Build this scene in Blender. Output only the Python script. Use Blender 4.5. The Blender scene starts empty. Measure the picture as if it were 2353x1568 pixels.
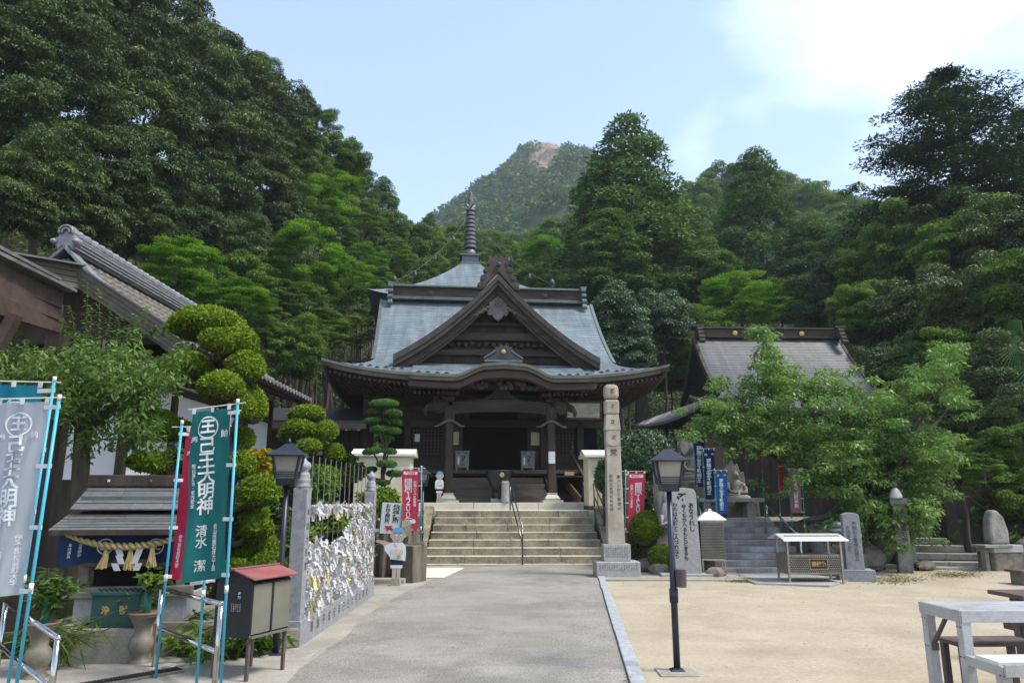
import bpy, math, random
import numpy as np
from mathutils import Vector, Matrix

# ------------------------------------------------------------------ camera
scene = bpy.context.scene
F, CX, CY, HC = 1640.0, 1176.0, 784.0, 1.6      # lens and frame in the units of a 2352 x 1568 picture
TH = math.atan(361 / F)
cam_d = bpy.data.cameras.new("camera")
cam_d.sensor_width = 36.0
cam_d.lens = 36.0 * F / 2352.0
cam_d.clip_start, cam_d.clip_end = 0.1, 3000.0
cam = bpy.data.objects.new("camera", cam_d)
scene.collection.objects.link(cam)
cam.location = (0, 0, HC)
cam.rotation_euler = (math.pi / 2 + TH, 0, 0)
scene.camera = cam

# ------------------------------------------------------------------ sky, sun, exposure
SUN_EL, SUN_AZ = math.radians(58), math.radians(108)      # azimuth from +Y towards +X
world = bpy.data.worlds.new("World")
scene.world = world
world.use_nodes = True
wn = world.node_tree
for n in list(wn.nodes):
    wn.nodes.remove(n)
def N(tree, t, **kw):
    n = tree.nodes.new(t)
    for k, v in kw.items():
        setattr(n, k, v)
    return n
w_out = N(wn, "ShaderNodeOutputWorld")
w_bg = N(wn, "ShaderNodeBackground")
w_sky = N(wn, "ShaderNodeTexSky", sky_type="NISHITA", sun_disc=False, sun_elevation=SUN_EL, sun_rotation=SUN_AZ)
w_sky.air_density, w_sky.dust_density, w_sky.ozone_density = 1.0, 0.35, 0.5
w_tc = N(wn, "ShaderNodeTexCoord")
w_sep = N(wn, "ShaderNodeSeparateXYZ")
w_add = N(wn, "ShaderNodeMath", operation="ADD"); w_add.inputs[1].default_value = 0.22
w_dx = N(wn, "ShaderNodeMath", operation="DIVIDE")
w_dy = N(wn, "ShaderNodeMath", operation="DIVIDE")
w_cmb = N(wn, "ShaderNodeCombineXYZ"); w_cmb.inputs[2].default_value = 0.35
w_no = N(wn, "ShaderNodeTexNoise"); w_no.inputs["Scale"].default_value = 0.5
w_no.inputs["Detail"].default_value = 7; w_no.inputs["Roughness"].default_value = 0.5
w_map = N(wn, "ShaderNodeMapping"); w_map.inputs["Location"].default_value = (5.2, 5.1, 0)
w_rmp = N(wn, "ShaderNodeValToRGB")
w_rmp.color_ramp.elements[0].position, w_rmp.color_ramp.elements[1].position = 0.455, 0.60
w_rmp.color_ramp.elements[0].color = (0.09, 0.09, 0.09, 1)
w_mix = N(wn, "ShaderNodeMix", data_type="RGBA")
w_mix.inputs["B"].default_value = (8.6, 9.2, 9.6, 1)
L = wn.links.new
L(w_tc.outputs["Generated"], w_sep.inputs[0])
L(w_sep.outputs[2], w_add.inputs[0])
L(w_sep.outputs[0], w_dx.inputs[0]); L(w_add.outputs[0], w_dx.inputs[1])
L(w_sep.outputs[1], w_dy.inputs[0]); L(w_add.outputs[0], w_dy.inputs[1])
L(w_dx.outputs[0], w_cmb.inputs[0]); L(w_dy.outputs[0], w_cmb.inputs[1])
L(w_cmb.outputs[0], w_map.inputs[0]); L(w_map.outputs[0], w_no.inputs["Vector"])
L(w_no.outputs["Fac"], w_rmp.inputs[0]); L(w_rmp.outputs[0], w_mix.inputs["Factor"])
L(w_sky.outputs[0], w_mix.inputs["A"]); L(w_mix.outputs["Result"], w_bg.inputs[0])
w_bg.inputs[1].default_value = 0.15
L(w_bg.outputs[0], w_out.inputs[0])

sun_d = bpy.data.lights.new("sun", "SUN")
sun_d.energy, sun_d.angle, sun_d.color = 3.0, math.radians(16), (1.0, 0.93, 0.82)
sun = bpy.data.objects.new("sun", sun_d)
scene.collection.objects.link(sun)
sdir = Vector((math.sin(SUN_AZ) * math.cos(SUN_EL), math.cos(SUN_AZ) * math.cos(SUN_EL), math.sin(SUN_EL)))
sun.rotation_euler = sdir.to_track_quat("Z", "Y").to_euler()
sun.location = (30, 20, 60)

scene.view_settings.view_transform = "Standard"
scene.view_settings.look = "None"
scene.view_settings.gamma = 1.0
scene.view_settings.exposure = 1.0
scene.view_settings.use_curve_mapping = False
scene.render.engine = "CYCLES"
cy = scene.cycles
cy.use_denoising = True
cy.max_bounces, cy.diffuse_bounces, cy.glossy_bounces, cy.transmission_bounces = 4, 2, 2, 3
cy.transparent_max_bounces, cy.volume_bounces = 8, 0
cy.caustics_reflective = cy.caustics_refractive = False

# ------------------------------------------------------------------ layout helpers
Cc, Ss = math.cos(TH), math.sin(TH)
def ray(x, y):
    a, b = (x - CX) / F, (CY - y) / F
    return a, Cc - b * Ss, Ss + b * Cc
def P(x, y, Y):                     # the point seen at (x, y) whose world depth is Y
    a, b, c = ray(x, y); t = Y / b
    return Vector((a * t, Y, HC + c * t))
def G(x, y, z=0.0):                 # the point seen at (x, y) at height z
    a, b, c = ray(x, y); t = (z - HC) / c
    return Vector((a * t, b * t, z))
def PXM(p):                         # metres per picture unit at a point
    return (p.y * Cc + (p.z - HC) * Ss) / F
V = Vector
R = math.radians
rnd = random.Random(7)

# ------------------------------------------------------------------ materials
MATS = {}
def mat(name, c1, c2=None, scale=3.0, rough=0.7, metal=0.0, bump=0.0, bscale=None, c3=None, s3=0.8, t3=(0.5, 0.7),
        spec=0.4, stretch=(1, 1, 1), detail=6.0, emit=0.0, fine=0.0, wave=None, alpha=None, transl=0.0, coat=0.0, contrast=(0.35, 0.65)):
    m = bpy.data.materials.new(name); m.use_nodes = True
    t = m.node_tree; b = t.nodes["Principled BSDF"]; ln = t.links.new
    b.inputs["Roughness"].default_value = rough
    b.inputs["Metallic"].default_value = metal
    b.inputs["Specular IOR Level"].default_value = spec
    if coat: b.inputs["Coat Weight"].default_value = coat
    c4 = lambda c: (c[0], c[1], c[2], 1)
    b.inputs["Base Color"].default_value = c4(c1)
    if c2 or bump or c3 or fine or wave:
        tc = N(t, "ShaderNodeTexCoord"); oi = N(t, "ShaderNodeObjectInfo")
        va = N(t, "ShaderNodeVectorMath", operation="MULTIPLY_ADD")
        va.inputs[1].default_value = stretch
        sc = N(t, "ShaderNodeMath", operation="MULTIPLY"); sc.inputs[1].default_value = 37.0
        ln(oi.outputs["Random"], sc.inputs[0])
        ln(tc.outputs["Object"], va.inputs[0]); ln(sc.outputs[0], va.inputs[2])
        vec = va.outputs[0]
        col = None
        if c2:
            no = N(t, "ShaderNodeTexNoise"); no.inputs["Scale"].default_value = scale
            no.inputs["Detail"].default_value = detail; no.inputs["Roughness"].default_value = 0.65
            ln(vec, no.inputs["Vector"])
            rp = N(t, "ShaderNodeValToRGB")
            rp.color_ramp.elements[0].position, rp.color_ramp.elements[1].position = contrast
            rp.color_ramp.elements[0].color, rp.color_ramp.elements[1].color = c4(c1), c4(c2)
            ln(no.outputs["Fac"], rp.inputs[0]); col = rp.outputs[0]
        if c3:
            n3 = N(t, "ShaderNodeTexNoise"); n3.inputs["Scale"].default_value = s3
            n3.inputs["Detail"].default_value = 8; n3.inputs["Roughness"].default_value = 0.7
            ln(vec, n3.inputs["Vector"])
            r3 = N(t, "ShaderNodeMapRange"); r3.inputs[1].default_value, r3.inputs[2].default_value = t3
            ln(n3.outputs["Fac"], r3.inputs[0])
            mx = N(t, "ShaderNodeMix", data_type="RGBA")
            ln(r3.outputs[0], mx.inputs["Factor"])
            if col: ln(col, mx.inputs["A"])
            else: mx.inputs["A"].default_value = c4(c1)
            mx.inputs["B"].default_value = c4(c3); col = mx.outputs["Result"]
        if fine:
            nf = N(t, "ShaderNodeTexNoise"); nf.inputs["Scale"].default_value = (bscale or 60)
            nf.inputs["Detail"].default_value = 3
            ln(vec, nf.inputs["Vector"])
            mr = N(t, "ShaderNodeMapRange"); mr.inputs[1].default_value, mr.inputs[2].default_value = 0.3, 0.7
            mr.inputs[3].default_value, mr.inputs[4].default_value = 1 - fine, 1 + fine
            ln(nf.outputs["Fac"], mr.inputs[0])
            mv = N(t, "ShaderNodeVectorMath", operation="SCALE")
            if col: ln(col, mv.inputs[0])
            else: mv.inputs[0].default_value = c1
            ln(mr.outputs[0], mv.inputs["Scale"]); col = mv.outputs[0]
        if col: ln(col, b.inputs["Base Color"])
        if bump:
            nb = N(t, "ShaderNodeTexNoise"); nb.inputs["Scale"].default_value = bscale or scale * 6
            nb.inputs["Detail"].default_value = 4
            ln(vec, nb.inputs["Vector"])
            bp = N(t, "ShaderNodeBump"); bp.inputs["Strength"].default_value = bump
            bp.inputs["Distance"].default_value = 0.02
            ln(nb.outputs["Fac"], bp.inputs["Height"]); ln(bp.outputs[0], b.inputs["Normal"])
    if emit:
        b.inputs["Emission Color"].default_value = c4(c1); b.inputs["Emission Strength"].default_value = emit
    out = t.nodes["Material Output"]
    if transl:
        tr = N(t, "ShaderNodeBsdfTranslucent"); ms = N(t, "ShaderNodeMixShader")
        src = b.inputs["Base Color"]
        if src.is_linked: ln(src.links[0].from_socket, tr.inputs[0])
        else: tr.inputs[0].default_value = c4(c1)
        ms.inputs[0].default_value = transl
        ln(b.outputs[0], ms.inputs[1]); ln(tr.outputs[0], ms.inputs[2]); ln(ms.outputs[0], out.inputs[0])
    if alpha is not None:
        b.inputs["Alpha"].default_value = alpha
    MATS[name] = m
    return m

def leafmat(name, dark, light, transl=0.25, rough=0.5, spec=0.35, obvar=0.25):
    m = bpy.data.materials.new(name); m.use_nodes = True
    t = m.node_tree; b = t.nodes["Principled BSDF"]; ln = t.links.new
    at = N(t, "ShaderNodeAttribute", attribute_name="tone")
    oi = N(t, "ShaderNodeObjectInfo")
    a1 = N(t, "ShaderNodeMath", operation="MULTIPLY_ADD"); a1.inputs[1].default_value = obvar; a1.inputs[2].default_value = -obvar / 2
    a2 = N(t, "ShaderNodeMath", operation="ADD")
    ln(oi.outputs["Random"], a1.inputs[0]); ln(a1.outputs[0], a2.inputs[0]); ln(at.outputs["Fac"], a2.inputs[1])
    rp = N(t, "ShaderNodeValToRGB")
    rp.color_ramp.elements[0].color = (*dark, 1); rp.color_ramp.elements[1].color = (*light, 1)
    ln(a2.outputs[0], rp.inputs[0]); ln(rp.outputs[0], b.inputs["Base Color"])
    b.inputs["Roughness"].default_value = rough; b.inputs["Specular IOR Level"].default_value = spec
    tr = N(t, "ShaderNodeBsdfTranslucent"); ms = N(t, "ShaderNodeMixShader"); ms.inputs[0].default_value = transl
    hs = N(t, "ShaderNodeMix", data_type="RGBA", blend_type="MULTIPLY"); hs.inputs["Factor"].default_value = 1
    hs.inputs["B"].default_value = (1.3, 1.45, 0.6, 1)
    ln(rp.outputs[0], hs.inputs["A"]); ln(hs.outputs["Result"], tr.inputs[0])
    ln(b.outputs[0], ms.inputs[1]); ln(tr.outputs[0], ms.inputs[2])
    ln(ms.outputs[0], t.nodes["Material Output"].inputs[0])
    MATS[name] = m
    return m

# ------------------------------------------------------------------ object helpers
COL = scene.collection
def tag(o, label=None, cat=None, group=None, kind=None):
    if label: o["label"] = label
    if cat: o["category"] = cat
    if group: o["group"] = group
    if kind: o["kind"] = kind
    return o
def empty(name, loc=(0, 0, 0), rz=0.0, label=None, cat=None, group=None, kind=None):
    o = bpy.data.objects.new(name, None); COL.objects.link(o)
    o.empty_display_size = 0.2
    o.location = loc; o.rotation_euler = (0, 0, rz)
    return tag(o, label, cat, group, kind)
def link(name, me, parent=None, loc=None, rz=0.0, scale=None):
    o = bpy.data.objects.new(name, me); COL.objects.link(o)
    if parent: o.parent = parent
    if loc is not None: o.location = loc
    if rz: o.rotation_euler = (0, 0, rz)
    if scale is not None: o.scale = scale
    return o
def copy_tree(o, parent=None):
    c = o.copy(); COL.objects.link(c); c.parent = parent
    for ch in o.children:
        copy_tree(ch, c)
    return c

class MB:
    """collects simple solids and links them as one mesh object"""
    def __init__(s): s.v, s.f, s.mi = [], [], []
    def add(s, vs, fs, mi=0):
        n = len(s.v); s.v += [tuple(p) for p in vs]; s.f += [tuple(i + n for i in f) for f in fs]; s.mi += [mi] * len(fs)
        return s
    def box(s, c, d, rz=0.0, rx=0.0, taper=(1, 1), mi=0):
        x, y, z = d[0] / 2, d[1] / 2, d[2] / 2; tx, ty = taper
        vs = [(-x, -y, -z), (x, -y, -z), (x, y, -z), (-x, y, -z), (-x * tx, -y * ty, z), (x * tx, -y * ty, z), (x * tx, y * ty, z), (-x * tx, y * ty, z)]
        m = Matrix.Translation(c) @ Matrix.Rotation(rz, 4, "Z") @ Matrix.Rotation(rx, 4, "X")
        return s.add([m @ V(p) for p in vs], [(3, 2, 1, 0), (4, 5, 6, 7), (0, 1, 5, 4), (1, 2, 6, 5), (2, 3, 7, 6), (3, 0, 4, 7)], mi)
    def beam(s, a, b, w, h, up=(0, 0, 1), w2=None, h2=None, mi=0):
        a, b = V(a), V(b); d = (b - a).normalized(); u = V(up)
        if abs(d.dot(u)) > 0.98: u = V((0, 1, 0))
        x = d.cross(u).normalized(); z = x.cross(d).normalized()
        w2, h2 = w2 or w, h2 or h
        vs = [a - x * w / 2 - z * h / 2, a + x * w / 2 - z * h / 2, a + x * w / 2 + z * h / 2, a - x * w / 2 + z * h / 2,
              b - x * w2 / 2 - z * h2 / 2, b + x * w2 / 2 - z * h2 / 2, b + x * w2 / 2 + z * h2 / 2, b - x * w2 / 2 + z * h2 / 2]
        return s.add(vs, [(0, 1, 2, 3), (7, 6, 5, 4), (0, 4, 5, 1), (1, 5, 6, 2), (2, 6, 7, 3), (3, 7, 4, 0)], mi)
    def tube(s, pts, r, n=8, cap=True, mi=0):
        pts = [V(p) for p in pts]; k = len(pts)
        rs = r if isinstance(r, (list, tuple)) else [r] * k
        vs, fs = [], []; px = None
        for i, p in enumerate(pts):
            d = (pts[min(i + 1, k - 1)] - pts[max(i - 1, 0)]).normalized()
            u = px if px is not None else (V((0, 0, 1)) if abs(d.z) < 0.9 else V((1, 0, 0)))
            x = (u - d * u.dot(d)).normalized(); y = d.cross(x); px = x
            for j in range(n):
                a = 2 * math.pi * j / n
                vs.append(p + (x * math.cos(a) + y * math.sin(a)) * rs[i])
        for i in range(k - 1):
            for j in range(n):
                fs.append((i * n + j, i * n + (j + 1) % n, (i + 1) * n + (j + 1) % n, (i + 1) * n + j))
        if cap:
            fs.append(tuple(range(n))[::-1]); fs.append(tuple((k - 1) * n + j for j in range(n)))
        return s.add(vs, fs, mi)
    def lathe(s, prof, n=16, c=(0, 0, 0), mi=0, sx=1, sy=1):
        vs, fs = [], []; k = len(prof)
        for r, z in prof:
            for j in range(n):
                a = 2 * math.pi * (j + 0.5) / n
                vs.append((c[0] + r * sx * math.cos(a), c[1] + r * sy * math.sin(a), c[2] + z))
        for i in range(k - 1):
            for j in range(n):
                fs.append((i * n + j, i * n + (j + 1) % n, (i + 1) * n + (j + 1) % n, (i + 1) * n + j))
        fs.append(tuple(range(n))[::-1]); fs.append(tuple((k - 1) * n + j for j in range(n)))
        return s.add(vs, fs, mi)
    def prism(s, poly, y0, y1, fn=None, mi=0):
        """polygon in (x, z) extruded from y0 to y1"""
        n = len(poly)
        vs = [(p[0], y0, p[1]) for p in poly] + [(p[0], y1, p[1]) for p in poly]
        if fn: vs = [fn(p) for p in vs]
        fs = [tuple(range(n)), tuple(range(2 * n - 1, n - 1, -1))]
        fs += [(i, i + n, (i + 1) % n + n, (i + 1) % n) for i in range(n)]
        return s.add(vs, fs, mi)
    def grid(s, rows, mi=0, close=False):
        k, n = len(rows), len(rows[0])
        vs = [p for r in rows for p in r]
        fs = [(i * n + j, i * n + j + 1, (i + 1) * n + j + 1, (i + 1) * n + j) for i in range(k - 1) for j in range(n - 1)]
        return s.add(vs, fs, mi)
    def mesh(s, name, mats, smooth=False):
        me = bpy.data.meshes.new(name); me.from_pydata(s.v, [], s.f)
        for m in (mats if isinstance(mats, (list, tuple)) else [mats]): me.materials.append(m)
        if any(s.mi): me.polygons.foreach_set("material_index", s.mi)
        if smooth: me.polygons.foreach_set("use_smooth", [True] * len(s.f))
        me.validate(); me.update()
        return me
    def build(s, name, mats, parent=None, loc=None, rz=0.0, smooth=False, bevel=0.0, solid=0.0, label=None, cat=None, group=None, kind=None, sub=0, autos=False):
        o = link(name, s.mesh(name, mats, smooth or autos), parent, loc, rz)
        if sub: md = o.modifiers.new("subsurf", "SUBSURF"); md.levels = md.render_levels = sub
        if solid: md = o.modifiers.new("solid", "SOLIDIFY"); md.thickness = solid; md.offset = 0
        if bevel: md = o.modifiers.new("bevel", "BEVEL"); md.width = bevel; md.segments = 2; md.limit_method = "ANGLE"; md.angle_limit = R(40)
        return tag(o, label, cat, group, kind)

# ------------------------------------------------------------------ lettering
_tsc = bpy.data.scenes.new("lettering_scratch")
_tcache = {}
def text_verts(body, size=1.0, bold=0.0, spacing=1.0, depth=0.0):
    key = (body, size, bold, spacing, depth)
    if key in _tcache: return _tcache[key]
    c = bpy.data.curves.new("lettering", "FONT"); c.body = body; c.size = size; c.offset = bold
    c.align_x, c.align_y = "CENTER", "CENTER"; c.space_line = spacing; c.resolution_u = 2; c.fill_mode = "FRONT" if not depth else "BOTH"
    c.extrude = depth
    o = bpy.data.objects.new("lettering", c); _tsc.collection.objects.link(o)
    vl = _tsc.view_layers[0]; vl.update()
    dg = vl.depsgraph
    me = bpy.data.meshes.new_from_object(o.evaluated_get(dg))
    r = ([v.co.copy() for v in me.vertices], [tuple(p.vertices) for p in me.polygons])
    bpy.data.objects.remove(o); bpy.data.curves.remove(c); bpy.data.meshes.remove(me)
    _tcache[key] = r
    return r
def vert(s): return "\n".join(s)
def lettering(body, size, m, parent, fn, bold=0.0, spacing=1.0, sx=1.0, name="lettering"):
    """fn maps the flat lettering (x to the right, y up) into the parent's space"""
    vs, fs = text_verts(body, size, bold, spacing)
    if not vs: return None
    mb = MB(); mb.add([fn(p.x * sx, p.y) for p in vs], fs)
    return mb.build(name, m, parent)

# ------------------------------------------------------------------ leaves
def leaf_mesh(name, pos, axis, nrm, Ln, Wd, tone, m, fold=0.0):
    n = len(pos)
    axis = axis / np.linalg.norm(axis, axis=1, keepdims=True)
    side = np.cross(axis, nrm); side /= np.linalg.norm(side, axis=1, keepdims=True) + 1e-9
    Ln = np.broadcast_to(Ln, (n,))[:, None]; Wd = np.broadcast_to(Wd, (n,))[:, None]
    up = np.cross(side, axis)
    v = np.empty((n, 4, 3), np.float32)
    v[:, 0] = pos; v[:, 1] = pos + axis * Ln * 0.45 - side * Wd * 0.5
    v[:, 2] = pos + axis * Ln; v[:, 3] = pos + axis * Ln * 0.45 + side * Wd * 0.5
    me = bpy.data.meshes.new(name)
    me.vertices.add(4 * n); me.vertices.foreach_set("co", v.ravel())
    me.loops.add(4 * n); me.loops.foreach_set("vertex_index", np.arange(4 * n, dtype=np.int32))
    me.polygons.add(n); me.polygons.foreach_set("loop_start", np.arange(0, 4 * n, 4, dtype=np.int32))
    me.polygons.foreach_set("loop_total", np.full(n, 4, np.int32))
    at = me.attributes.new("tone", "FLOAT", "FACE"); at.data.foreach_set("value", np.clip(tone, 0, 1).astype(np.float32))
    me.materials.append(m); me.update(calc_edges=True)
    return me
def unit(rg, n):
    d = rg.normal(size=(n, 3)); return d / np.linalg.norm(d, axis=1, keepdims=True)
def clumps(rg, cen, rad, per, L0, W0, droop=0.35, upb=0.4, zmin=-0.5, shell=0.6, tvar=0.22, jit=0.45, flat=0.0):
    """leaves on ellipsoidal clumps: returns the arrays leaf_mesh needs"""
    cen = np.asarray(cen, float); rad = np.asarray(rad, float)
    if rad.ndim == 1: rad = np.repeat(rad[:, None], 3, 1)
    K = len(cen)
    w = (rad.prod(1)) ** (2 / 3); cnt = np.maximum(8, (per * K * w / w.sum())).astype(int)
    idx = np.repeat(np.arange(K), cnt); n = len(idx)
    d = unit(rg, n); d[:, 2] = np.where(d[:, 2] < zmin, -d[:, 2], d[:, 2])
    r = shell + (1 - shell) * rg.random(n) ** 0.5
    pos = cen[idx] + d * rad[idx] * r[:, None]
    nr = d * (0.7 - flat) + np.array([0, 0, upb + flat]) + rg.normal(size=(n, 3)) * jit
    nr /= np.linalg.norm(nr, axis=1, keepdims=True)
    ax = d * np.array([0.8, 0.8, 0.2]) + rg.normal(size=(n, 3)) * 0.6; ax[:, 2] -= droop
    ax -= nr * (ax * nr).sum(1, keepdims=True)
    ax /= np.linalg.norm(ax, axis=1, keepdims=True) + 1e-9
    tone = 0.5 + (rg.random(K)[idx] - 0.5) * tvar * 2 + (rg.random(n) - 0.5) * tvar * 1.5
    s = 0.7 + 0.6 * rg.random(n)
    return pos, ax, nr, L0 * s, W0 * s, tone
def cat_(*parts):
    return [np.concatenate([np.broadcast_to(p[i], (len(p[0]),) + np.shape(p[i])[1:]) if np.ndim(p[i]) == 0 else p[i] for p in parts]) for i in range(6)]
# ------------------------------------------------------------------ palette
m_sand = mat("sand", (0.315, 0.27, 0.198), (0.38, 0.332, 0.25), scale=0.9, rough=0.95, c3=(0.26, 0.222, 0.16), s3=0.7, t3=(0.5, 0.72), bump=0.3, bscale=22, fine=0.10, spec=0.1)
m_path = mat("pebble_paving", (0.205, 0.192, 0.166), (0.28, 0.263, 0.232), scale=1.1, rough=0.9, c3=(0.165, 0.152, 0.13), s3=0.6, t3=(0.5, 0.66), bump=0.6, bscale=50, fine=0.30, spec=0.15)
m_conc = mat("weathered_concrete", (0.25, 0.232, 0.196), (0.34, 0.318, 0.272), scale=1.6, rough=0.9, c3=(0.20, 0.185, 0.155), s3=0.9, t3=(0.52, 0.75), bump=0.25, bscale=40, fine=0.12, spec=0.15)
m_concpale = mat("pale_concrete", (0.50, 0.48, 0.41), (0.60, 0.58, 0.50), scale=2, rough=0.9, fine=0.08, bump=0.1, spec=0.15)
m_kerb = mat("kerb_granite", (0.26, 0.275, 0.29), (0.36, 0.375, 0.39), scale=6, rough=0.85, bump=0.25, bscale=50, fine=0.15, spec=0.2)
m_granite = mat("grey_granite", (0.20, 0.205, 0.22), (0.30, 0.305, 0.32), scale=14, rough=0.6, bump=0.08, bscale=120, fine=0.22, spec=0.4)
m_granite_l = mat("light_granite", (0.27, 0.268, 0.262), (0.36, 0.358, 0.35), scale=12, rough=0.75, bump=0.1, bscale=110, fine=0.18, c3=(0.26, 0.25, 0.23), s3=1.2, t3=(0.55, 0.8), spec=0.3)
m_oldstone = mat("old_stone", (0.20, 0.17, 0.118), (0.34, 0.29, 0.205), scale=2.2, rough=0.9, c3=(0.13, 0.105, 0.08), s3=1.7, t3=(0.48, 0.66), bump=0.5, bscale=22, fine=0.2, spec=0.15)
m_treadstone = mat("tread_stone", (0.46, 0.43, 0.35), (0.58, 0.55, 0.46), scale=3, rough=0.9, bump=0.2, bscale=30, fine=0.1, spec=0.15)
m_pillarstone = mat("pillar_stone", (0.33, 0.285, 0.225), (0.44, 0.39, 0.32), scale=3, rough=0.85, c3=(0.22, 0.18, 0.14), s3=1.1, t3=(0.5, 0.75), bump=0.25, bscale=60, fine=0.12, spec=0.2)
m_statue = mat("statue_stone", (0.16, 0.155, 0.145), (0.28, 0.27, 0.25), scale=3, rough=0.9, c3=(0.09, 0.085, 0.07), s3=1.6, bump=0.4, bscale=30, fine=0.15, spec=0.15)
m_rock = mat("mossy_rock", (0.13, 0.115, 0.095), (0.24, 0.215, 0.185), scale=2.5, rough=0.95, c3=(0.06, 0.075, 0.03), s3=1.4, t3=(0.5, 0.7), bump=0.8, bscale=9, fine=0.2, spec=0.1)
m_purplestep = mat("stair_granite_riser", (0.20, 0.175, 0.175), (0.31, 0.285, 0.285), scale=3, stretch=(1, 1, 0.25), rough=0.85, c3=(0.38, 0.38, 0.38), s3=1.3, t3=(0.52, 0.62), fine=0.15, spec=0.2)
m_wood = mat("aged_wood", (0.030, 0.021, 0.016), (0.066, 0.047, 0.036), scale=5, stretch=(1, 1, 0.12), rough=0.75, bump=0.3, bscale=25, fine=0.15, spec=0.25)
m_woodh = mat("aged_wood_long", (0.034, 0.024, 0.019), (0.075, 0.055, 0.042), scale=5, stretch=(0.1, 1, 1), rough=0.75, bump=0.3, bscale=25, fine=0.15, spec=0.25)
m_woodred = mat("reddish_wood", (0.052, 0.033, 0.027), (0.092, 0.062, 0.049), scale=4, stretch=(0.12, 1, 1), rough=0.7, bump=0.2, fine=0.12, spec=0.25)
m_woodgrey = mat("silver_wood", (0.145, 0.125, 0.105), (0.24, 0.21, 0.18), scale=6, stretch=(0.12, 1, 1), rough=0.85, bump=0.35, fine=0.12, spec=0.15)
m_carve = mat("grey_carved_wood", (0.085, 0.072, 0.07), (0.15, 0.13, 0.128), scale=6, rough=0.8, bump=0.5, bscale=30, fine=0.1, spec=0.2)
m_verge = mat("brown_verge", (0.052, 0.043, 0.037), (0.090, 0.075, 0.064), scale=3, rough=0.8, bump=0.25, bscale=30, fine=0.12, spec=0.2)
m_dark = mat("dark_interior", (0.012, 0.010, 0.009), rough=0.9, spec=0.1)  # near black, standing in for shade in interiors; some boards share it
m_plaster = mat("cream_plaster", (0.50, 0.45, 0.35), (0.58, 0.53, 0.42), scale=1, rough=0.9, spec=0.2)
m_whitewall = mat("white_plaster", (0.66, 0.65, 0.63), (0.74, 0.73, 0.71), scale=0.6, rough=0.9, spec=0.2)
m_cream = mat("cream_panel", (0.66, 0.60, 0.42), (0.70, 0.64, 0.46), scale=0.6, rough=0.5, c3=(0.58, 0.52, 0.36), s3=0.7, spec=0.4)
m_ivory = mat("ivory_metal", (0.64, 0.615, 0.54), rough=0.45, spec=0.4)
m_black = mat("black_paint", (0.012, 0.013, 0.016), (0.02, 0.021, 0.025), scale=3, rough=0.5, spec=0.4)
m_lampblue = mat("slate_blue_metal", (0.018, 0.021, 0.032), (0.028, 0.033, 0.050), scale=4, rough=0.38, metal=0.3, spec=0.5)
m_lampglass = mat("frosted_lamp_glass", (0.42, 0.40, 0.34), (0.50, 0.48, 0.42), scale=3, rough=0.35, spec=0.5, transl=0.35)
m_steel = mat("brushed_steel", (0.42, 0.41, 0.40), (0.52, 0.51, 0.50), scale=8, rough=0.13, metal=1.0)
m_steeldull = mat("dull_steel", (0.27, 0.245, 0.21), (0.37, 0.34, 0.30), scale=5, rough=0.42, metal=0.85, c3=(0.25, 0.19, 0.14), s3=1.4, t3=(0.55, 0.75))
m_skywhite = mat("sky_white_steel_roof", (0.80, 0.80, 0.82), rough=0.38, metal=0.55)  # white mixed into the steel stands in for the sky's reflection
m_alu = mat("painted_aluminium", (0.36, 0.37, 0.39), (0.45, 0.46, 0.48), scale=3, rough=0.45, metal=0.25, c3=(0.25, 0.24, 0.225), s3=2.2, t3=(0.5, 0.68), fine=0.08, spec=0.4)
m_brownpaint = mat("purple_brown_paint", (0.075, 0.048, 0.048), (0.12, 0.085, 0.08), scale=4, rough=0.55, spec=0.35)
m_cyan = mat("cyan_pole", (0.035, 0.30, 0.42), (0.05, 0.36, 0.50), scale=9, rough=0.4, spec=0.5)
m_greenpole = mat("green_pole", (0.03, 0.26, 0.16), rough=0.45, spec=0.5)
m_whitep = mat("white_plastic", (0.60, 0.60, 0.585), rough=0.5, spec=0.4)
m_whitecloth = mat("white_cloth", (0.70, 0.71, 0.74), (0.76, 0.77, 0.80), scale=5, rough=0.9, spec=0.15, transl=0.3)
m_sheer = mat("grey_white_banner", (0.40, 0.43, 0.47), (0.47, 0.50, 0.54), scale=2, rough=0.85, spec=0.2, transl=0.35)
m_teal = mat("teal_banner", (0.012, 0.115, 0.115), (0.017, 0.145, 0.142), scale=3, rough=0.85, spec=0.2, transl=0.2)
m_bluegreen = mat("blue_teal_banner", (0.012, 0.17, 0.24), (0.016, 0.20, 0.28), scale=3, rough=0.85, spec=0.2, transl=0.25)
m_crimson = mat("crimson_banner", (0.36, 0.018, 0.055), (0.43, 0.025, 0.07), scale=3, rough=0.85, spec=0.2, transl=0.25)
m_pink = mat("rose_red_banner", (0.56, 0.045, 0.085), (0.62, 0.055, 0.10), scale=3, rough=0.85, spec=0.2, transl=0.25)
m_faded = mat("faded_red_banner", (0.26, 0.095, 0.12), (0.33, 0.15, 0.17), scale=3, rough=0.9, spec=0.15, transl=0.25)
m_navy = mat("navy_banner", (0.008, 0.022, 0.085), (0.011, 0.028, 0.105), scale=3, rough=0.85, spec=0.2, transl=0.15)
m_blue = mat("blue_banner", (0.02, 0.085, 0.27), (0.026, 0.105, 0.32), scale=3, rough=0.85, spec=0.2, transl=0.2)
m_noren = mat("indigo_curtain", (0.012, 0.026, 0.065), (0.02, 0.045, 0.10), scale=3, rough=0.9, spec=0.15, transl=0.1)
m_white = mat("white_lettering", (0.66, 0.66, 0.66), rough=0.7, spec=0.2)
m_greyink = mat("pale_lettering", (0.62, 0.64, 0.67), rough=0.8, spec=0.2)
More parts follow.
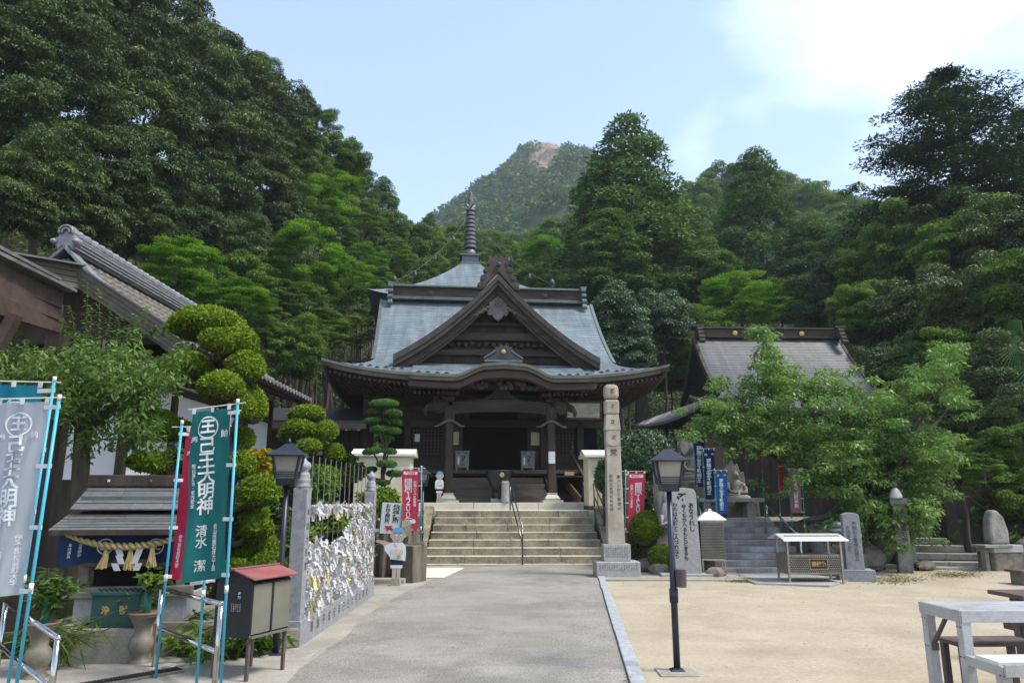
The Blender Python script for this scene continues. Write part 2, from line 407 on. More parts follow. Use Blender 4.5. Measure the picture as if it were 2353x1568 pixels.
m_ink = mat("black_lettering", (0.015, 0.014, 0.014), rough=0.8, spec=0.2)
m_carved = mat("carved_lettering", (0.085, 0.075, 0.065), rough=0.9, spec=0.1)
m_goldtxt = mat("gold_lettering", (0.45, 0.30, 0.10), rough=0.5, metal=0.4)
m_redroof = mat("red_sheet_roof", (0.20, 0.055, 0.055), (0.33, 0.11, 0.095), scale=4, rough=0.5, c3=(0.18, 0.07, 0.08), s3=2, spec=0.4)
m_glass = mat("dark_notice_glass", (0.13, 0.13, 0.10), (0.17, 0.165, 0.13), scale=2, rough=0.08, spec=0.8)
m_straw = mat("straw", (0.34, 0.25, 0.11), (0.46, 0.35, 0.17), scale=20, rough=0.9, spec=0.1)
m_greenbox = mat("green_painted_metal", (0.014, 0.052, 0.050), (0.019, 0.065, 0.062), scale=3, rough=0.5, spec=0.4)
m_greenrim = mat("green_frame", (0.02, 0.16, 0.07), rough=0.5)
m_red = mat("red_paint", (0.50, 0.02, 0.035), rough=0.5)
m_skin = mat("painted_skin", (0.47, 0.37, 0.32), rough=0.6)
m_capblue = mat("painted_light_blue", (0.11, 0.36, 0.62), rough=0.6)
m_peach = mat("painted_peach_cloth", (0.62, 0.42, 0.30), (0.70, 0.60, 0.52), scale=14, rough=0.7)
m_offwhite = mat("painted_white", (0.68, 0.68, 0.67), rough=0.6)
m_ceramic = mat("weathered_vase", (0.11, 0.10, 0.078), (0.20, 0.185, 0.15), scale=5, rough=0.7, c3=(0.11, 0.06, 0.04), s3=2.2, fine=0.1, spec=0.3)
m_terra = mat("brown_rim", (0.13, 0.075, 0.055), (0.19, 0.12, 0.09), scale=6, rough=0.7)
m_bamboo = mat("green_tube", (0.015, 0.13, 0.075), rough=0.4)
m_bark = mat("bark", (0.055, 0.043, 0.034), (0.11, 0.09, 0.07), scale=6, stretch=(1, 1, 0.25), rough=0.95, bump=0.7, bscale=16, spec=0.1)
m_barkpale = mat("weathered_trunk", (0.10, 0.085, 0.065), (0.21, 0.182, 0.146), scale=4, stretch=(1, 1, 0.2), rough=0.95, c3=(0.07, 0.055, 0.04), s3=1.7, bump=0.8, bscale=12, spec=0.1)
m_copper = mat("patina_copper_trim", (0.075, 0.095, 0.095), (0.125, 0.155, 0.15), scale=4, rough=0.55, metal=0.2, c3=(0.085, 0.075, 0.07), s3=1.5)
m_bronze = mat("dark_bronze", (0.035, 0.036, 0.034), (0.065, 0.068, 0.065), scale=6, rough=0.5, metal=0.4)
m_spire = mat("grey_spire_metal", (0.10, 0.105, 0.11), (0.17, 0.175, 0.18), scale=6, rough=0.5, metal=0.4, spec=0.5)
m_tile = mat("grey_roof_tile", (0.085, 0.082, 0.085), (0.16, 0.155, 0.16), scale=5, rough=0.5, c3=(0.22, 0.19, 0.145), s3=1.4, t3=(0.5, 0.7), fine=0.15, spec=0.4)
m_tilelich = mat("lichened_roof_tile", (0.095, 0.088, 0.076), (0.17, 0.156, 0.132), scale=5, rough=0.9, c3=(0.11, 0.10, 0.095), s3=2.2, t3=(0.5, 0.7), fine=0.2, bump=0.4, bscale=30, spec=0.15)
m_tilesilver = mat("silver_ridge_tile", (0.14, 0.143, 0.158), (0.235, 0.24, 0.255), scale=6, rough=0.4, c3=(0.13, 0.125, 0.12), s3=2, spec=0.5)
m_greyboard = mat("grey_brown_fascia", (0.10, 0.088, 0.072), (0.15, 0.132, 0.108), scale=3, stretch=(1, 0.1, 1), rough=0.8, spec=0.2)
m_paper = mat("paper_strip", (0.52, 0.52, 0.53), (0.62, 0.62, 0.63), scale=20, rough=0.8, spec=0.2, transl=0.2)
m_gold = mat("gold_paper_strip", (0.50, 0.37, 0.09), rough=0.45, metal=0.4)
m_soil = mat("forest_floor", (0.022, 0.020, 0.012), (0.045, 0.042, 0.022), scale=0.8, rough=1.0, c3=(0.02, 0.035, 0.012), s3=0.4, bump=0.5, bscale=6, spec=0.05)
m_moss = mat("moss_patch", (0.15, 0.135, 0.06), (0.26, 0.22, 0.12), scale=5, rough=1.0, bump=0.5, bscale=40, spec=0.05)

def roofmat(name, c1, c2, c3, row, brick, rough=0.5, metal=0.15):
    """shingle courses: the geometry carries the courses, the material the joints between shingles"""
    m = bpy.data.materials.new(name); m.use_nodes = True
    t = m.node_tree; b = t.nodes["Principled BSDF"]; ln = t.links.new
    uv = N(t, "ShaderNodeUVMap")
    br = N(t, "ShaderNodeTexBrick"); br.inputs["Scale"].default_value = 1.0
    br.inputs["Brick Width"].default_value = brick; br.inputs["Row Height"].default_value = row
    br.inputs["Mortar Size"].default_value = 0.008; br.inputs["Bias"].default_value = 0.0
    br.inputs["Color1"].default_value = (0.85, 0.85, 0.85, 1); br.inputs["Color2"].default_value = (1.12, 1.12, 1.12, 1)
    br.inputs["Mortar"].default_value = (0.45, 0.45, 0.45, 1)
    ln(uv.outputs[0], br.inputs["Vector"])
    no = N(t, "ShaderNodeTexNoise"); no.inputs["Scale"].default_value = 0.55; no.inputs["Detail"].default_value = 8
    no.inputs["Roughness"].default_value = 0.7
    ln(uv.outputs[0], no.inputs["Vector"])
    rp = N(t, "ShaderNodeValToRGB"); rp.color_ramp.elements[0].position, rp.color_ramp.elements[1].position = 0.35, 0.62
    rp.color_ramp.elements[0].color, rp.color_ramp.elements[1].color = (*c1, 1), (*c2, 1)
    e = rp.color_ramp.elements.new(0.75); e.color = (*c3, 1)
    ln(no.outputs["Fac"], rp.inputs[0])
    mx = N(t, "ShaderNodeMix", data_type="RGBA", blend_type="MULTIPLY"); mx.inputs["Factor"].default_value = 1
    ln(rp.outputs[0], mx.inputs["A"]); ln(br.outputs["Color"], mx.inputs["B"])
    mp = N(t, "ShaderNodeMapping"); mp.inputs["Scale"].default_value = (2.2, 0.22, 1); ns_ = N(t, "ShaderNodeTexNoise"); ns_.inputs["Scale"].default_value = 1.6; ns_.inputs["Detail"].default_value = 6
    ln(uv.outputs[0], mp.inputs[0]); ln(mp.outputs[0], ns_.inputs["Vector"])
    mr = N(t, "ShaderNodeMapRange"); mr.inputs[1].default_value, mr.inputs[2].default_value, mr.inputs[3].default_value, mr.inputs[4].default_value = .3, .7, .72, 1.22
    ln(ns_.outputs["Fac"], mr.inputs[0]); sc_ = N(t, "ShaderNodeVectorMath", operation="SCALE"); ln(mx.outputs["Result"], sc_.inputs[0]); ln(mr.outputs[0], sc_.inputs["Scale"])
    ln(sc_.outputs[0], b.inputs["Base Color"])
    bp = N(t, "ShaderNodeBump"); bp.inputs["Strength"].default_value = 0.25; bp.inputs["Distance"].default_value = 0.01
    inv = N(t, "ShaderNodeMath", operation="SUBTRACT"); inv.inputs[0].default_value = 1.0
    ln(br.outputs["Fac"], inv.inputs[1]); ln(inv.outputs[0], bp.inputs["Height"]); ln(bp.outputs[0], b.inputs["Normal"])
    b.inputs["Roughness"].default_value = rough; b.inputs["Metallic"].default_value = metal
    return m
m_roofcopper = roofmat("copper_shingles", (0.130, 0.165, 0.185), (0.19, 0.235, 0.255), (0.205, 0.19, 0.175), 0.14, 0.42)
m_roofdark = roofmat("dark_copper_shingles", (0.052, 0.056, 0.063), (0.080, 0.085, 0.093), (0.09, 0.089, 0.086), 0.16, 0.5)

l_ever = leafmat("evergreen_leaves", (0.011, 0.029, 0.005), (0.108, 0.160, 0.042), 0.16, 0.5, 0.25)
l_mid = leafmat("broad_leaves", (0.026, 0.070, 0.007), (0.140, 0.230, 0.034), 0.28, 0.55, 0.15)
l_maple = leafmat("maple_leaves", (0.036, 0.110, 0.006), (0.165, 0.305, 0.022), 0.38, 0.6, 0.12)
l_cedar = leafmat("cedar_needles", (0.021, 0.060, 0.014), (0.140, 0.228, 0.060), 0.16, 0.65, 0.1)
l_pine = leafmat("dark_fir_needles", (0.010, 0.030, 0.010), (0.040, 0.082, 0.028), 0.18, 0.65, 0.1)
l_holly = leafmat("glossy_grey_green_leaves", (0.020, 0.055, 0.022), (0.105, 0.170, 0.080), 0.15, 0.42, 0.3)
l_topi = leafmat("clipped_leaves", (0.048, 0.095, 0.005), (0.225, 0.315, 0.026), 0.25, 0.6, 0.12)
l_azal = leafmat("azalea_leaves", (0.055, 0.105, 0.006), (0.180, 0.260, 0.022), 0.25, 0.6, 0.12)
l_cherry = leafmat("cherry_leaves", (0.036, 0.090, 0.018), (0.165, 0.270, 0.072), 0.36, 0.42, 0.3)
l_plum = leafmat("plum_leaves", (0.032, 0.085, 0.014), (0.130, 0.205, 0.046), 0.3, 0.45, 0.28)
l_blackpine = leafmat("pine_needles", (0.024, 0.078, 0.012), (0.115, 0.220, 0.050), 0.15, 0.6, 0.12)
l_yellow = leafmat("yellow_leaves", (0.12, 0.14, 0.01), (0.50, 0.36, 0.03), 0.3, 0.55, 0.15)
l_far = leafmat("far_leaves", (0.018, 0.055, 0.014), (0.085, 0.160, 0.040), 0.15, 0.65, 0.1)
# ------------------------------------------------------------------ terrain
def sst(x, a, b):
    t = np.clip((x - a) / (b - a), 0, 1); return t * t * (3 - 2 * t)
def hz(X, Y):
    X, Y = np.asarray(X, float), np.asarray(Y, float)
    l = 0.72 * np.maximum(0, -X - 10.5) * sst(Y, 15, 28)
    b = 0.32 * np.maximum(0, Y - 40)
    r = 0.42 * np.maximum(0, X - 15) * sst(Y, 24, 40)
    h = np.minimum(l, 30) + np.minimum(b, 75) + np.minimum(r, 14)
    und = 0.5 * np.sin(X * 0.5 + Y * 0.23) * np.cos(Y * 0.41 - X * 0.2)
    return h + und * np.clip(h / 3, 0, 1)
xs, ys = np.linspace(-160, 200, 121), np.linspace(-20, 300, 161)
gx, gy = np.meshgrid(xs, ys); gz = hz(gx, gy) - 0.02
mb = MB(); mb.grid([[(gx[i, j], gy[i, j], gz[i, j]) for j in range(len(xs))] for i in range(len(ys))])
mb.build("hillside_terrain", m_soil, smooth=True, kind="structure")
mb = MB(); mb.add([(-2600, -2600, -0.3), (2600, -2600, -0.3), (2600, 2600, -0.3), (-2600, 2600, -0.3)], [(0, 1, 2, 3)])
mb.build("ground", m_soil, kind="structure")

# sand court: gently uneven sheet to the right of the path
def wob(x, y): return 0.008 * math.sin(x * 1.3 + y * 0.7) + 0.006 * math.sin(y * 2.1 - x * 0.6)
mb = MB()
mb.grid([[(x, y, 0.012 + wob(x, y)) for x in np.linspace(-1.5, 19, 43)] for y in np.linspace(-8, 18.6, 54)])
mb.build("sand_court", m_sand, smooth=True, kind="structure")

mb = MB(); mb.grid([[(x, y, .012 + .6 * abs(wob(x * 3, y * 3))) for x in np.linspace(-13, -1.4, 24)] for y in np.linspace(-8, 12, 30)]); mb.build("garden_soil", m_soil, smooth=True, kind="structure")
# ------------------------------------------------------------------ mountain with its wood
rg = np.random.default_rng(11)
MPK = P(1248, 350, 430)
def ridgen(x, y, s, k):
    r = np.random.default_rng(k); o = 0
    for i in range(5):
        a = r.random() * 6.28; f = (1.7 ** i) / s
        o = o + np.sin((x * math.cos(a) + y * math.sin(a)) * f + r.random() * 6) * np.cos((-x * math.sin(a) + y * math.cos(a)) * f * 0.83 + r.random() * 6) / (1.55 ** i)
    return o
def rockmask(X, Y):
    dx = X - MPK.x; dy = MPK.y - Y
    w = np.exp(-((dx - 5 + dy * .10) / 13) ** 2) + .8 * np.exp(-((dx + 26) / 7) ** 2 - ((dy - 30) / 18) ** 2) + .7 * np.exp(-((dx - 26) / 6) ** 2 - ((dy - 60) / 25) ** 2)
    return -.12 + 1.6 * w * (dy > -4) * (dy < 90) + 0.42 * ridgen(X, Y * .6, 4, 21) + 0.3 * ridgen(X, Y, 2, 22)
def mtn(X, Y):
    dx, dy = X - MPK.x, Y - MPK.y
    r = np.sqrt((dx * np.where(dx < 0, 1.35, 1.12)) ** 2 + (dy * 0.85) ** 2)
    h = MPK.z - 0.98 * np.maximum(r - 13, 0) + 0.0012 * np.maximum(r - 60, 0) ** 2
    h = np.where(r > 420, -1e3, h)
    h = h + ridgen(X, Y, 16, 3) * 4.0 * np.clip(r / 40, 0.15, 1.6) + ridgen(X, Y, 5, 5) * 1.2 + np.clip(rockmask(X, Y), 0, 1) * ridgen(X, Y * .4, 3, 33) * 2.2
    sh = P(1700, 430, 520); rs = np.sqrt(((X - sh.x) / 1.9) ** 2 + (Y - sh.y) ** 2)
    h2 = sh.z - 0.6 * rs + ridgen(X, Y, 20, 9) * 4
    return np.maximum(np.maximum(h, h2), 20)
mx_, my_ = np.linspace(MPK.x - 220, MPK.x + 330, 221), np.linspace(MPK.y - 190, MPK.y + 140, 111)
gx, gy = np.meshgrid(mx_, my_); gz = mtn(gx, gy)
rk = rockmask(gx, gy)
mb = MB(); mb.grid([[(gx[i, j], gy[i, j], gz[i, j]) for j in range(len(mx_))] for i in range(len(my_))])
m_mtn = mat("mountain_ground", (0.03, 0.04, 0.018), (0.05, 0.06, 0.028), scale=0.05, rough=1, spec=0.05)
t = m_mtn.node_tree; at = N(t, "ShaderNodeAttribute", attribute_name="rock")
nz = N(t, "ShaderNodeTexNoise"); nz.inputs["Scale"].default_value = 0.12; nz.inputs["Detail"].default_value = 8
tcx = N(t, "ShaderNodeTexCoord"); t.links.new(tcx.outputs["Object"], nz.inputs["Vector"])
rp = N(t, "ShaderNodeValToRGB"); rp.color_ramp.elements[0].position, rp.color_ramp.elements[1].position = 0.38, 0.62
rp.color_ramp.elements[0].color, rp.color_ramp.elements[1].color = (0.09, 0.07, 0.058, 1), (0.27, 0.21, 0.17, 1)
t.links.new(nz.outputs["Fac"], rp.inputs[0])
mm = N(t, "ShaderNodeMix", data_type="RGBA"); b = t.nodes["Principled BSDF"]
t.links.new(b.inputs["Base Color"].links[0].from_socket, mm.inputs["A"]); t.links.new(rp.outputs[0], mm.inputs["B"])
t.links.new(at.outputs["Fac"], mm.inputs["Factor"]); t.links.new(mm.outputs["Result"], b.inputs["Base Color"])
mo = mb.build("mountain", m_mtn, smooth=False, kind="structure")
a_ = mo.data.attributes.new("rock", "FLOAT", "POINT")
a_.data.foreach_set("value", np.clip((rk.ravel() - 0.35) * 3, 0, 1).astype(np.float32))
n = 16000
X = MPK.x + rg.uniform(-190, 300, n); Y = MPK.y + rg.uniform(-180, 90, n); Z = mtn(X, Y)
keep = (rockmask(X, Y) < 0.55) & (Z > 20.5)
X, Y, Z = X[keep], Y[keep], Z[keep]
cen = np.stack([X, Y, Z + 2.0], 1); rad = rg.uniform(2.0, 4.6, len(X))
lv = clumps(rg, cen, np.stack([rad, rad, rad * 0.85], 1), 32, 1.9, 1.3, droop=0.3, upb=0.5, zmin=-0.2, shell=0.7, tvar=0.35)
o = link("mountain_forest", leaf_mesh("mountain_forest", *lv, l_far))
tag(o, "hazy green forest covering the steep far mountain", "forest", kind="stuff")
# ------------------------------------------------------------------ tree crowns, built once per kind
def crown_ever(seed, m, K=105, per=270, L0=0.30, W0=0.115, rx=4.0, rz_=3.6):
    rg = np.random.default_rng(seed)
    d = unit(rg, K); d[:, 2] = np.where(d[:, 2] < -0.25, d[:, 2] * 0.9, d[:, 2])
    lob = 1 + 0.16 * np.sin(d[:, 0] * 5 + seed) + 0.14 * np.cos(d[:, 1] * 6 + seed * 2)
    rr = (0.45 + 0.55 * rg.random(K) ** 0.45) * lob
    cen = d * rr[:, None] * np.array([rx, rx, rz_])
    rad = rg.uniform(0.5, 1.2, K); rad = np.stack([rad * 1.15, rad * 1.15, rad * 0.75], 1)
    lv = clumps(rg, cen, rad, per, L0, W0, droop=0.85, upb=0.3, zmin=-0.3, shell=0.55, tvar=0.42, jit=0.45)
    return leaf_mesh("crown", *lv, m)
def crown_spray(seed, m, K=80, per=330, L0=0.17, W0=0.12, rx=4.0, rz_=3.4):
    """layered horizontal sprays, as maples carry them"""
    rg = np.random.default_rng(seed)
    d = unit(rg, K)
    rr = 0.35 + 0.65 * rg.random(K) ** 0.4
    cen = d * rr[:, None] * np.array([rx, rx, rz_])
    rad = rg.uniform(0.6, 1.35, K); rad = np.stack([rad, rad, rad * 0.24], 1)
    lv = clumps(rg, cen, rad, per, L0, W0, droop=0.35, upb=0.5, zmin=-0.6, shell=0.1, tvar=0.42, jit=0.6, flat=0.2)
    return leaf_mesh("crown", *lv, m)
def crown_cedar(seed, m, H=16.0, rb=4.6, K=330, per=95, L0=0.42, W0=0.17, top=0.8, prof=1.0):
    """cone of rounded upswept tufts; z runs from 0 to H"""
    rg = np.random.default_rng(seed)
    u = 1 - rg.random(K) ** 0.75
    zz = u * H; ang = rg.random(K) * 6.2832
    env = rb * (1 - u) ** prof * (1 + 0.16 * np.sin(ang * 3 + zz * 0.9 + seed) + 0.1 * np.sin(ang * 5 - zz * 1.7)) + top * 0.35
    rr = env * (0.55 + 0.45 * rg.random(K) ** 0.5)
    cen = np.stack([np.cos(ang) * rr, np.sin(ang) * rr, zz], 1)
    rad = rg.uniform(0.6, 1.25, K) * (0.72 + 0.38 * (1 - u))
    lv = clumps(rg, cen, np.stack([rad, rad, rad * 0.95], 1), per, L0, W0, droop=-0.25, upb=0.3, zmin=-0.25, shell=0.75, tvar=0.35, jit=0.55)
    return leaf_mesh("crown", *lv, m)
def crown_fir(seed, m, H=15.0, rb=6.5, tiers=13, L0=0.30, W0=0.10, per=70):
    """open tiers of flat dark boughs with gaps"""
    rg = np.random.default_rng(seed); cs, rs = [], []
    for i in range(tiers):
        u = i / (tiers - 1); z = H * (0.04 + 0.94 * u); R0 = rb * (1 - u) ** 0.5 * rg.uniform(0.8, 1.1) + 0.4
        for k in range(int(9 + 7 * (1 - u))):
            a = rg.random() * 6.283; rl = R0 * rg.uniform(0.7, 1.05)
            for f in np.linspace(0.25, 1, max(3, int(rl / 0.7))):
                cs.append((math.cos(a) * rl * f, math.sin(a) * rl * f, z + 0.25 * rl * f * f * 0.3 + rg.normal() * 0.12))
                rs.append((0.72, 0.72, 0.26))
    lv = clumps(rg, cs, np.array(rs) * rg.uniform(0.7, 1.3, (len(cs), 1)), per, L0, W0, droop=0.0, upb=0.8, zmin=-0.7, shell=0.1, tvar=0.3, jit=0.5, flat=0.3)
    return leaf_mesh("crown", *lv, m)
CR = {
 "ever": [crown_ever(1, l_ever), crown_ever(2, l_ever, rx=4.4, rz_=3.2), crown_ever(3, l_ever, rx=3.6, rz_=4.4)],
 "mid": [crown_ever(4, l_mid, L0=0.27, W0=0.14), crown_ever(5, l_mid, rx=3.8, rz_=4.2, L0=0.27, W0=0.14)],
 "maple": [crown_spray(6, l_maple), crown_spray(7, l_maple, rx=4.4, rz_=2.8)],
 "midspray": [crown_spray(12, l_mid), crown_spray(13, l_mid, rx=3.6, rz_=4.2)],
 "cedar": [crown_cedar(8, l_cedar, K=280, per=170, prof=.68, L0=.30, W0=.12), crown_cedar(9, l_cedar, H=14.0, rb=4.0, K=250, per=170, prof=.75, L0=.30, W0=.12)],
 "fir": [crown_fir(10, l_pine)],
 "holly": [crown_ever(14, l_holly, K=170, L0=0.25, W0=0.12, rx=3.6, rz_=3.6)],
}
TREE_PARTS = {}
def trunk_mesh(h, r0, kind, seed=0):
    key = (round(h), round(r0, 1), kind, seed % 3)
    if key in TREE_PARTS: return TREE_PARTS[key]
    rr = random.Random(seed % 3); mb = MB()
    lean = [(0, 0, -0.6)]; n = 5
    for i in range(1, n + 1):
        lean.append((rr.uniform(-.012, .012) * h, rr.uniform(-.012, .012) * h, h * i / n))
    mb.tube(lean, [r0 * (1.25 - 0.95 * i / n) for i in range(n + 1)], 7)
    if kind not in ("cedar", "fir"):
        for k in range(6):
            a = k * 1.1 + rr.random(); rc = min(r0 / .06, h); l = rc * rr.uniform(0.35, 0.6); z = h - rc * rr.uniform(.3, .6)
            mb.tube([(0, 0, z), (math.cos(a) * l * .5, math.sin(a) * l * .5, z + l * .45), (math.cos(a) * l, math.sin(a) * l, z + l * .75)], [r0 * .45, r0 * .3, r0 * .1], 5)
    TREE_PARTS[key] = mb.mesh("trunk", m_bark, True)
    return TREE_PARTS[key]
_ti = [0]
def tree(kind, x, y, rpx, Y, label, group=None, name="tree", asp=1.0, zb=None):
    """a tree whose crown is centred on the sight line (x, y) at depth Y; rpx is the crown's half width"""
    _ti[0] += 1; i = _ti[0]
    c = P(x, y, Y); rad = rpx * PXM(c)
    z0 = float(hz(c.x, c.y)) if zb is None else zb
    root = empty(name, (c.x, c.y, min(z0, c.z - 0.4 * rad)), 0, label, "tree", group)
    zrel = c.z - root.location.z
    protos = CR[kind]; me = protos[i % len(protos)]
    if kind in ("cedar", "fir"):
        Hm = 16.0 if kind == "cedar" and i % 2 == 0 else (14.0 if kind == "cedar" else 15.0)
        rb = {16.0: 4.6, 14.0: 4.0, 15.0: 6.5}[Hm]
        s = rad / rb; hgt = 2 * asp * rad                     # y is the middle of the crown's height
        o = link("crown", me, root, (0, 0, zrel - hgt / 2), rz=i * 2.4, scale=(s, s, hgt / Hm))
        link("trunk", trunk_mesh(max(2.0, zrel + hgt * 0.25), max(0.16, rad * 0.09), kind, i), root)
    else:
        s = rad / 4.3
        o = link("crown", me, root, (0, 0, zrel), rz=i * 2.4, scale=(s, s, s * asp))
        link("trunk", trunk_mesh(max(1.0, zrel), max(0.10, rad * 0.06), kind, i), root)
    return root
HL = "dark evergreen tree in the forest on the left hillside"
HG = "forest trees on the left hillside"
# the left hillside, from the top edge of the picture down
for x, y, r, Y in [(60, -40, 150, 30), (240, -20, 140, 34), (390, 60, 105, 38), (-30, 130, 130, 26), (150, 120, 130, 28), (300, 130, 125, 33), (440, 160, 110, 37), (540, 200, 100, 41),
                   (610, 240, 95, 46), (30, 280, 120, 23), (180, 270, 125, 26), (330, 270, 115, 30), (460, 300, 105, 34), (560, 330, 95, 38), (650, 310, 85, 44), (100, 400, 110, 22),
                   (250, 400, 110, 25), (380, 410, 100, 29), (500, 430, 90, 33), (610, 430, 85, 38), (690, 260, 52, 50), (30, 470, 95, 21), (180, 500, 95, 23), (320, 520, 90, 26), (440, 520, 80, 30),
                   (650, 520, 75, 38), (560, 560, 80, 33), (740, 480, 62, 46), (560, 660, 80, 32), (420, 620, 80, 28), (640, 640, 70, 36), (760, 720, 60, 40)]:
    lab = "along the skyline of" if y < 120 or (x > 520 and y < 330) else "halfway up" if y < 360 else "at the foot of"
    if _ti[0] % 6 == 4 and x > 300: tree("mid", x, y, r, Y, f"mid green leafy tree {lab} the dark left hillside forest", HG, "broadleaf_tree")
    else: tree("ever", x, y, r, Y, f"dark evergreen tree {lab} the left hillside forest", HG, "evergreen_tree")
ML = "leafy mid green tree on the slope between the left forest and the hall"
MG = "mid green trees on the left slope"
for x, y, r, Y in [(720, 380, 62, 50), (790, 420, 50, 56), (780, 560, 60, 46), (830, 500, 48, 58), (500, 120, 60, 48), (600, 170, 50, 52), (860, 640, 50, 44), (740, 640, 60, 42)]:
    tree("midspray", x, y, r, Y, ML, MG, "broadleaf_tree", 1.1)
for x, y, r, Y, k in ((735, 300, 55, 50, "midspray"), (775, 370, 58, 50, "mid"), (825, 440, 52, 54, "midspray"), (770, 450, 62, 46, "maple"), (840, 520, 52, 52, "midspray"), (895, 530, 42, 60, "mid"), (700, 380, 60, 45, "mid"), (690, 470, 66, 41, "midspray"), (840, 590, 50, 46, "maple"), (905, 590, 44, 54, "midspray"), (640, 360, 60, 44, "mid")):
    tree(k, x, y, r, Y, ML, MG, "broadleaf_tree", 1.15)
tree("maple", 410, 620, 95, 24, "bright green maple with layered sprays above the tiled roof on the left", name="maple_tree", asp=1.0)
tree("maple", 540, 690, 80, 25, "bright green maple spreading towards the clipped tree below the dark forest", name="maple_tree", asp=0.9)
tree("maple", 700, 590, 85, 34, "tall light green tree in front of the dark forest left of the hall", name="maple_tree", asp=1.25)
tree("maple", 800, 640, 70, 36, "light green tree with drooping sprays just left of the hall roof", name="maple_tree", asp=1.3)
tree("maple", 740, 470, 70, 44, "sunlit yellow green tree high on the slope left of the spire", name="maple_tree", asp=1.2)
tree("mid", 680, 810, 75, 27, "low leafy tree between the clipped tree and the hall eaves", name="broadleaf_tree")
tree("mid", 610, 760, 40, 26, "small yellowish shrub tree beside the top of the large clipped tree", name="broadleaf_tree")
# behind the hall
tree("cedar", 878, 470, 45, 62, "narrow dark cedar standing up on the ridge left of the spire", name="cedar_tree", asp=1.55)
tree("cedar", 812, 400, 36, 66, "dark cedar top behind the slope trees near the sky gap", name="cedar_tree", asp=1.7)
tree("cedar", 985, 530, 27, 80, "small dark cedar top just left of the spire", name="cedar_tree", asp=1.6)
for x, y, r, Y, k in [(950, 570, 60, 68, "mid"), (900, 600, 55, 60, "mid"), (1020, 590, 55, 72, "midspray"), (1060, 560, 45, 80, "mid"), (1100, 610, 50, 76, "midspray"), (1150, 600, 50, 84, "mid"), (1190, 640, 50, 70, "midspray"),
                      (980, 650, 50, 58, "midspray"), (910, 690, 55, 52, "ever"), (1250, 600, 58, 66, "midspray"), (1270, 660, 50, 60, "midspray"), (1230, 660, 50, 56, "mid"), (1000, 640, 50, 64, "mid"), (1310, 650, 50, 62, "mid")]:
    tree(k, x, y, r, Y, "green tree on the slope directly behind the hall roof", "trees behind the hall", "broadleaf_tree", 1.1)
for x, y in ((1090, 560), (1150, 570), (1210, 580), (1270, 590), (1330, 600), (1030, 560), (1290, 530), (1250, 550), (1330, 540), (850, 540), (820, 560), (880, 560)):
    tree("mid", x, y + 30, 60, 110, "green tree on the slope directly behind the hall roof", "trees behind the hall", "broadleaf_tree", 1.1)
tree("maple", 1250, 590, 52, 62, "yellow green tree between the spire and the great cedar", name="maple_tree", asp=1.2)
# right of the hall
tree("cedar", 1450, 480, 160, 52, "great cedar towering behind the right end of the hall roof", name="cedar_tree", asp=1.38)
tree("cedar", 1400, 580, 105, 47, "lower bushy cedar in front of the great cedar", name="cedar_tree", asp=1.0)
tree("cedar", 1560, 590, 110, 50, "broad cedar right of the great cedar", name="cedar_tree", asp=1.05)
tree("cedar", 1740, 500, 110, 60, "pointed cedar standing above the right hand hall roof", name="cedar_tree", asp=1.5)
tree("cedar", 1860, 600, 95, 56, "shorter cedar to the right of the pointed cedar", name="cedar_tree", asp=1.1)
tree("holly", 1420, 740, 82, 34, "grey green glossy broadleaf tree touching the hall roof on its right", name="broadleaf_tree")
tree("holly", 1520, 740, 75, 36, "grey green broadleaf tree between the two hall roofs", name="broadleaf_tree")
tree("holly", 1440, 820, 70, 33, "dark grey green tree low behind the right eave of the hall", name="broadleaf_tree")
tree("ever", 1540, 850, 70, 38, "dark tree in the gap between the two halls", name="evergreen_tree")
tree("maple", 1700, 690, 100, 42, "bright yellow green maple right behind the right hand hall ridge", name="maple_tree", asp=0.8)
tree("maple", 1790, 690, 85, 46, "bright green maple behind the middle of the right hand hall ridge", name="maple_tree", asp=0.8)
RL = "dark evergreen tree in the wood on the right"; RG = "evergreen trees of the right wood"
for x, y, r, Y in [(1960, 640, 105, 44), (2060, 600, 110, 40), (2180, 560, 120, 38), (2300, 560, 115, 34), (2000, 740, 100, 38), (2120, 720, 110, 34), (2250, 700, 115, 30), (2380, 680, 110, 28),
                   (1950, 840, 80, 36), (2060, 850, 90, 32), (2180, 850, 100, 29), (2310, 850, 100, 26), (1880, 700, 80, 44), (2120, 960, 80, 28), (2240, 960, 85, 26), (2350, 950, 80, 24), (1980, 940, 70, 32)]:
    lab = "high in" if y < 660 else "halfway up" if y < 800 else "at the foot of"
    if _ti[0] % 3 == 1: tree("mid", x, y, r, Y, f"mid green leafy tree {lab} the wood on the right", RG, "broadleaf_tree")
    else: tree("ever", x, y, r, Y, f"dark evergreen tree {lab} the wood on the right", RG, "evergreen_tree")
tree("mid", 2230, 590, 130, 36, "broad olive green tree crown below the tall fir on the right", name="broadleaf_tree", asp=0.8)
tree("fir", 2190, 350, 235, 42, "tall dark fir with open tiers against the bright sky on the right", name="fir_tree", asp=0.86)
tree("fir", 2370, 420, 150, 40, "dark fir partly cut off by the right edge of the picture", name="fir_tree", asp=1.2)
for x, y, r, Y in [(1600, 470, 60, 120), (1660, 440, 62, 130), (1730, 440, 60, 135), (1800, 460, 62, 130), (1870, 480, 62, 125), (1940, 500, 62, 120), (1990, 520, 55, 110), (1640, 520, 60, 105), (1840, 540, 60, 105), (1920, 560, 60, 100), (1580, 540, 50, 100), (2040, 540, 50, 100)]:
    tree("mid", x, y, r, Y, "distant round tree on the wooded ridge between the cedars", "trees on the distant right ridge", "broadleaf_tree")
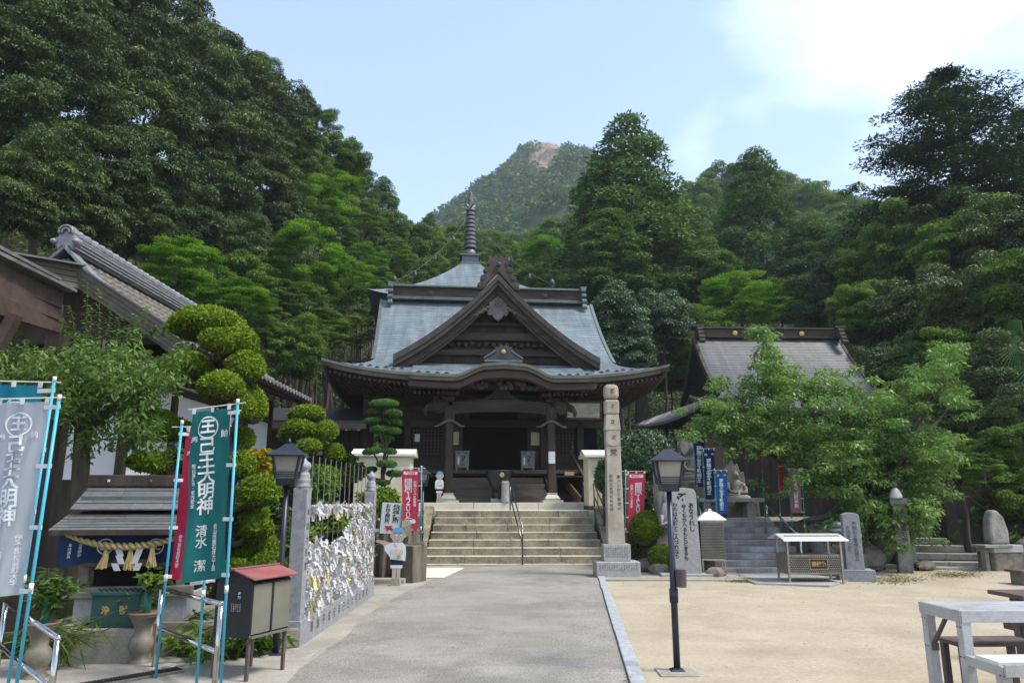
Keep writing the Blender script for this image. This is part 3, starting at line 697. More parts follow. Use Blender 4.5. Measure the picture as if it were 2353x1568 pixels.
for x, y, r, Y, k in [(2330, 1040, 70, 20, "mid"), (2260, 1090, 60, 19.5, "midspray"), (2360, 1140, 70, 19, "mid"), (2290, 1180, 55, 20, "ever"), (2200, 1060, 60, 22, "mid")]:
    tree(k, x, y, r, Y, "yellowish green garden tree at the right edge behind the standing stone", "garden trees at the right edge", "garden_tree", zb=0.0)

# undergrowth on the forest floor
rg = np.random.default_rng(31)
X = rg.uniform(-45, 60, 9000); Y = rg.uniform(19, 120, 9000); Hh = hz(X, Y)
k = (Hh > 0.5) | (Y > 33) | (X < -10) | (X > 14); k &= ~((np.abs(X + 1) < 8) & (Y < 36)) & ~((X > 4) & (X < 16) & (Y < 34)) & ~((X < -3) & (Y < 22))
X, Y, Hh = X[k], Y[k], Hh[k]
rad = rg.uniform(0.6, 1.5, len(X)) * (1 + Y / 90)
lv = clumps(rg, np.stack([X, Y, Hh + rad * 0.3], 1), np.stack([rad, rad, rad * 0.8], 1), 44, 0.34, 0.17, droop=0.4, shell=0.5, tvar=0.35)
tag(link("undergrowth", leaf_mesh("undergrowth", *lv, l_ever)), "dark leafy undergrowth covering the hillside below the trees", "undergrowth", kind="stuff")

for x, y, r, Y in ((640, 700, 60, 30), (700, 700, 60, 31), (760, 760, 55, 31), (820, 760, 45, 34), (700, 780, 60, 29), (850, 700, 40, 38), (600, 720, 50, 29)):
    tree("midspray", x, y, r, Y, "light green understorey tree filling the slope left of the hall eaves", "understorey trees left of the hall", "broadleaf_tree", 1.1)
for x, y, r, Y in ((1600, 760, 60, 40), (1580, 820, 55, 37), (1650, 640, 60, 48), (1960, 720, 60, 36)):
    tree("mid", x, y, r, Y, "mid green tree filling the gap round the right hand hall roof", "trees round the right hand hall", "broadleaf_tree", 1.1)
# ------------------------------------------------------------------ the main hall
PHI = R(5.5)
HALL = empty("temple_hall", (P(1149, 1154, 22).x, 22.0, 0.0), PHI, "large wooden temple hall with green copper roofs and a tall ringed spire", "temple hall")
_s, _c = math.sin(PHI), math.cos(PHI)
def TT(x, y, w):
    """hall coordinates (u, z) of what is seen at (x, y) in the hall's plane w"""
    a, b, c = ray(x, y); hx, hy = HALL.location.x, HALL.location.y
    t = (w + (-_s * hx + _c * hy)) / (-_s * a + _c * b)
    return ((a * t - hx) * _c + (b * t - hy) * _s, HC + c * t)
def uvgrid(name, rows, m, parent, smooth=False, uvs=None, solid=0.0):
    """a grid with a UV in metres: u along the rows, v down the slope"""
    mb = MB(); mb.grid(rows); o = mb.build(name, m, parent, smooth=smooth)
    n = len(rows[0]); us, vs_ = [], [0.0]
    for i in range(1, len(rows)):
        vs_.append(vs_[-1] + (V(rows[i][n // 2]) - V(rows[i - 1][n // 2])).length)
    lay = o.data.uv_layers.new(name="UVMap")
    co = [(p[0] if uvs is None else uvs(p), vs_[i]) for i, r in enumerate(rows) for p in r]
    li = np.empty(len(o.data.loops), np.int32); o.data.loops.foreach_get("vertex_index", li)
    lay.data.foreach_set("uv", np.array(co, np.float32)[li].ravel())
    return o
def courses(n):
    """parameter steps that give each shingle course a raised lower edge: (t, lift)"""
    out = []
    for i in range(n):
        out += [(i / n, 1.0), ((i + 0.97) / n, 0.0)]
    return out + [(1.0, 0.0)]
EV, RW = 0.5, 7.0
def zmain(w): return 5.4 + 0.42 * (w - EV) + 0.0358 * (w - EV) ** 2
def hwid(w):
    k = max(0.0, 1 - (w - EV) / 1.7); return 4.12 + 0.05 * (w - 2) * (w > 2) + 1.48 * k ** 1.6
def lift(u, w):
    k = max(0.0, 1 - (w - EV) / 2.6); return (0.02 + 0.48 * min(1, abs(u) / 5.6) ** 3.2) * k * k
SSTEP = 0.018
def front_rows(sgn=1, nw=46, nu=41):
    rows = []
    for t, l in courses(nw):
        w = EV + (RW - EV) * t; h = hwid(w)
        rows.append([(h * s, w if sgn > 0 else 2 * RW - w, zmain(w) + lift(h * s, w) + SSTEP * l) for s in np.linspace(-1, 1, nu)])
    return rows
uvgrid("roof", front_rows(), m_roofcopper, HALL)
uvgrid("roof", front_rows(-1, 12, 9), m_roofcopper, HALL)
for sg in (-1, 1):
    rows = []
    for t, l in courses(12):
        k = t * 1.7; hu = hwid(EV + k)
        rows.append([(sg * hu, RW + (RW - EV - k) * s, zmain(EV + k) + lift(5.6 * abs(s) ** 1.5, EV + k) + SSTEP * l) for s in np.linspace(-1, 1, 17)])
    uvgrid("side_roof", rows, m_roofcopper, HALL, uvs=lambda p: p[1])
    # verge of the upper roof and the side gable wall
    mb = MB(); n = 14; vr = []
    for w in np.linspace(EV + 1.65, RW, n):
        u = sg * hwid(w)
        vr.append([(u - sg * 0.02, w, zmain(w) + 0.05), (u + sg * 0.10, w, zmain(w) + 0.03), (u + sg * 0.10, w, zmain(w) - 0.24), (u - sg * 0.10, w, zmain(w) - 0.26)])
    mb.grid(vr); mb.build("verge_board", m_copper, HALL, smooth=False)
    mb = MB(); pol = [(w, zmain(w) - 0.1) for w in np.linspace(EV + 1.6, RW, 10)] + [(2 * RW - w, zmain(w) - 0.1) for w in np.linspace(RW, EV + 1.6, 10)]
    mb.add([(sg * 3.75, a, b) for a, b in pol], [tuple(range(len(pol)))]); mb.build("side_gable_wall", m_wood, HALL)
# thick layered eave edge and the soffit with its rafters
def eave_line(us, w0, zf): return [(u, w0, zf(u)) for u in us]
us = np.linspace(-5.6, 5.6, 57); ze = lambda u: zmain(EV) + lift(u, EV)
mb = MB()
mb.grid([[(u, EV - .005, ze(u) + .02) for u in us], [(u, EV - 0.01, ze(u) - .07) for u in us], [(u, EV + .05, ze(u) - .075) for u in us], [(u, EV + .07, ze(u) - .20) for u in us], [(u, EV + .30, ze(u) - .22) for u in us], [(u * .98, EV + .34, ze(u) - .30) for u in us]])
for sg in (-1, 1):
    ws = np.linspace(EV, 2 * RW - EV, 41); zs = lambda w: ze(5.6 * abs((w - RW) / (RW - EV)) ** 1.5)
    mb.grid([[(sg * 5.6, w, zs(w) + .02) for w in ws], [(sg * 5.6, w, zs(w) - .07) for w in ws], [(sg * 5.55, w, zs(w) - .20) for w in ws], [(sg * 5.3, w, zs(w) - .22) for w in ws]])
mb.build("eave_board", m_greyboard, HALL)
mb = MB()
mb.grid([[(u, EV + .2, ze(u) - .24) for u in us], [(u * .8, 1.7, 5.22 + .25 * lift(u, EV)) for u in us], [(u * .7, 2.6, 5.35) for u in us]])
for sg in (-1, 1):
    mb.grid([[(sg * 5.45, w, zs(w) - .23) for w in ws], [(sg * 4.2, RW + (w - RW) * .85, 5.25) for w in ws], [(sg * 3.7, RW + (w - RW) * .75, 5.35) for w in ws]])
mb.build("soffit", m_wood, HALL)
mb = MB()
for u in np.arange(-5.35, 5.36, 0.155):
    if abs(u) < 2.72: continue
    mb.beam((u, EV + .22, ze(u) - .31), (u * .93, 2.4, 5.16 + .1 * lift(u, EV)), .075, .085)
    mb.beam((u, EV + .75, ze(u) - .37), (u * .93, 2.5, 5.02 + .1 * lift(u, EV)), .075, .085)
mb.build("rafters", m_woodred, HALL, kind="stuff")
# the porch roof and its undulating gable
def bump(u, w):
    a = abs(u - 0.03); b = 0.0
    if a < 1.5:
        k = (1.5 - a) / 0.95; k = min(1.0, max(0.0, k)); b = 0.34 * k * k * (3 - 2 * k) + 0.05 * max(0, 1 - a / 0.7)
    f = max(0.0, min(1.0, (0.95 - w) / 1.9)); return b * (f * f * (3 - 2 * f)) ** 0.8
KW0, KW1, KU = -1.3, 1.55, 2.78
def zk(u, w): return 5.12 + (zmain(KW1) + 0.02 - 5.12) * (0.72 * (w - KW0) / (KW1 - KW0) + 0.28 * ((w - KW0) / (KW1 - KW0)) ** 2) + bump(u, w) + 0.05 * (abs(u) / KU) ** 4
rows = []
for t, l in courses(21):
    w = KW0 + (KW1 - KW0) * t
    rows.append([(u, w, zk(u, w) + SSTEP * l) for u in np.linspace(-KU, KU, 75)])
uvgrid("porch_roof", rows, m_roofcopper, HALL)
us2 = np.linspace(-KU, KU, 75); zb = lambda u: zk(u, KW0)
mb = MB()
mb.grid([[(u, KW0 - .006, zb(u) + .03) for u in us2], [(u, KW0 - .012, zb(u) - .055) for u in us2], [(u, KW0 + .03, zb(u) - .06) for u in us2], [(u, KW0 + .035, zb(u) - .15) for u in us2], [(u, KW0 + .35, zb(u) - .17) for u in us2]])
for sg in (-1, 1):
    wk = np.linspace(KW0, 0.9, 12)
    mb.grid([[(sg * KU, w, zk(KU, w) + .02) for w in wk], [(sg * (KU + .01), w, zk(KU, w) - .06) for w in wk], [(sg * (KU - .03), w, zk(KU, w) - .17) for w in wk]])
mb.build("porch_eave_board", m_greyboard, HALL)
mb = MB()
z2 = lambda u: zb(u) - .19
mb.grid([[(u, KW0 + .16, z2(u)) for u in us2], [(u, KW0 + .165, z2(u) - .16 - .10 * bump(u, KW0)) for u in us2], [(u, KW0 + .42, z2(u) - .17 - .10 * bump(u, KW0)) for u in us2]])
mb.build("undulating_gable_board", m_woodred, HALL)
mb = MB(); mb.grid([[(u, KW0 + .3, zb(u) - .17) for u in us2], [(u, 0.2, 5.12) for u in us2], [(u, 1.6, 5.2) for u in us2]]); mb.build("porch_soffit", m_wood, HALL)
mb = MB()
for u in np.arange(-2.62, 2.63, 0.14):
    if abs(u) < 1.35: continue
    mb.beam((u, KW0 + .24, 4.80), (u, 0.6, 5.02), .065, .075); mb.beam((u, KW0 + .62, 4.70), (u, 0.8, 4.90), .065, .075)
mb.build("porch_rafters", m_woodred, HALL, kind="stuff")
for sg in (-1, 1): MB().beam((sg * 1.2, KW0 + .2, 4.89), (sg * 2.66, KW0 + .2, 4.89), .05, .10).build("porch_fascia", m_woodred, HALL)
# snow guards
gm = MB(); gm.box((0, 0, 0), (.15, .05, .02)).box((0, -.01, .015), (.06, .08, .03)); gme = gm.mesh("snow_guard", m_bronze)
for sg in (-1, 1):
    for i in range(9):
        u = sg * (4.9 - i * 0.255); w = EV + (0.42 if i % 2 else 0.25)
        if abs(u) > KU + .1: link("snow_guard", gme, HALL, (u, w, zmain(w) + lift(u, w) + .05))
    for i in range(4):
        u = sg * (2.5 - i * 0.27); w = KW0 + .12 + .1 * (i % 2)
        link("snow_guard", gme, HALL, (u, w, zk(u, w) + .05))
# the great triangular gable
GW, GP, GF, GU = 1.45, 8.97, 6.14, 3.42
def zg(u):
    s = min(1, abs(u) / GU); return GP - (GP - GF) * (s + 0.36 * s * (1 - s))
def wback(z):
    lo, hi = GW, RW
    for _ in range(30):
        m_ = (lo + hi) / 2
        if zmain(m_) < z: lo = m_
        else: hi = m_
    return lo + .15
for sg in (-1, 1):
    rows = []
    for t, l in courses(30):
        u = sg * GU * (1 - t); z = zg(u)
        rows.append([(u, GW - .25 + (wback(z) - GW + .25) * k, z + SSTEP * l) for k in np.linspace(0, 1, 9)])
    uvgrid("gable_roof", rows, m_roofcopper, HALL, uvs=lambda p: p[1])
    def strip(name, o0, o1, w0, w1, m, u1=GU):
        mb = MB(); a = []
        for u in np.linspace(0.0, u1, 27):
            z = zg(u); a.append([(sg * u, w0, z + o0), (sg * u, w0, z + o1), (sg * u, w1, z + o1), (sg * u, w1, z + o0)])
        mb.grid([r + [r[0]] for r in a]); e = a[-1]; mb.add(e, [(0, 1, 2, 3)]); mb.build(name, m, HALL)
    strip("verge_roll", .05, -.16, GW - .36, GW - .10, m_verge)
    strip("verge_layer", -.162, -.33, GW - .31, GW - .05, m_verge)
    strip("barge_board", -.335, -.58, GW - .16, GW - .04, m_woodh, GU * .985)
    strip("inner_barge_board", -.58, -.70, GW - .08, GW + .04, m_woodred, GU * .93)
mb = MB(); pol = [(-GU * .9, GF), (GU * .9, GF)] + [(u, zg(u) - .5) for u in np.linspace(GU * .9, -GU * .9, 21)]
mb.add([(a, GW + .42, b) for a, b in pol], [tuple(range(len(pol)))]); mb.build("gable_wall", m_wood, HALL)
for z, w0, h in ((6.42, 2.45, .20), (6.98, 1.75, .26), (7.42, 1.25, .10)):
    MB().box((0, GW + .32, z), (2 * w0, .18, h)).build("gable_beam", m_woodh, HALL, bevel=.02)
mb = MB()
for i in range(14):
    a = -1.55 + i * .24; mb.lathe([(.0, -.1), (.09, -.06), (.11, 0), (.08, .07), (0, .1)], 7, (a, GW + .36, 6.70 + .03 * (i % 2)))
mb.build("gable_carving", m_wood, HALL, smooth=True)
# hanging ornament under the peak
def mirror(p): return p + [(-x, z) for x, z in reversed(p)]
mb = MB(); mb.prism(mirror([(0, .12), (.16, .02), (.30, -.12), (.30, -.33), (.36, -.40), (.34, -.52), (.24, -.56), (.20, -.50), (.15, -.62), (0, -.72)]), -.06, .06, lambda p: (p[0], GW - .12 + p[1], 8.16 + p[2]))
gy_ = mb.build("hanging_ornament", m_carve, HALL, bevel=.015)
for sg in (-1, 1):
    mb = MB()
    for i in range(9):
        a = sg * (.34 + .075 * i); z = -.20 - .045 * i - .025 * (i % 2)
        mb.lathe([(.0, -.06), (.075 - .004 * i, -.03), (.085 - .005 * i, .02), (.05, .06), (0, .07)], 7, (a, GW - .12, 8.08 + z))
    mb.build("ornament_wing", m_carve, gy_, smooth=True)
mb = MB()
for k in range(6):
    a = k * math.pi / 3; mb.beam((.03 * math.cos(a), GW - .20, 8.02 + .03 * math.sin(a)), (.10 * math.cos(a), GW - .20, 8.02 + .10 * math.sin(a)), .05, .04)
mb.build("ornament_flower", m_carve, gy_)
# crest on the gable peak
mb = MB()
mb.prism(mirror([(0, .62), (.10, .70), (.20, .60), (.34, .62), (.37, .50), (.33, .46), (.33, .30), (.44, .28), (.52, .16), (.46, .05), (.52, -.05), (.62, -.14), (.58, -.26), (.70, -.40), (.72, -.52), (.55, -.52), (.30, -.22), (0, .12)]), -.09, .12, lambda p: (p[0], GW - .28 + p[1], 8.98 + p[2]))
cr = mb.build("gable_crest", m_verge, HALL, bevel=.02)
MB().lathe([(0, 0), (.08, 0), (.08, .05), (.05, .07), (0, .07)], 12).build("crest_boss", m_bronze, cr, (0, GW - .40, 9.33)).rotation_euler = (math.pi / 2, 0, 0)
for sg in (-1, 1):
    for z, r in ((9.40, .07), (9.16, .09), (8.88, .09), (8.62, .08)):
        MB().tube([(sg * (.30 + (9.4 - z) * .42), GW - .40, z), (sg * (.30 + (9.4 - z) * .42), GW - .16, z)], r, 8).build("crest_scroll", m_verge, cr)
# crest on the undulating gable
mb = MB(); mb.prism(mirror([(0, .36), (.08, .40), (.15, .33), (.26, .33), (.27, .24), (.22, .20), (.26, .10), (.40, .04), (.58, -.06), (.60, -.12), (.3, -.08), (0, -.04)]), -.08, .08, lambda p: (p[0] + .03, -.55 + p[1], 5.80 + p[2]))
pc = mb.build("porch_crest", m_bronze, HALL, bevel=.012)
mb = MB()
for sg in (-1, 1): mb.tube([(.03 + sg * .24, -.62, 6.03), (.03 + sg * .36, -.62, 5.93), (.03 + sg * .50, -.62, 5.84), (.03 + sg * .60, -.62, 5.78)], .028, 6)
mb.box((.03, -.55, 5.70), (1.15, .2, .07)); mb.build("crest_rim", m_copper, pc)
MB().lathe([(0, 0), (.07, 0), (.07, .04), (0, .06)], 12).build("crest_boss", m_goldtxt, pc, (.03, -.64, 5.98)).rotation_euler = (math.pi / 2, 0, 0)
# ridge
MB().box((0, RW, 9.95), (8.0, .42, .44)).build("ridge", m_woodh, HALL, bevel=.02)
MB().box((0, RW, 10.21), (8.25, .62, .07)).box((0, RW, 10.27), (8.15, .40, .05)).build("ridge_cap", m_copper, HALL, bevel=.015)
MB().box((0, RW - .05, 9.70), (8.3, .62, .07)).box((0, RW - .08, 9.62), (8.36, .72, .05)).build("ridge_base", m_copper, HALL, bevel=.015)
for sg in (-1, 1):
    mb = MB(); mb.box((sg * 4.02, RW - .25, 10.28), (.26, .36, .10)); mb.box((sg * 4.02, RW - .20, 9.98), (.17, .26, .55))
    for k, (z, r) in enumerate(((10.16, .10), (9.92, .10), (9.66, .11), (9.40, .10))):
        mb.tube([(sg * 4.02 - .10, RW - .36 - .06 * k, z), (sg * 4.02 + .10, RW - .36 - .06 * k, z)], r, 10)
    mb.beam((sg * 4.02, RW - .3, 9.9), (sg * 4.02, RW - .55, 9.40), .16, .12)
    mb.build("ridge_end_ornament", m_copper, HALL, bevel=.01)
for u in (-2.4, 2.4): MB().lathe([(0, 0), (.11, 0), (.11, .03), (.06, .05), (0, .05)], 14).build("ridge_boss", m_verge, HALL, (u, RW - .21, 9.95)).rotation_euler = (math.pi / 2, 0, 0)
# rear pyramid roof with the ringed spire
QC, QW, QH = -0.52, 14.0, 4.75
for k in range(4):
    rows = []
    for t, l in courses(26):
        h = QH * (1 - t) + .45 * t; z = 10.35 + 3.2 * (0.62 * t + 0.38 * t * t)
        r = []
        for s in np.linspace(-1, 1, 21):
            p = V((s * h, -h, z + .40 * abs(s) ** 3 * (1 - t) ** 2 + SSTEP * l)); p.rotate(Matrix.Rotation(k * math.pi / 2, 3, "Z"))
            r.append((QC + p.x, QW + p.y, p.z))
        rows.append(r)
    uvgrid("rear_roof", rows, m_roofcopper, HALL, uvs=(lambda p: p[0]) if k % 2 == 0 else (lambda p: p[1]))
MB().box((QC, QW, 9.5), (6.4, 6.4, 1.9)).build("rear_drum", m_wood, HALL)
mb = MB(); mb.box((QC, QW, 13.56), (1.02, 1.02, .10)); mb.box((QC, QW, 13.80), (.86, .86, .40)); mb.box((QC, QW, 14.03), (1.06, 1.06, .09)); mb.build("spire_base", m_spire, HALL, bevel=.01)
mb = MB(); mb.lathe([(.30, 0), (.34, .15), (.24, .36), (.20, .40)], 14, (QC, QW, 14.07)); mb.tube([(QC, QW, 14.4), (QC, QW, 16.9)], .055, 8); mb.build("spire_mast", m_spire, HALL, smooth=True)
for i in range(9):
    r = .32 - .010 * i
    MB().lathe([(r * .55, 0), (r * .96, -.03), (r, .02), (r * .98, .13), (r * .55, .12)], 18).build("spire_ring", m_spire, HALL, (QC, QW, 14.55 + .232 * i), smooth=False)
mb = MB()
mb.lathe([(.22, 0), (.30, .10), (.20, .16), (.10, .3), (.16, .42), (.10, .55), (.17, .68), (.06, .86), (.10, .95), (.03, 1.12), (0, 1.2)], 10, (QC, QW, 16.62), sy=.6)
for k in range(4):
    a = k * math.pi / 2 + .4; mb.beam((QC, QW, 16.78), (QC + .28 * math.cos(a), QW + .28 * math.sin(a), 17.0), .05, .12)
mb.build("spire_finial", m_spire, HALL, smooth=True)
for x, y in ((905, 655), (1268, 662)):
    u, z = TT(x, y, 9.7)
    f = MB(); f.lathe([(.09, -.55), (.09, 0), (.14, .04), (.10, .1), (.13, .17), (.15, .27), (.10, .38), (.03, .46), (0, .5)], 12)
    f.build("corner_finial", m_bronze, HALL, (u, 9.7, z), smooth=True)
    a, b = V((u, 9.7, z + .2)), V((QC, QW, 16.55)); pts = []
    for i in range(13):
        s = i / 12; p = a.lerp(b, s); p.z -= 1.15 * 4 * s * (1 - s) * .5; pts.append(p)
    MB().tube(pts, .011, 5).build("chain", m_copper, HALL)
    for i in (3, 6, 9):
        MB().lathe([(.02, .1), (.05, .06), (.07, -.06), (.075, -.1)], 8).build("wind_bell", m_copper, HALL, pts[i] - V((0, 0, .12)))
# ---- body under the roofs
MB().box((0, 7.0, 3.9), (7.2, 8.4, 2.8)).build("shade_dark_inner_walls", m_dark, HALL)  # near-black block, shade of the hall's openings put into its colour
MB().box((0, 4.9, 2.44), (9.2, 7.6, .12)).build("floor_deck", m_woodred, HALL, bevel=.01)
MB().box((0, 6.3, 1.9), (7.6, 9.6, .96)).build("underfloor_shade", m_dark, HALL)  # solid near-black block stands in for the shade below the deck
FW = 2.7
for u in (-4.35, -2.95, -1.66, 1.70, 2.98, 4.35):
    MB().box((u, FW, 3.80), (.24, .24, 2.64)).build("wall_post", m_wood, HALL, bevel=.015)
for z, h in ((4.12, .24), (4.62, .20), (5.02, .22)):
    MB().box((0, FW - .02, z), (8.9, .20, h)).build("tie_beam", m_woodh, HALL, bevel=.012)
MB().box((0, FW + .06, 4.55), (8.6, .08, .9)).build("upper_wall", m_wood, HALL)
for u in (-1.33, 1.42):
    MB().box((u, FW + .05, 3.28), (.50, .06, 1.5)).build("door_leaf", m_woodred, HALL)
    MB().box((u, FW - .02, 3.62), (.30 if u > 0 else .24, .02, .44)).build("notice_sheet", m_plaster, HALL)
for sg in (-1, 1):
    c = sg * 2.33
    mb = MB(); x0, x1, z0, z1 = c - .54, c + .54, 3.10, 3.98
    for i in range(10): mb.box((x0 + (x1 - x0) * i / 9, FW + .02, (z0 + z1) / 2), (.052, .05, z1 - z0))
    for i in range(9): mb.box(((x0 + x1) / 2, FW + .018, z0 + (z1 - z0) * i / 8), (x1 - x0 + .05, .046, .052))
    mb.build("lattice_window", m_woodred, HALL)
    mb = MB()
    for i in range(5): mb.box((c, FW + .02 - .006 * (i % 2), 2.62 + i * .098), (1.15, .05, .092))
    mb.build("wall_boards", m_woodh, HALL)
    MB().box((sg * 3.66, FW + .02, 2.75), (1.2, .05, .5)).build("wall_panel", m_woodh, HALL)
# brackets under the main eave
for u in (-4.35, -2.95, 2.98, 4.35):
    mb = MB(); mb.box((u, FW - .12, 5.0), (.26, .5, .14)); mb.box((u, FW - .2, 5.14), (.8, .14, .13)); mb.box((u, FW - .45, 5.16), (.14, .8, .14))
    for k in (-.34, 0, .34): mb.box((u + k, FW - .2, 5.25), (.17, .18, .10), taper=(1.25, 1.25))
    mb.build("eave_bracket", m_wood, HALL, bevel=.008)
# porch: columns, beam, carvings, steps
for sg in (-1, 1):
    c = MB().box((sg * 1.56, 0, 3.03), (.235, .235, 2.75)).build("porch_column", m_wood, HALL, bevel=.03)
    MB().box((sg * 1.56, 0, 1.52), (.62, .62, .08)).build("column_base", m_treadstone, c, bevel=.01)
    MB().lathe([(.30, 0), (.33, .05), (.27, .11), (.21, .16), (.235, .21)], 4, (sg * 1.56, 0, 1.56)).build("column_shoe", m_treadstone, c, bevel=.01)
    # moustache shaped bracket across the column
    mb = MB(); pts = []
    for t in np.linspace(-1, 1, 15): pts.append((sg * 1.56 + .46 * t, -.16, 3.86 + .07 * math.cos(t * 3.0) - .10 * abs(t) ** 1.5 + .06 * max(0, abs(t) - .75) * 4))
    mb.tube(pts, [.045 - .018 * abs(t) for t in np.linspace(-1, 1, 15)], 8); mb.build("curved_bracket", m_carve, HALL, smooth=True)
    MB().box((sg * 1.56, -.02, 4.12), (.30, .30, .52), taper=(1.1, 1.1)).build("column_wrap", m_wood, HALL, bevel=.02)
    # carved beast head looking outward
    mb = MB(); rr = random.Random(5)
    mb.lathe([(0, -.26), (.17, -.2), (.23, -.04), (.21, .12), (.10, .22), (0, .24)], 10, (sg * 1.86, -.02, 4.40), sx=1.25)
    mb.tube([(sg * 2.0, -.05, 4.40), (sg * 2.22, -.08, 4.34), (sg * 2.32, -.08, 4.20), (sg * 2.30, -.08, 4.08)], [.14, .10, .07, .04], 8)
    mb.tube([(sg * 1.98, -.14, 4.30), (sg * 2.18, -.2, 4.22), (sg * 2.24, -.2, 4.30)], [.035, .03, .01], 6)
    for i in range(10): a = rr.random() * 6; mb.lathe([(0, -.06), (.06, -.03), (.07, .02), (0, .07)], 6, (sg * (1.80 + rr.uniform(-.12, .25)), -.16 + rr.uniform(-.05, .05), 4.45 + rr.uniform(-.15, .2)))
    mb.build("carved_beast", m_wood, HALL, smooth=True)
    mb = MB()
    for k in range(3): mb.box((sg * 1.56, 0, 4.58 + .17 * k), (.30 + .30 * k, .26 + .2 * k, .12)); mb.box((sg * 1.56, 0, 4.66 + .17 * k), (.16 + .30 * k, .20 + .2 * k, .06))
    mb.build("bracket_set", m_wood, HALL, bevel=.01)
    mb = MB(); mb.tube([(sg * 1.5, .1, 4.6), (sg * 1.5, 1.2, 4.95), (sg * 1.5, 2.6, 4.75)], [.13, .15, .13], 8); mb.build("rainbow_beam", m_wood, HALL)
mb = MB(); rows = []
for t in np.linspace(-1, 1, 25):
    u = 1.5 * t; z = 4.13 + .09 * (1 - t * t); h = .36
    rows.append([(u, -.15, z), (u, .15, z), (u, .15, z + h), (u, -.15, z + h), (u, -.15, z)])
mb.grid(rows); mb.build("porch_beam", m_woodh, HALL)
mb = MB(); mb.box((0, 0, 4.98), (5.2, .2, .16)); mb.build("eave_purlin", m_wood, HALL)
mb = MB(); mb.prism(mirror([(0, .42), (.18, .40), (.32, .20), (.55, .06), (.85, .0), (.85, -.06), (.5, -.02), (.3, .06), (0, .05)]), -.08, .08, lambda p: (p[0], -.02 + p[1], 4.55 + p[2])); mb.build("frog_leg_strut", m_wood, HALL, bevel=.01)
mb = MB(); rr = random.Random(9)
for i in range(34):
    u = rr.uniform(-1.1, 1.1); z = 4.86 + .42 * (1 - (u / 1.2) ** 2) * rr.random()
    mb.lathe([(0, -.09), (.08, -.05), (.10, .01), (.06, .08), (0, .1)], 7, (u, KW0 + .62 + rr.uniform(-.05, .05), z))
mb.build("dragon_carving", m_woodh, HALL, smooth=True)
mb = MB(); mb.box((-.10, .9, 4.52), (1.6, .05, .40)); mb.build("name_board", m_dark, HALL).rotation_euler = (R(-8), 0, 0)
for u, s in ((-.62, "原"), (.55, "言")):
    lettering(s, .20, m_goldtxt, HALL, lambda a, b, u=u: (u + a, .80, 4.55 + b))
m_wornwood = mat("worn_wood", (.085, .066, .052), (.14, .11, .088), scale=5, stretch=(.1, 1, 1), rough=.7, bump=.2, fine=.12)
for i in range(5):
    MB().box((0, .55 + i * .30, 1.49 + .10 + i * .2 - .03), (3.0, .34, .20)).build("wooden_step", m_wornwood, HALL, bevel=.01)
MB().box((0, 2.0, 2.40), (3.1, 1.4, .14)).build("porch_floor", m_woodred, HALL, bevel=.01)
for sg in (-1, 1): MB().beam((sg * 1.58, .35, 1.60), (sg * 1.58, 1.9, 2.55), .07, .2).build("stair_string", m_wood, HALL)
# stone platform
for x0, x1 in ((-2.45, -.85), (-.84, 1.05), (1.06, 2.65)):
    MB().box(((x0 + x1) / 2, 2.4, 1.385), (x1 - x0, 6.2, .21)).build("platform_stone", m_treadstone, HALL, bevel=.012)
# red string of the right side stair and its newel post
mb = MB(); mb.beam((2.45, .1, 1.55), (1.98, 1.9, 2.55), .06, .26); mb.build("side_stair_string", m_woodred, HALL)
mb = MB(); mb.box((2.55, 1.9, 2.75), (.13, .13, .9)); mb.lathe([(.05, 0), (.08, .05), (.06, .12), (.08, .2), (.03, .3), (0, .33)], 10, (2.55, 1.9, 3.2)); mb.beam((2.55, 1.9, 3.0), (2.75, .7, 2.2), .08, .10); mb.beam((2.55, 1.9, 2.7), (2.75, .7, 1.9), .06, .08); mb.build("side_balustrade", m_woodred, HALL)
HM = HALL.matrix_basis.copy(); HM = Matrix.Translation(HALL.location) @ Matrix.Rotation(PHI, 4, "Z")
def HW(u, w, z): return HM @ V((u, w, z))
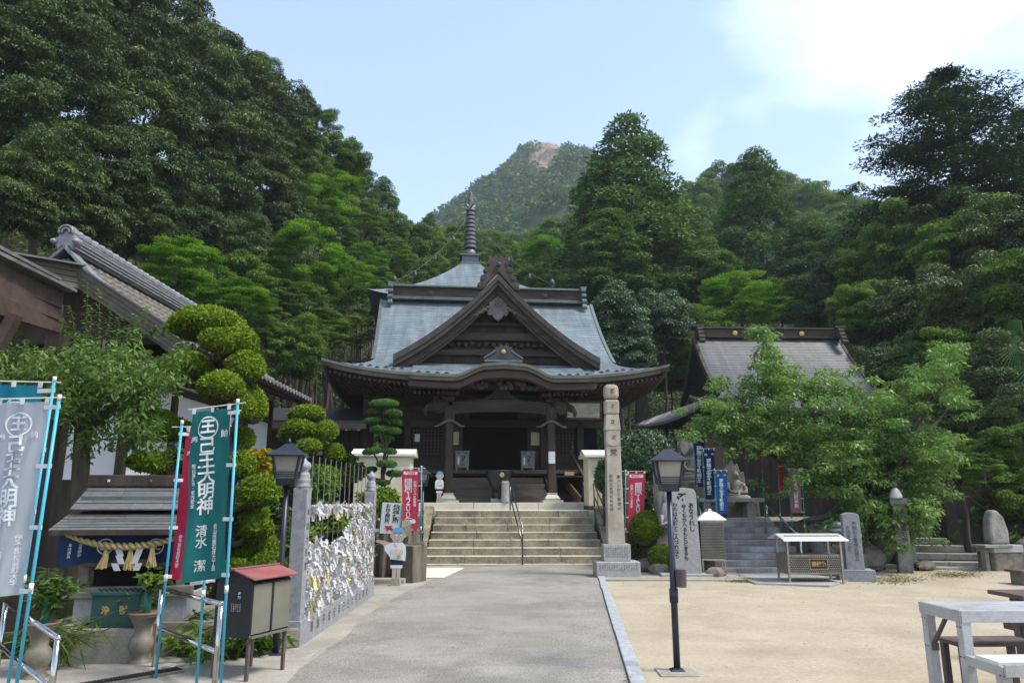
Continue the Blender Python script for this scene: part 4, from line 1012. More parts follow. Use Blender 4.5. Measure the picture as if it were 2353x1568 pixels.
# ------------------------------------------------------------------ tiled house on the left
HX, HZ, EX, EZ, HY0, HY1 = -8.50, 6.22, -6.12, 4.48, 13.0, 21.6
LH = empty("tiled_house", (HX, HY0, 0), 0, "old tiled house with silvery ridge and lichened roof on the left", "house")
def rz_at(t): return HZ - (HZ - EZ) * (t + .12 * math.sin(t * math.pi) * 1.0)
NX = 12
for sg in (1, -1):
    # each course of tiles is one part: rippled, with a raised lower edge
    for i in range(NX):
        t0, t1 = i / NX, (i + 1.15) / NX; x0, x1 = sg * (EX - HX) * t0, sg * (EX - HX) * t1
        ys = np.linspace(0, HY1 - HY0, 181 if sg > 0 else 31)
        rows = [[(x, y, rz_at(t) + dz + .022 * math.cos(y * 2 * math.pi / .285)) for y in ys] for x, t, dz in ((x0, t0, .0), (x1, t1, .055), (x1, t1, .01))]
        mb = MB(); mb.grid(rows); mb.build("tile_course", m_tilelich, LH, smooth=False)
    mb = MB(); mb.grid([[(sg * (EX - HX) * t, y, rz_at(t) - .10) for t in np.linspace(0, 1.05, 8)] for y in (0.02, HY1 - HY0)]); mb.build("roof_underside", m_woodred, LH)
    # verge tiles down the front edge
    for i in range(16):
        t = (i + .5) / 16; x = sg * (EX - HX) * t; d = (EX - HX) / 16
        mb = MB(); mb.beam((x - sg * d * .55, -.02, rz_at(t - .5 / 16) + .075), (x + sg * d * .5, -.02, rz_at(t + .5 / 16) + .055), .26, .07); mb.build("verge_tile", m_tilesilver if sg > 0 else m_tile, LH, bevel=.012)
    for i in range(30):                                              # round eave tiles
        MB().lathe([(0, 0), (.075, 0), (.078, .02), (.06, .05), (.06, .16)], 8).build("eave_tile", m_tilesilver, LH, (sg * (EX - HX) * 1.0 + sg * .06, .15 + i * .285, EZ + .03)).rotation_euler = (0, -sg * math.pi / 2, 0)
mb = MB(); mb.box((0, (HY1 - HY0) / 2, HZ + .12), (.30, HY1 - HY0, .30)); rd = mb.build("ridge_core", m_tile, LH)
for k in range(4): MB().box((0, (HY1 - HY0) / 2 - .05, HZ + .04 + .075 * k), (.40 - .03 * k, HY1 - HY0 + .1, .028)).build("ridge_layer", m_tilesilver, rd)
for i in range(33): MB().tube([(0, i * .26, HZ + .36), (0, i * .26 + .235, HZ + .375)], [.105, .12], 10).build("ridge_tile", m_tilesilver, rd, smooth=False)
og = MB(); og.prism(mirror([(0, .62), (.13, .60), (.24, .50), (.28, .36), (.24, .25), (.36, .20), (.44, .08), (.40, -.04), (.30, -.06), (.22, -.22), (.12, -.10), (0, -.06)])[::-1], -.14, .02, lambda p: (p[0] * .6, p[1], HZ + .12 + p[2] * .6))
og = og.build("ridge_end_tile", m_tilesilver, LH, bevel=.03)
for r_, z in ((.13, .22), (.07, .22)): MB().tube([(r_ * math.cos(a), -.17, HZ + .12 + z + r_ * math.sin(a)) for a in np.linspace(-.3, math.pi + .3, 14)], .022, 8).build("scroll", m_tilesilver, og, smooth=True)
for sg in (-1, 1): MB().lathe([(0, -.06), (.055, -.03), (.06, .02), (0, .06)], 10, (sg * .21, -.17, HZ + .16)).build("scroll_knob", m_tilesilver, og, smooth=True)
mb = MB(); mb.add([(-(EX - HX) * .95, .35, EZ), ((EX - HX) * .95, .35, EZ), (0, .35, HZ - .1)], [(0, 1, 2)]); mb.build("gable_wall", m_wood, LH)
for sg in (-1, 1):
    for k in range(3):
        mb = MB(); mb.beam((0, -.02 - .06 * k, HZ - .18 - .10 * k), (sg * (EX - HX) * 1.02, -.02 - .06 * k, EZ - .16 - .10 * k), .05, .10); mb.build("barge_layer", m_greyboard, LH)
MB().box((.62, 4.7, 3.2), (1.06, 8.2, 2.5)).build("wall", m_whitewall, LH)
MB().box((-.62, 4.72, 2.2), (1.4, 8.2, 4.5)).build("boarded_wall", m_wood, LH)
MB().box((.62, 4.71, .97), (1.08, 8.2, 1.95)).build("boarded_wall", m_wood, LH)
for y in (.55, 2.4, 4.4, 6.6, 8.6): MB().box((1.17, y, 2.2), (.14, .16, 4.6)).build("wall_post", m_wood, LH)
for z in (2.9, 3.9): MB().box((1.16, 4.7, z), (.10, 8.2, .16)).build("wall_rail", m_wood, LH)
mb = MB()
for i in range(42): mb.beam((1.15, .1 + i * .205, EZ + .25), (2.36, .1 + i * .205, EZ - .12), .06, .08)
mb.build("rafters", m_woodred, LH, kind="stuff")
MB().beam((2.30, 0, EZ - .10), (2.30, HY1 - HY0, EZ - .10), .06, .18).build("eave_fascia", m_woodred, LH)
# bent porch fascia and the nearer eave in the upper left
PF = empty("porch_gable_board", P(183, 640, 12.55), 0, "bent grey brown gable board of the porch roof below the silvery ridge", "gable board"); o = PF.location
for k in range(4):
    a, b, c = P(-60, 580 + 11 * k, 11.2), P(183, 622 + 12 * k, 12.6), P(436, 788 + 12 * k, 12.9)
    MB().beam(a - o + V((0, -.03 * (3 - k), 0)), b - o + V((.0, -.03 * (3 - k), 0)), .06, .088).build("board_layer", m_greyboard, PF)
    MB().beam(b - o + V((0, -.03 * (3 - k), 0)), c - o + V((0, -.03 * (3 - k), 0)), .06, .088).build("board_layer", m_greyboard, PF)
MB().beam(P(-60, 574, 11.2) - o, P(183, 614, 12.6) - o, .5, .03).build("copper_edge", m_copper, PF); MB().beam(P(183, 614, 12.6) - o, P(436, 780, 12.9) - o, .3, .03).build("copper_edge", m_copper, PF)
NE = empty("near_eave", P(0, 700, 8.4), 0, "reddish brown boarded eave of the nearest building in the left corner", "eave"); o = NE.location
for k in range(3):
    MB().beam(P(-80, 590 + 42 * k, 7.6) - o + V((0, .10 * k, 0)), P(140, 690 + 25 * k, 9.6) - o + V((-.06 * k, .10 * k, 0)), .06, .23).build("eave_plank", m_woodred, NE, bevel=.006)
MB().beam(P(-80, 556, 7.6) - o, P(152, 668, 9.6) - o, .30, .04).build("roof_edge", m_tile, NE); MB().beam(P(-80, 540, 7.8) - o, P(115, 640, 9.8) - o, .30, .04).build("roof_edge", m_tile, NE)
MB().beam(P(-6, 800, 8.2) - o, P(36, 722, 8.2) - o, .12, .12).build("brace", m_woodred, NE); MB().box((.2, .9, -2.3), (.25, .2, 4.2)).build("corner_post", m_wood, NE)
MB().beam(P(-40, 830, 9.2) - o, P(140, 880, 11.5) - o, .10, .30).build("lower_beam", m_woodh, NE)
# red and white curtain by the house wall
q = [P(310, 900, 12.6), P(352, 905, 13.2), P(352, 1000, 13.2), P(310, 1000, 12.6)]; RC = empty("striped_curtain", q[3], 0, "red and white curtain by the white house wall behind the plum tree", "curtain"); o = RC.location
for i in range(5):
    f0, f1 = i / 5, (i + 1) / 5; mb = MB(); mb.add([q[0].lerp(q[1], f0) - o, q[0].lerp(q[1], f1) - o, q[3].lerp(q[2], f1) - o, q[3].lerp(q[2], f0) - o], [(0, 1, 2, 3)]); mb.build("stripe", m_crimson if i % 2 == 0 else m_whitecloth, RC)
# ------------------------------------------------------------------ corridor wing left of the hall
CW = empty("corridor_wing", HW(-6.2, 2.2, 0), PHI, "low wooden wing with grey metal roof joining the hall on its left", "building")
MB().box((.1, .6, 2.6), (4.0, .2, 2.5)).build("wall", m_wood, CW)
mb = MB(); mb.prism([(-1.0, 3.95), (-1.0, 4.03), (2.6, 4.85), (2.6, 4.75)], -2.6, 2.0, lambda p: (p[1], p[0], p[2])); mb.build("roof", m_roofdark, CW)
MB().box((-.3, -.98, 3.86), (4.6, .06, .17)).build("gutter_board", m_brownpaint, CW)
for x in (-1.9, -.65, .55, 1.75): MB().box((x, .46, 2.6), (.16, .14, 2.6)).build("post", m_wood, CW)
MB().box((-.05, .47, 3.25), (1.0, .05, .45)).build("plaster_panel", m_plaster, CW); MB().box((-.05, .47, 2.2), (.5, .05, 1.2)).build("sliding_door", m_woodgrey, CW)
MB().box((1.15, .485, 2.2), (1.05, .05, 1.9)).build("doorway_shade_panel", m_dark, CW)  # flat near-black panel on the wall, painted for a shaded opening
sheet = MB().box((-1.3, .44, 2.75), (.62, .03, .9)).build("notice_sheet", m_plaster, CW)
for i in range(4): lettering(vert("納経受付時間案内"), .085, m_ink, CW, lambda a, b, i=i: (-1.5 + i * .14 + a, .42, 2.75 + b), 0)
# ------------------------------------------------------------------ right hand hall
RH = empty("side_hall", (12.3, 28.6, 0), R(2.5), "right hand temple hall with dark copper roof behind the cherry tree", "temple hall")
def z2(w): return 5.15 + .42 * w + .098 * w * w
def h2(w): return 3.45 + 1.75 * max(0, 1 - w / 1.5) ** 1.7 + .10 * max(0, w - 1.5) * 0
def l2(u, w): return (.5 * min(1, abs(u) / 5.2) ** 3.2) * max(0, 1 - w / 2.2) ** 2
rows = []
for t, l in courses(34):
    w = 4.5 * t; h = h2(w); rows.append([(h * s, w, z2(w) + l2(h * s, w) + SSTEP * l) for s in np.linspace(-1, 1, 31)])
uvgrid("roof", rows, m_roofdark, RH)
rows = [[(h2(4.5 * t) * s, 9 - 4.5 * t, z2(4.5 * t)) for s in np.linspace(-1, 1, 9)] for t in np.linspace(0, 1, 9)]; uvgrid("roof", rows, m_roofdark, RH)
for sg in (-1, 1):
    rows = []
    for t, l in courses(9):
        k = 1.5 * t; rows.append([(sg * h2(k), 4.5 + (4.5 - k) * s, z2(k) + l2(5.2 * abs(s) ** 1.5, k) + SSTEP * l) for s in np.linspace(-1, 1, 15)])
    uvgrid("side_roof", rows, m_roofdark, RH, uvs=lambda p: p[1])
    mb = MB(); vr = []
    for w in np.linspace(1.4, 4.5, 12): u = sg * (h2(w) + .02); vr.append([(u - sg * .05, w, z2(w) + .06), (u + sg * .10, w, z2(w) + .03), (u + sg * .10, w, z2(w) - .3), (u - sg * .1, w, z2(w) - .32)])
    mb.grid(vr); mb.build("verge_board", m_verge, RH)
    mb = MB(); vr = []
    for w in np.linspace(1.4, 4.5, 12): u = sg * (h2(w) + .02); vr.append([(u - sg * .05, 9 - w, z2(w) + .06), (u + sg * .10, 9 - w, z2(w) + .03), (u + sg * .10, 9 - w, z2(w) - .3)])
    mb.grid(vr); mb.build("verge_board", m_verge, RH)
    pol = [(w, z2(w) - .1) for w in np.linspace(1.3, 4.5, 8)] + [(9 - w, z2(w) - .1) for w in np.linspace(4.5, 1.3, 8)]
    mb = MB(); mb.add([(sg * 3.0, a, b) for a, b in pol], [tuple(range(len(pol)))]); mb.build("side_gable_wall", m_wood, RH)
    ws2 = np.linspace(0, 9, 21); zz = lambda w: z2(0) + l2(5.2 * abs((w - 4.5) / 4.5) ** 1.5, 0)
    mb = MB(); mb.grid([[(sg * 5.2, w, zz(w) + .02) for w in ws2], [(sg * 5.2, w, zz(w) - .22) for w in ws2], [(sg * 3.6, w, zz(w) - .05) for w in ws2]]); mb.build("side_eave", m_verge, RH)
    mb = MB(); mb.box((sg * 3.42, 4.3, z2(4.5) + .50), (.5, .5, .10)); mb.box((sg * 3.36, 4.3, z2(4.5) + .2), (.22, .4, .5))
    for k in range(4): mb.tube([(sg * 3.36 - .13, 4.02 - .10 * k, z2(4.5) + .30 - .20 * k), (sg * 3.36 + .13, 4.02 - .10 * k, z2(4.5) + .30 - .20 * k)], .11, 9)
    mb.build("ridge_end_ornament", m_verge, RH, bevel=.01)
us3 = np.linspace(-5.2, 5.2, 31); e3 = lambda u: z2(0) + l2(u, 0)
mb = MB(); mb.grid([[(u, -.005, e3(u) + .02) for u in us3], [(u, -.01, e3(u) - .10) for u in us3], [(u, .06, e3(u) - .24) for u in us3], [(u * .7, 2.0, 4.95) for u in us3]]); mb.build("eave_board", m_verge, RH)
MB().box((0, 4.5, z2(4.5) + .20), (6.8, .4, .42)).build("ridge", m_woodh, RH, bevel=.02); MB().box((0, 4.5, z2(4.5) + .45), (7.1, .56, .08)).build("ridge_cap", m_verge, RH)
for u in (-1.6, 1.6): MB().lathe([(0, 0), (.12, 0), (.12, .04), (0, .06)], 14).build("ridge_boss", m_goldtxt, RH, (u, 4.29, z2(4.5) + .2)).rotation_euler = (math.pi / 2, 0, 0)
MB().box((0, 5.0, 2.6), (6.6, 6.0, 5.2)).build("wall", m_wood, RH)
for u in (-3.2, -1.6, 0, 1.6, 3.2): MB().box((u, 1.95, 2.6), (.24, .24, 5.0)).build("wall_post", m_wood, RH)
# dark lower roof with an upturned tip at its left
LR2 = empty("lower_side_roof", P(1540, 965, 25.5), 0, "dark lower roof with upturned tip between the two halls", "roof"); o = LR2.location
mb = MB(); tip = P(1452, 976, 24.0) - o; far = P(1640, 912, 26.5) - o; near = P(1610, 930, 24.0) - o
rows = []
for t in np.linspace(0, 1, 9):
    a, b = tip.lerp(near, t), tip.lerp(far, t); a.z -= .22 * math.sin(t * math.pi); rows.append([a.lerp(b, s) + V((0, 0, -.12 * math.sin(s * math.pi))) for s in np.linspace(0, 1, 5)])
mb.grid(rows); mb.build("roof_sheet", m_black, LR2, solid=.08)
MB().box((1.3, 1.2, -1.8), (1.6, 1.6, 2.8)).build("wall", m_wood, LR2)
FR = empty("far_low_roof", P(2240, 990, 27), 0, "low dark tiled roof at the far right behind the hedge", "roof")
mb = MB(); mb.prism([(-1.2, -.35), (-1.2, -.25), (0, .25), (1.2, -.25), (1.2, -.35)], -2.2, 2.8, lambda p: (p[1], p[0], p[2])); mb.build("roof_sheet", m_tile, FR); MB().box((.3, 0, .28), (5.0, .2, .12)).build("ridge", m_tile, FR); MB().box((.3, 0, -2.2), (4.6, 1.6, 4.1)).build("wall", m_wood, FR)
# ------------------------------------------------------------------ main stairs, terrace, paving
STAIRS = empty("main_stairs", (0.0, 18.1, 0), R(1.0), kind="structure")
rr = random.Random(3)
RISE, RUN = 0.176, 0.30
xl, xr = -2.12, 2.33
def stone_row(name, parent, x0, x1, n, y0, d, z0, h, m, gap=.006, bev=.012, mt=None):
    cuts = sorted([x0, x1] + [x0 + (x1 - x0) * (i + rr.uniform(-.22, .22)) / n for i in range(1, n)])
    for a, b in zip(cuts, cuts[1:]):
        j = rr.uniform(-.006, .006)
        mb = MB(); mb.box(((a + b) / 2, y0 + d / 2 + j, z0 + h / 2), (b - a - gap, d, h))
        o = mb.build(name, [m, mt] if mt else m, parent, bevel=bev)
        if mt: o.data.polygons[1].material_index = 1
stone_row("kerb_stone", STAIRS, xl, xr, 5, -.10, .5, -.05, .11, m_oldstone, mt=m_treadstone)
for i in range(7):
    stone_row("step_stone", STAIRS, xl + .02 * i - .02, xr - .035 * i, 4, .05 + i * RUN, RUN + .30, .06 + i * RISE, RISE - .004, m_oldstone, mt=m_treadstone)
for sx, w in ((xr + .12, .26), (xl - .13, .24)):
    mb = MB(); mb.prism([(0, -.02), (0, .16), (2.3, 1.40), (2.6, 1.40), (2.6, -.02)], -w / 2, w / 2, lambda p, sx=sx: (sx + p[1], p[0] - .05, p[2]))
    mb.build("cheek_stone", m_oldstone, STAIRS, bevel=.015)
mb = MB(); mb.box((0, 7.5, .645), (9.5, 10.8, 1.29)); tz = mb.build("terrace", m_concpale, None, (0.2, 20.35 - 2.1, 0), kind="structure")
# asphalt and pebble path, slightly cambered, with its kerb on the right
def kx(y): return 1.03 + (1.74 - 1.03) * (y - 6.86) / (15.22 - 6.86)
mb = MB(); rows = []
for y in np.linspace(-4, 18.08, 48):
    xr_ = kx(y) if y < 15.4 else kx(15.4) + (2.2 - kx(15.4)) * min(1, (y - 15.4) / .3)
    xl_ = np.interp(y, [-4, 11.5, 13, 16.5, 18.1], [-1.95, -1.98, -1.8, -1.4, -1.2]) + .03 * math.sin(y * 2.3) + .02 * math.sin(y * 5.1)
    rows.append([(xl_ + (xr_ - xl_) * t, y, .035 + .012 * math.sin(t * math.pi)) for t in np.linspace(0, 1, 9)])
mb.grid(rows); mb.build("path", m_path, smooth=True, kind="structure")
mb = MB(); rows = []
for y in np.linspace(-4, 18.02, 40):
    xr_ = np.interp(y, [-4, 11.5, 13, 16.5, 18.1], [-1.9, -1.93, -1.7, -1.3, -1.1])
    rows.append([(np.interp(y, [7.2, 7.5, 8.2, 9], [-13, -3.4, -2.7, -2.6]), y, .027), (np.interp(y, [7.2, 7.5, 8.2], [-5, -2.8, -2.45]), y, .030), (xr_, y, .033)])
mb.grid(rows); mb.build("concrete_apron", m_conc, smooth=True, kind="structure")
mb = MB(); mb.add([tuple(G(x, y, .041)) for x, y in ((975, 1303), (1068, 1303), (1020, 1326), (962, 1326))], [(3, 2, 1, 0)]); mb.build("pale_apron_slab", m_concpale, kind="structure")
KERB = empty("path_kerb", (0, 0, 0), 0, kind="structure")
y = 3.0; rr = random.Random(12)
while y < 15.3:
    l = rr.uniform(.75, 1.05); a, b = V((kx(y) + .075, y + .004, .03)), V((kx(y + l) + .075, y + l - .004, .03))
    MB().beam(a, b, .13 + rr.uniform(-.01, .012), .07).build("kerb_stone", m_kerb, KERB, bevel=.008); y += l
# paving at the foot of the stone pillar
MB().box((3.3, 15.55, .02), (3.1, 1.5, .05)).build("pillar_paving", m_conc, kind="structure", bevel=.01)
# left planted bank beside the stairs
mb = MB(); rows = []
for y in np.linspace(9.0, 21.5, 26):
    r = []
    for x in np.linspace(-10.5, -2.35, 18):
        e = min(1, max(0, (-2.6 - x) / 1.2)) * min(1, max(0, (y - 9.0) / 1.5))
        h = 1.25 * min(1, max(0, (y - 12.5) / 6.0))
        if x > -2.9 and y < 14.6: e = 0
        r.append((x, y, -.01 + (.12 + h) * e + .03 * math.sin(x * 3 + y * 2) * e))
    rows.append(r)
mb.grid(rows); mb.build("planted_bank", m_soil, smooth=True, kind="structure")
# ------------------------------------------------------------------ banners
def circle_crest(parent, m, fn, r=.1, w=.012, n=28):
    mb = MB(); a = [(math.cos(2 * math.pi * i / n), math.sin(2 * math.pi * i / n)) for i in range(n + 1)]
    mb.grid([[fn(c * r, s * r) for c, s in a], [fn(c * (r - w), s * (r - w)) for c, s in a]])
    return mb.build("crest_ring", m, parent)
def banner(name, label, cat, q, m, texts=(), crest=None, pole=None, pm=None, side=1, group=None, tabs_top=3, tabs_side=4, bar=(0.12, 0.35), rip=.018, seed=1, ink=None, flip=False, tabs=True, flare=0.0):
    """q: world corners TL, TR, BR, BL of the cloth; pole: (top, foot); side +1 has the pole on the right"""
    TL, TR, BR, BL = [V(p) for p in q]; rr = random.Random(seed)
    org = V((pole[1].x, pole[1].y, pole[1].z)) if pole else (BL + BR) / 2
    root = empty(name, org, 0, label, cat, group)
    nrm = (TR - TL).cross(BL - TL).normalized()
    if nrm.dot(V((0, 0, HC)) - TL) < 0: nrm = -nrm
    W = ((TR - TL).length + (BR - BL).length) / 2; Hh = ((BL - TL).length + (BR - TR).length) / 2
    ph = rr.random() * 6
    def surf(s, t, off=0.0):
        p = TL.lerp(TR, s).lerp(BL.lerp(BR, s), t)
        d = rip * math.sin(s * 7.5 + ph + t * 2.2) * (.35 + t) + rip * .6 * math.sin(t * 9 + ph + s * 2) + rip * .35 * math.sin(s * 19 + t * 6 - ph) * (1.2 - t) + rip * .25 * math.sin((s + t) * 23 + ph)
        return p + nrm * (d + off) - org
    mb = MB(); mb.grid([[surf(s, t) for s in np.linspace(0, 1, 17)] for t in np.linspace(0, 1, 37)])
    cl = mb.build("cloth", m, root, smooth=True)
    for spec in texts:
        body, s0, t0, size = spec[:4]; bold = spec[4] if len(spec) > 4 else .012; spc = spec[5] if len(spec) > 5 else .92
        f = -1 if flip else 1
        lettering(vert(body), size, ink or m_white, cl, lambda x, y, s0=s0, t0=t0, f=f: surf(min(.99, max(.01, (1 - s0 if flip else s0) + f * x / W)), min(.995, max(0.005, t0 - y / Hh)), .006), bold * size, spc)
    if crest:
        s0, t0, r, ch = crest
        fn = lambda x, y: surf(s0 + x / W, t0 - y / Hh, .006)
        circle_crest(cl, ink or m_white, fn, r, r * .12)
        lettering(ch, r * 1.35, ink or m_white, cl, fn, .035 * r * 1.35)
    pm = pm or m_cyan
    if pole:
        a, b = V(pole[0]) - org, V(pole[1]) - org
        MB().tube([a, b], .0125, 8).build("pole", pm, root, smooth=True)
        d = (a - b).normalized()
        MB().tube([a - d * .01, a + d * .035], .0155, 8).build("pole_cap", m_whitep, root, smooth=True)
        mid = a.lerp(b, .62); MB().tube([mid - d * .03, mid + d * .03], .017, 8).build("pole_joint", m_whitep, root, smooth=True)
        u = (TR - TL).normalized() * side
        e0, e1 = (TL, TR) if side > 0 else (TR, TL)
        MB().tube([e0 - org - u * bar[0] * W + V((0, 0, .03)), e1 - org + u * bar[1] * W + V((0, 0, .03))], .005, 6).build("cross_bar", m_whitep, root)
        if tabs:
            for i in range(tabs_top):
                s = .04 + .92 * i / (tabs_top - 1); p, p2 = surf(s, .012, .003), surf(s, 0) + V((0, 0, .036))
                MB().beam(p, p2, W * .085, .006, up=nrm).build("top_tab", m_whitecloth, root)
            for i in range(tabs_side):
                t = .03 + .95 * i / (tabs_side - 1); p = surf(.93 if side > 0 else .07, t, .003)
                zt = (p.z - b.z) / (a.z - b.z); pp = b.lerp(a, zt)
                MB().beam(p, pp + (pp - p).normalized() * .02, Hh * .022, .006, up=nrm).build("side_tab", m_whitecloth, root)
    return root
def quad(Y, *xy, dY=(0, 0, 0, 0)): return [P(x, y, Y + d) for (x, y), d in zip(xy, dY)]
GT = "己王大明神"
banner("nobori_banner", "dark green prayer banner with white crest and writing tied to the handrail", "banner", quad(6.35, (443, 947), (532, 936), (517, 1326), (422, 1338), dY=(.06, 0, 0, .06)), m_teal,
       [(GT, .43, .40, .150, .018, .88), ("奉", .12, .18, .075), ("納", .86, .155, .075), ("松山真講会・家内安全", .13, .45, .040, .02, .95), ("清水　潔", .38, .82, .105, .008, .92), ("松山市東石井六丁目", .74, .82, .048, .02, .9)],
       (.44, .105, .098, "王"), (P(546, 925, 6.33), P(503, 1640, 6.3)), seed=2)
banner("nobori_banner", "crimson prayer banner half hidden behind the dark green banner", "banner", quad(6.95, (427, 987), (520, 985), (485, 1330), (388, 1330)), m_crimson,
       [(GT, .48, .42, .135, .022, .9), ("奉", .14, .17, .06), ("重松千鶴子", .42, .84, .062), ("伊予郡松前町大字", .16, .82, .040)], (.48, .11, .09, "王"), (P(418, 973, 6.93), P(357, 1560, 6.9)), side=-1, seed=5)
banner("nobori_banner", "plain white banner hidden behind the dark green one, only its hem showing", "banner", quad(6.62, (452, 960), (530, 952), (492, 1336), (432, 1345)), m_whitecloth, (), None, (P(498, 950, 6.6), P(446, 1640, 6.55)), seed=7, tabs_side=3)
banner("nobori_banner", "sheer grey white prayer banner with pale writing at the left picture edge", "banner", quad(5.5, (-6, 925), (110, 922), (50, 1365), (-40, 1372)), m_sheer,
       [(GT, .44, .42, .150, .026, .9), ("奉", .12, .19, .06), ("納", .82, .18, .06), ("御田一", .28, .86, .085), ("伊予郡松前町大字", .72, .83, .05)], (.46, .12, .095, "王"), (P(136, 916, 5.48), P(28, 1640, 5.45)), seed=9, ink=m_greyink, bar=(.1, .38))
banner("nobori_banner", "blue green prayer banner behind the sheer white banner at the left edge", "banner", quad(6.1, (-30, 882), (95, 885), (42, 1330), (-70, 1330)), m_bluegreen,
       [(GT, .5, .44, .15, .026, .9)], (.56, .13, .095, "王"), (P(125, 874, 6.08), P(8, 1640, 6.0)), seed=11, bar=(.1, .38))
# ------------------------------------------------------------------ steel handrails by the little shrine
def rail(name, label, rails, posts, r=.021, m=None, cat="handrail", caps=(), group=None):
    o = V(posts[0][1]) if posts else V(rails[0][0])
    root = empty(name, o, 0, label, cat, group)
    for pts in rails: MB().tube([V(p) - o for p in pts], r, 10).build("rail", m or m_steel, root, smooth=True)
    for a, b in posts: MB().tube([V(a) - o, V(b) - o], r * 1.12, 10).build("post", m or m_steel, root, smooth=True)
    for c in caps: MB().lathe([(0, -r * 1.3), (r, -r), (r * 1.4, 0), (r, r), (0, r * 1.3)], 10, V(c) - o).build("ball_cap", m_steel, root, smooth=True)
    return root
a0, a1 = P(372, 1352, 7.35), P(508, 1386, 6.35); b0, b1 = P(364, 1442, 7.35), P(502, 1498, 6.35)
rail("steel_handrail", "steel pipe handrail with two bars below the green banner", [[a0, a1], [b0, b1]], [(a0, V((a0.x, a0.y, 0))), (a1, V((a1.x, a1.y, 0)))], caps=[a1])
a0, a1 = P(14, 1382, 6.6), P(133, 1465, 5.7); b0, b1 = P(-12, 1470, 6.6), P(106, 1572, 5.7)
rail("steel_handrail", "steel pipe handrail below the white banner in the bottom left corner", [[a0, a1], [b0, b1]], [(a0, V((a0.x, a0.y, 0))), (a1, V((a1.x, a1.y, 0)))], caps=[a1])
# ------------------------------------------------------------------ little shrine
SH = empty("small_shrine", (-4.12, 8.35, 0), R(9), "small wooden wayside shrine with shingled roof, indigo curtain and straw rope", "shrine")
def shingle_rows(parent, n, u0, u1, w0, z0, w1, z1, cols, m, th, seed):
    rr = random.Random(seed)
    for i in range(n):
        a, b = i / n, (i + 1.12) / n
        p0, p1 = (w0 + (w1 - w0) * a, z0 + (z1 - z0) * a), (w0 + (w1 - w0) * b, z0 + (z1 - z0) * b)
        U0, U1 = u0[0] + (u1[0] - u0[0]) * a, u0[1] + (u1[1] - u0[1]) * a
        cuts = [U0] + sorted(U0 + (U1 - U0) * (k + rr.uniform(.2, .8)) / cols for k in range(cols)) + [U1]
        for x, y in zip(cuts, cuts[1:]):
            mb = MB(); mb.beam(((x + y) / 2, p0[0], p0[1] + th * .75), ((x + y) / 2, p1[0], p1[1] + th * .1), y - x - .004, th)
            mb.build("shingle", m, parent)
m_shingle = mat("weathered_shingle", (0.075, 0.083, 0.085), (0.125, 0.135, 0.135), scale=6, stretch=(.3, 1, 1), rough=.7, c3=(.10, .085, .07), s3=2, fine=.15, spec=.35)
upper = MB().box((0, .02, 1.60), (1.30, .5, .05)).build("upper_roof", m_shingle, SH)
shingle_rows(upper, 4, (-.70, .70), (-.66, .66), -.36, 1.47, .02, 1.74, 4, m_shingle, .018, 1)
lower = MB().box((0, -.3, 1.36), (1.36, .3, .04)).build("lower_roof", m_shingle, SH)
shingle_rows(lower, 6, (-.77, .77), (-.72, .72), -.64, 1.27, -.30, 1.43, 6, m_shingle, .014, 2)
MB().box((0, .05, 1.80), (1.36, .2, .13)).build("ridge_board", m_wood, SH, bevel=.01)
mb = MB()
for u in (-.45, 0, .45): mb.box((u, -.058, 1.80), (.03, .012, .03))
mb.build("ridge_nails", m_steel, SH)
MB().box((0, -.62, 1.255), (1.5, .05, .05)).build("eave_batten", m_wood, SH)
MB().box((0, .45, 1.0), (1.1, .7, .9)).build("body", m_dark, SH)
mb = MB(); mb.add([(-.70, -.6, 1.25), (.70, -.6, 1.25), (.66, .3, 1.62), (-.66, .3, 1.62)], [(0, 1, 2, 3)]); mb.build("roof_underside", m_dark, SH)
for sg in (-1, 1): MB().box((sg * .48, -.30, .93), (.075, .075, .66)).build("front_post", m_woodgrey, SH, bevel=.006)
MB().box((0, -.345, .93), (1.06, .04, .075)).build("rail_board", m_woodgrey, SH, bevel=.006)
MB().box((0, -.40, .64), (1.28, .10, .11)).build("sill_beam", m_woodgrey, SH, bevel=.008)
MB().box((-.30, -.36, 1.12), (.05, .03, .4)).build("bell_post", m_woodgrey, SH)
MB().box((.02, .05, .46), (1.10, .9, .26)).build("granite_base", m_granite_l, SH, bevel=.01)
MB().box((.1, .1, .17), (1.7, 1.3, .34)).build("earth_plinth", m_rock, SH)
def nsurf(s, t, off=0.0):
    bot = .34 - .10 * math.exp(-((s - .52) / .16) ** 2) + .02 * math.sin(s * 21)
    return (-.70 + 1.36 * s, -.50 - .03 * math.sin(s * 17) * t - .02 * math.sin(s * 7 + 1) - off, 1.265 - bot * t)
mb = MB(); mb.grid([[nsurf(s, t) for s in np.linspace(0, 1, 41)] for t in np.linspace(0, 1, 13)]); cu = mb.build("curtain", m_noren, SH, smooth=True)
for s0, ch in ((.33, "上"), (.70, "王")):
    fn = lambda x, y, s0=s0: nsurf(s0 + x / 1.36, .48 - y / .34, .008)
    circle_crest(cu, m_greyink, fn, .085, .012); lettering(ch, .10, m_greyink, cu, fn, .003)
lettering(vert("松山真講会"), .036, m_greyink, cu, lambda x, y: nsurf(.16 + x / 1.36, .5 - y / .34, .008), .0)
lettering(vert("奉納講員"), .036, m_greyink, cu, lambda x, y: nsurf(.09 + x / 1.36, .55 - y / .34, .008), .0)
mb = MB(); rp = []
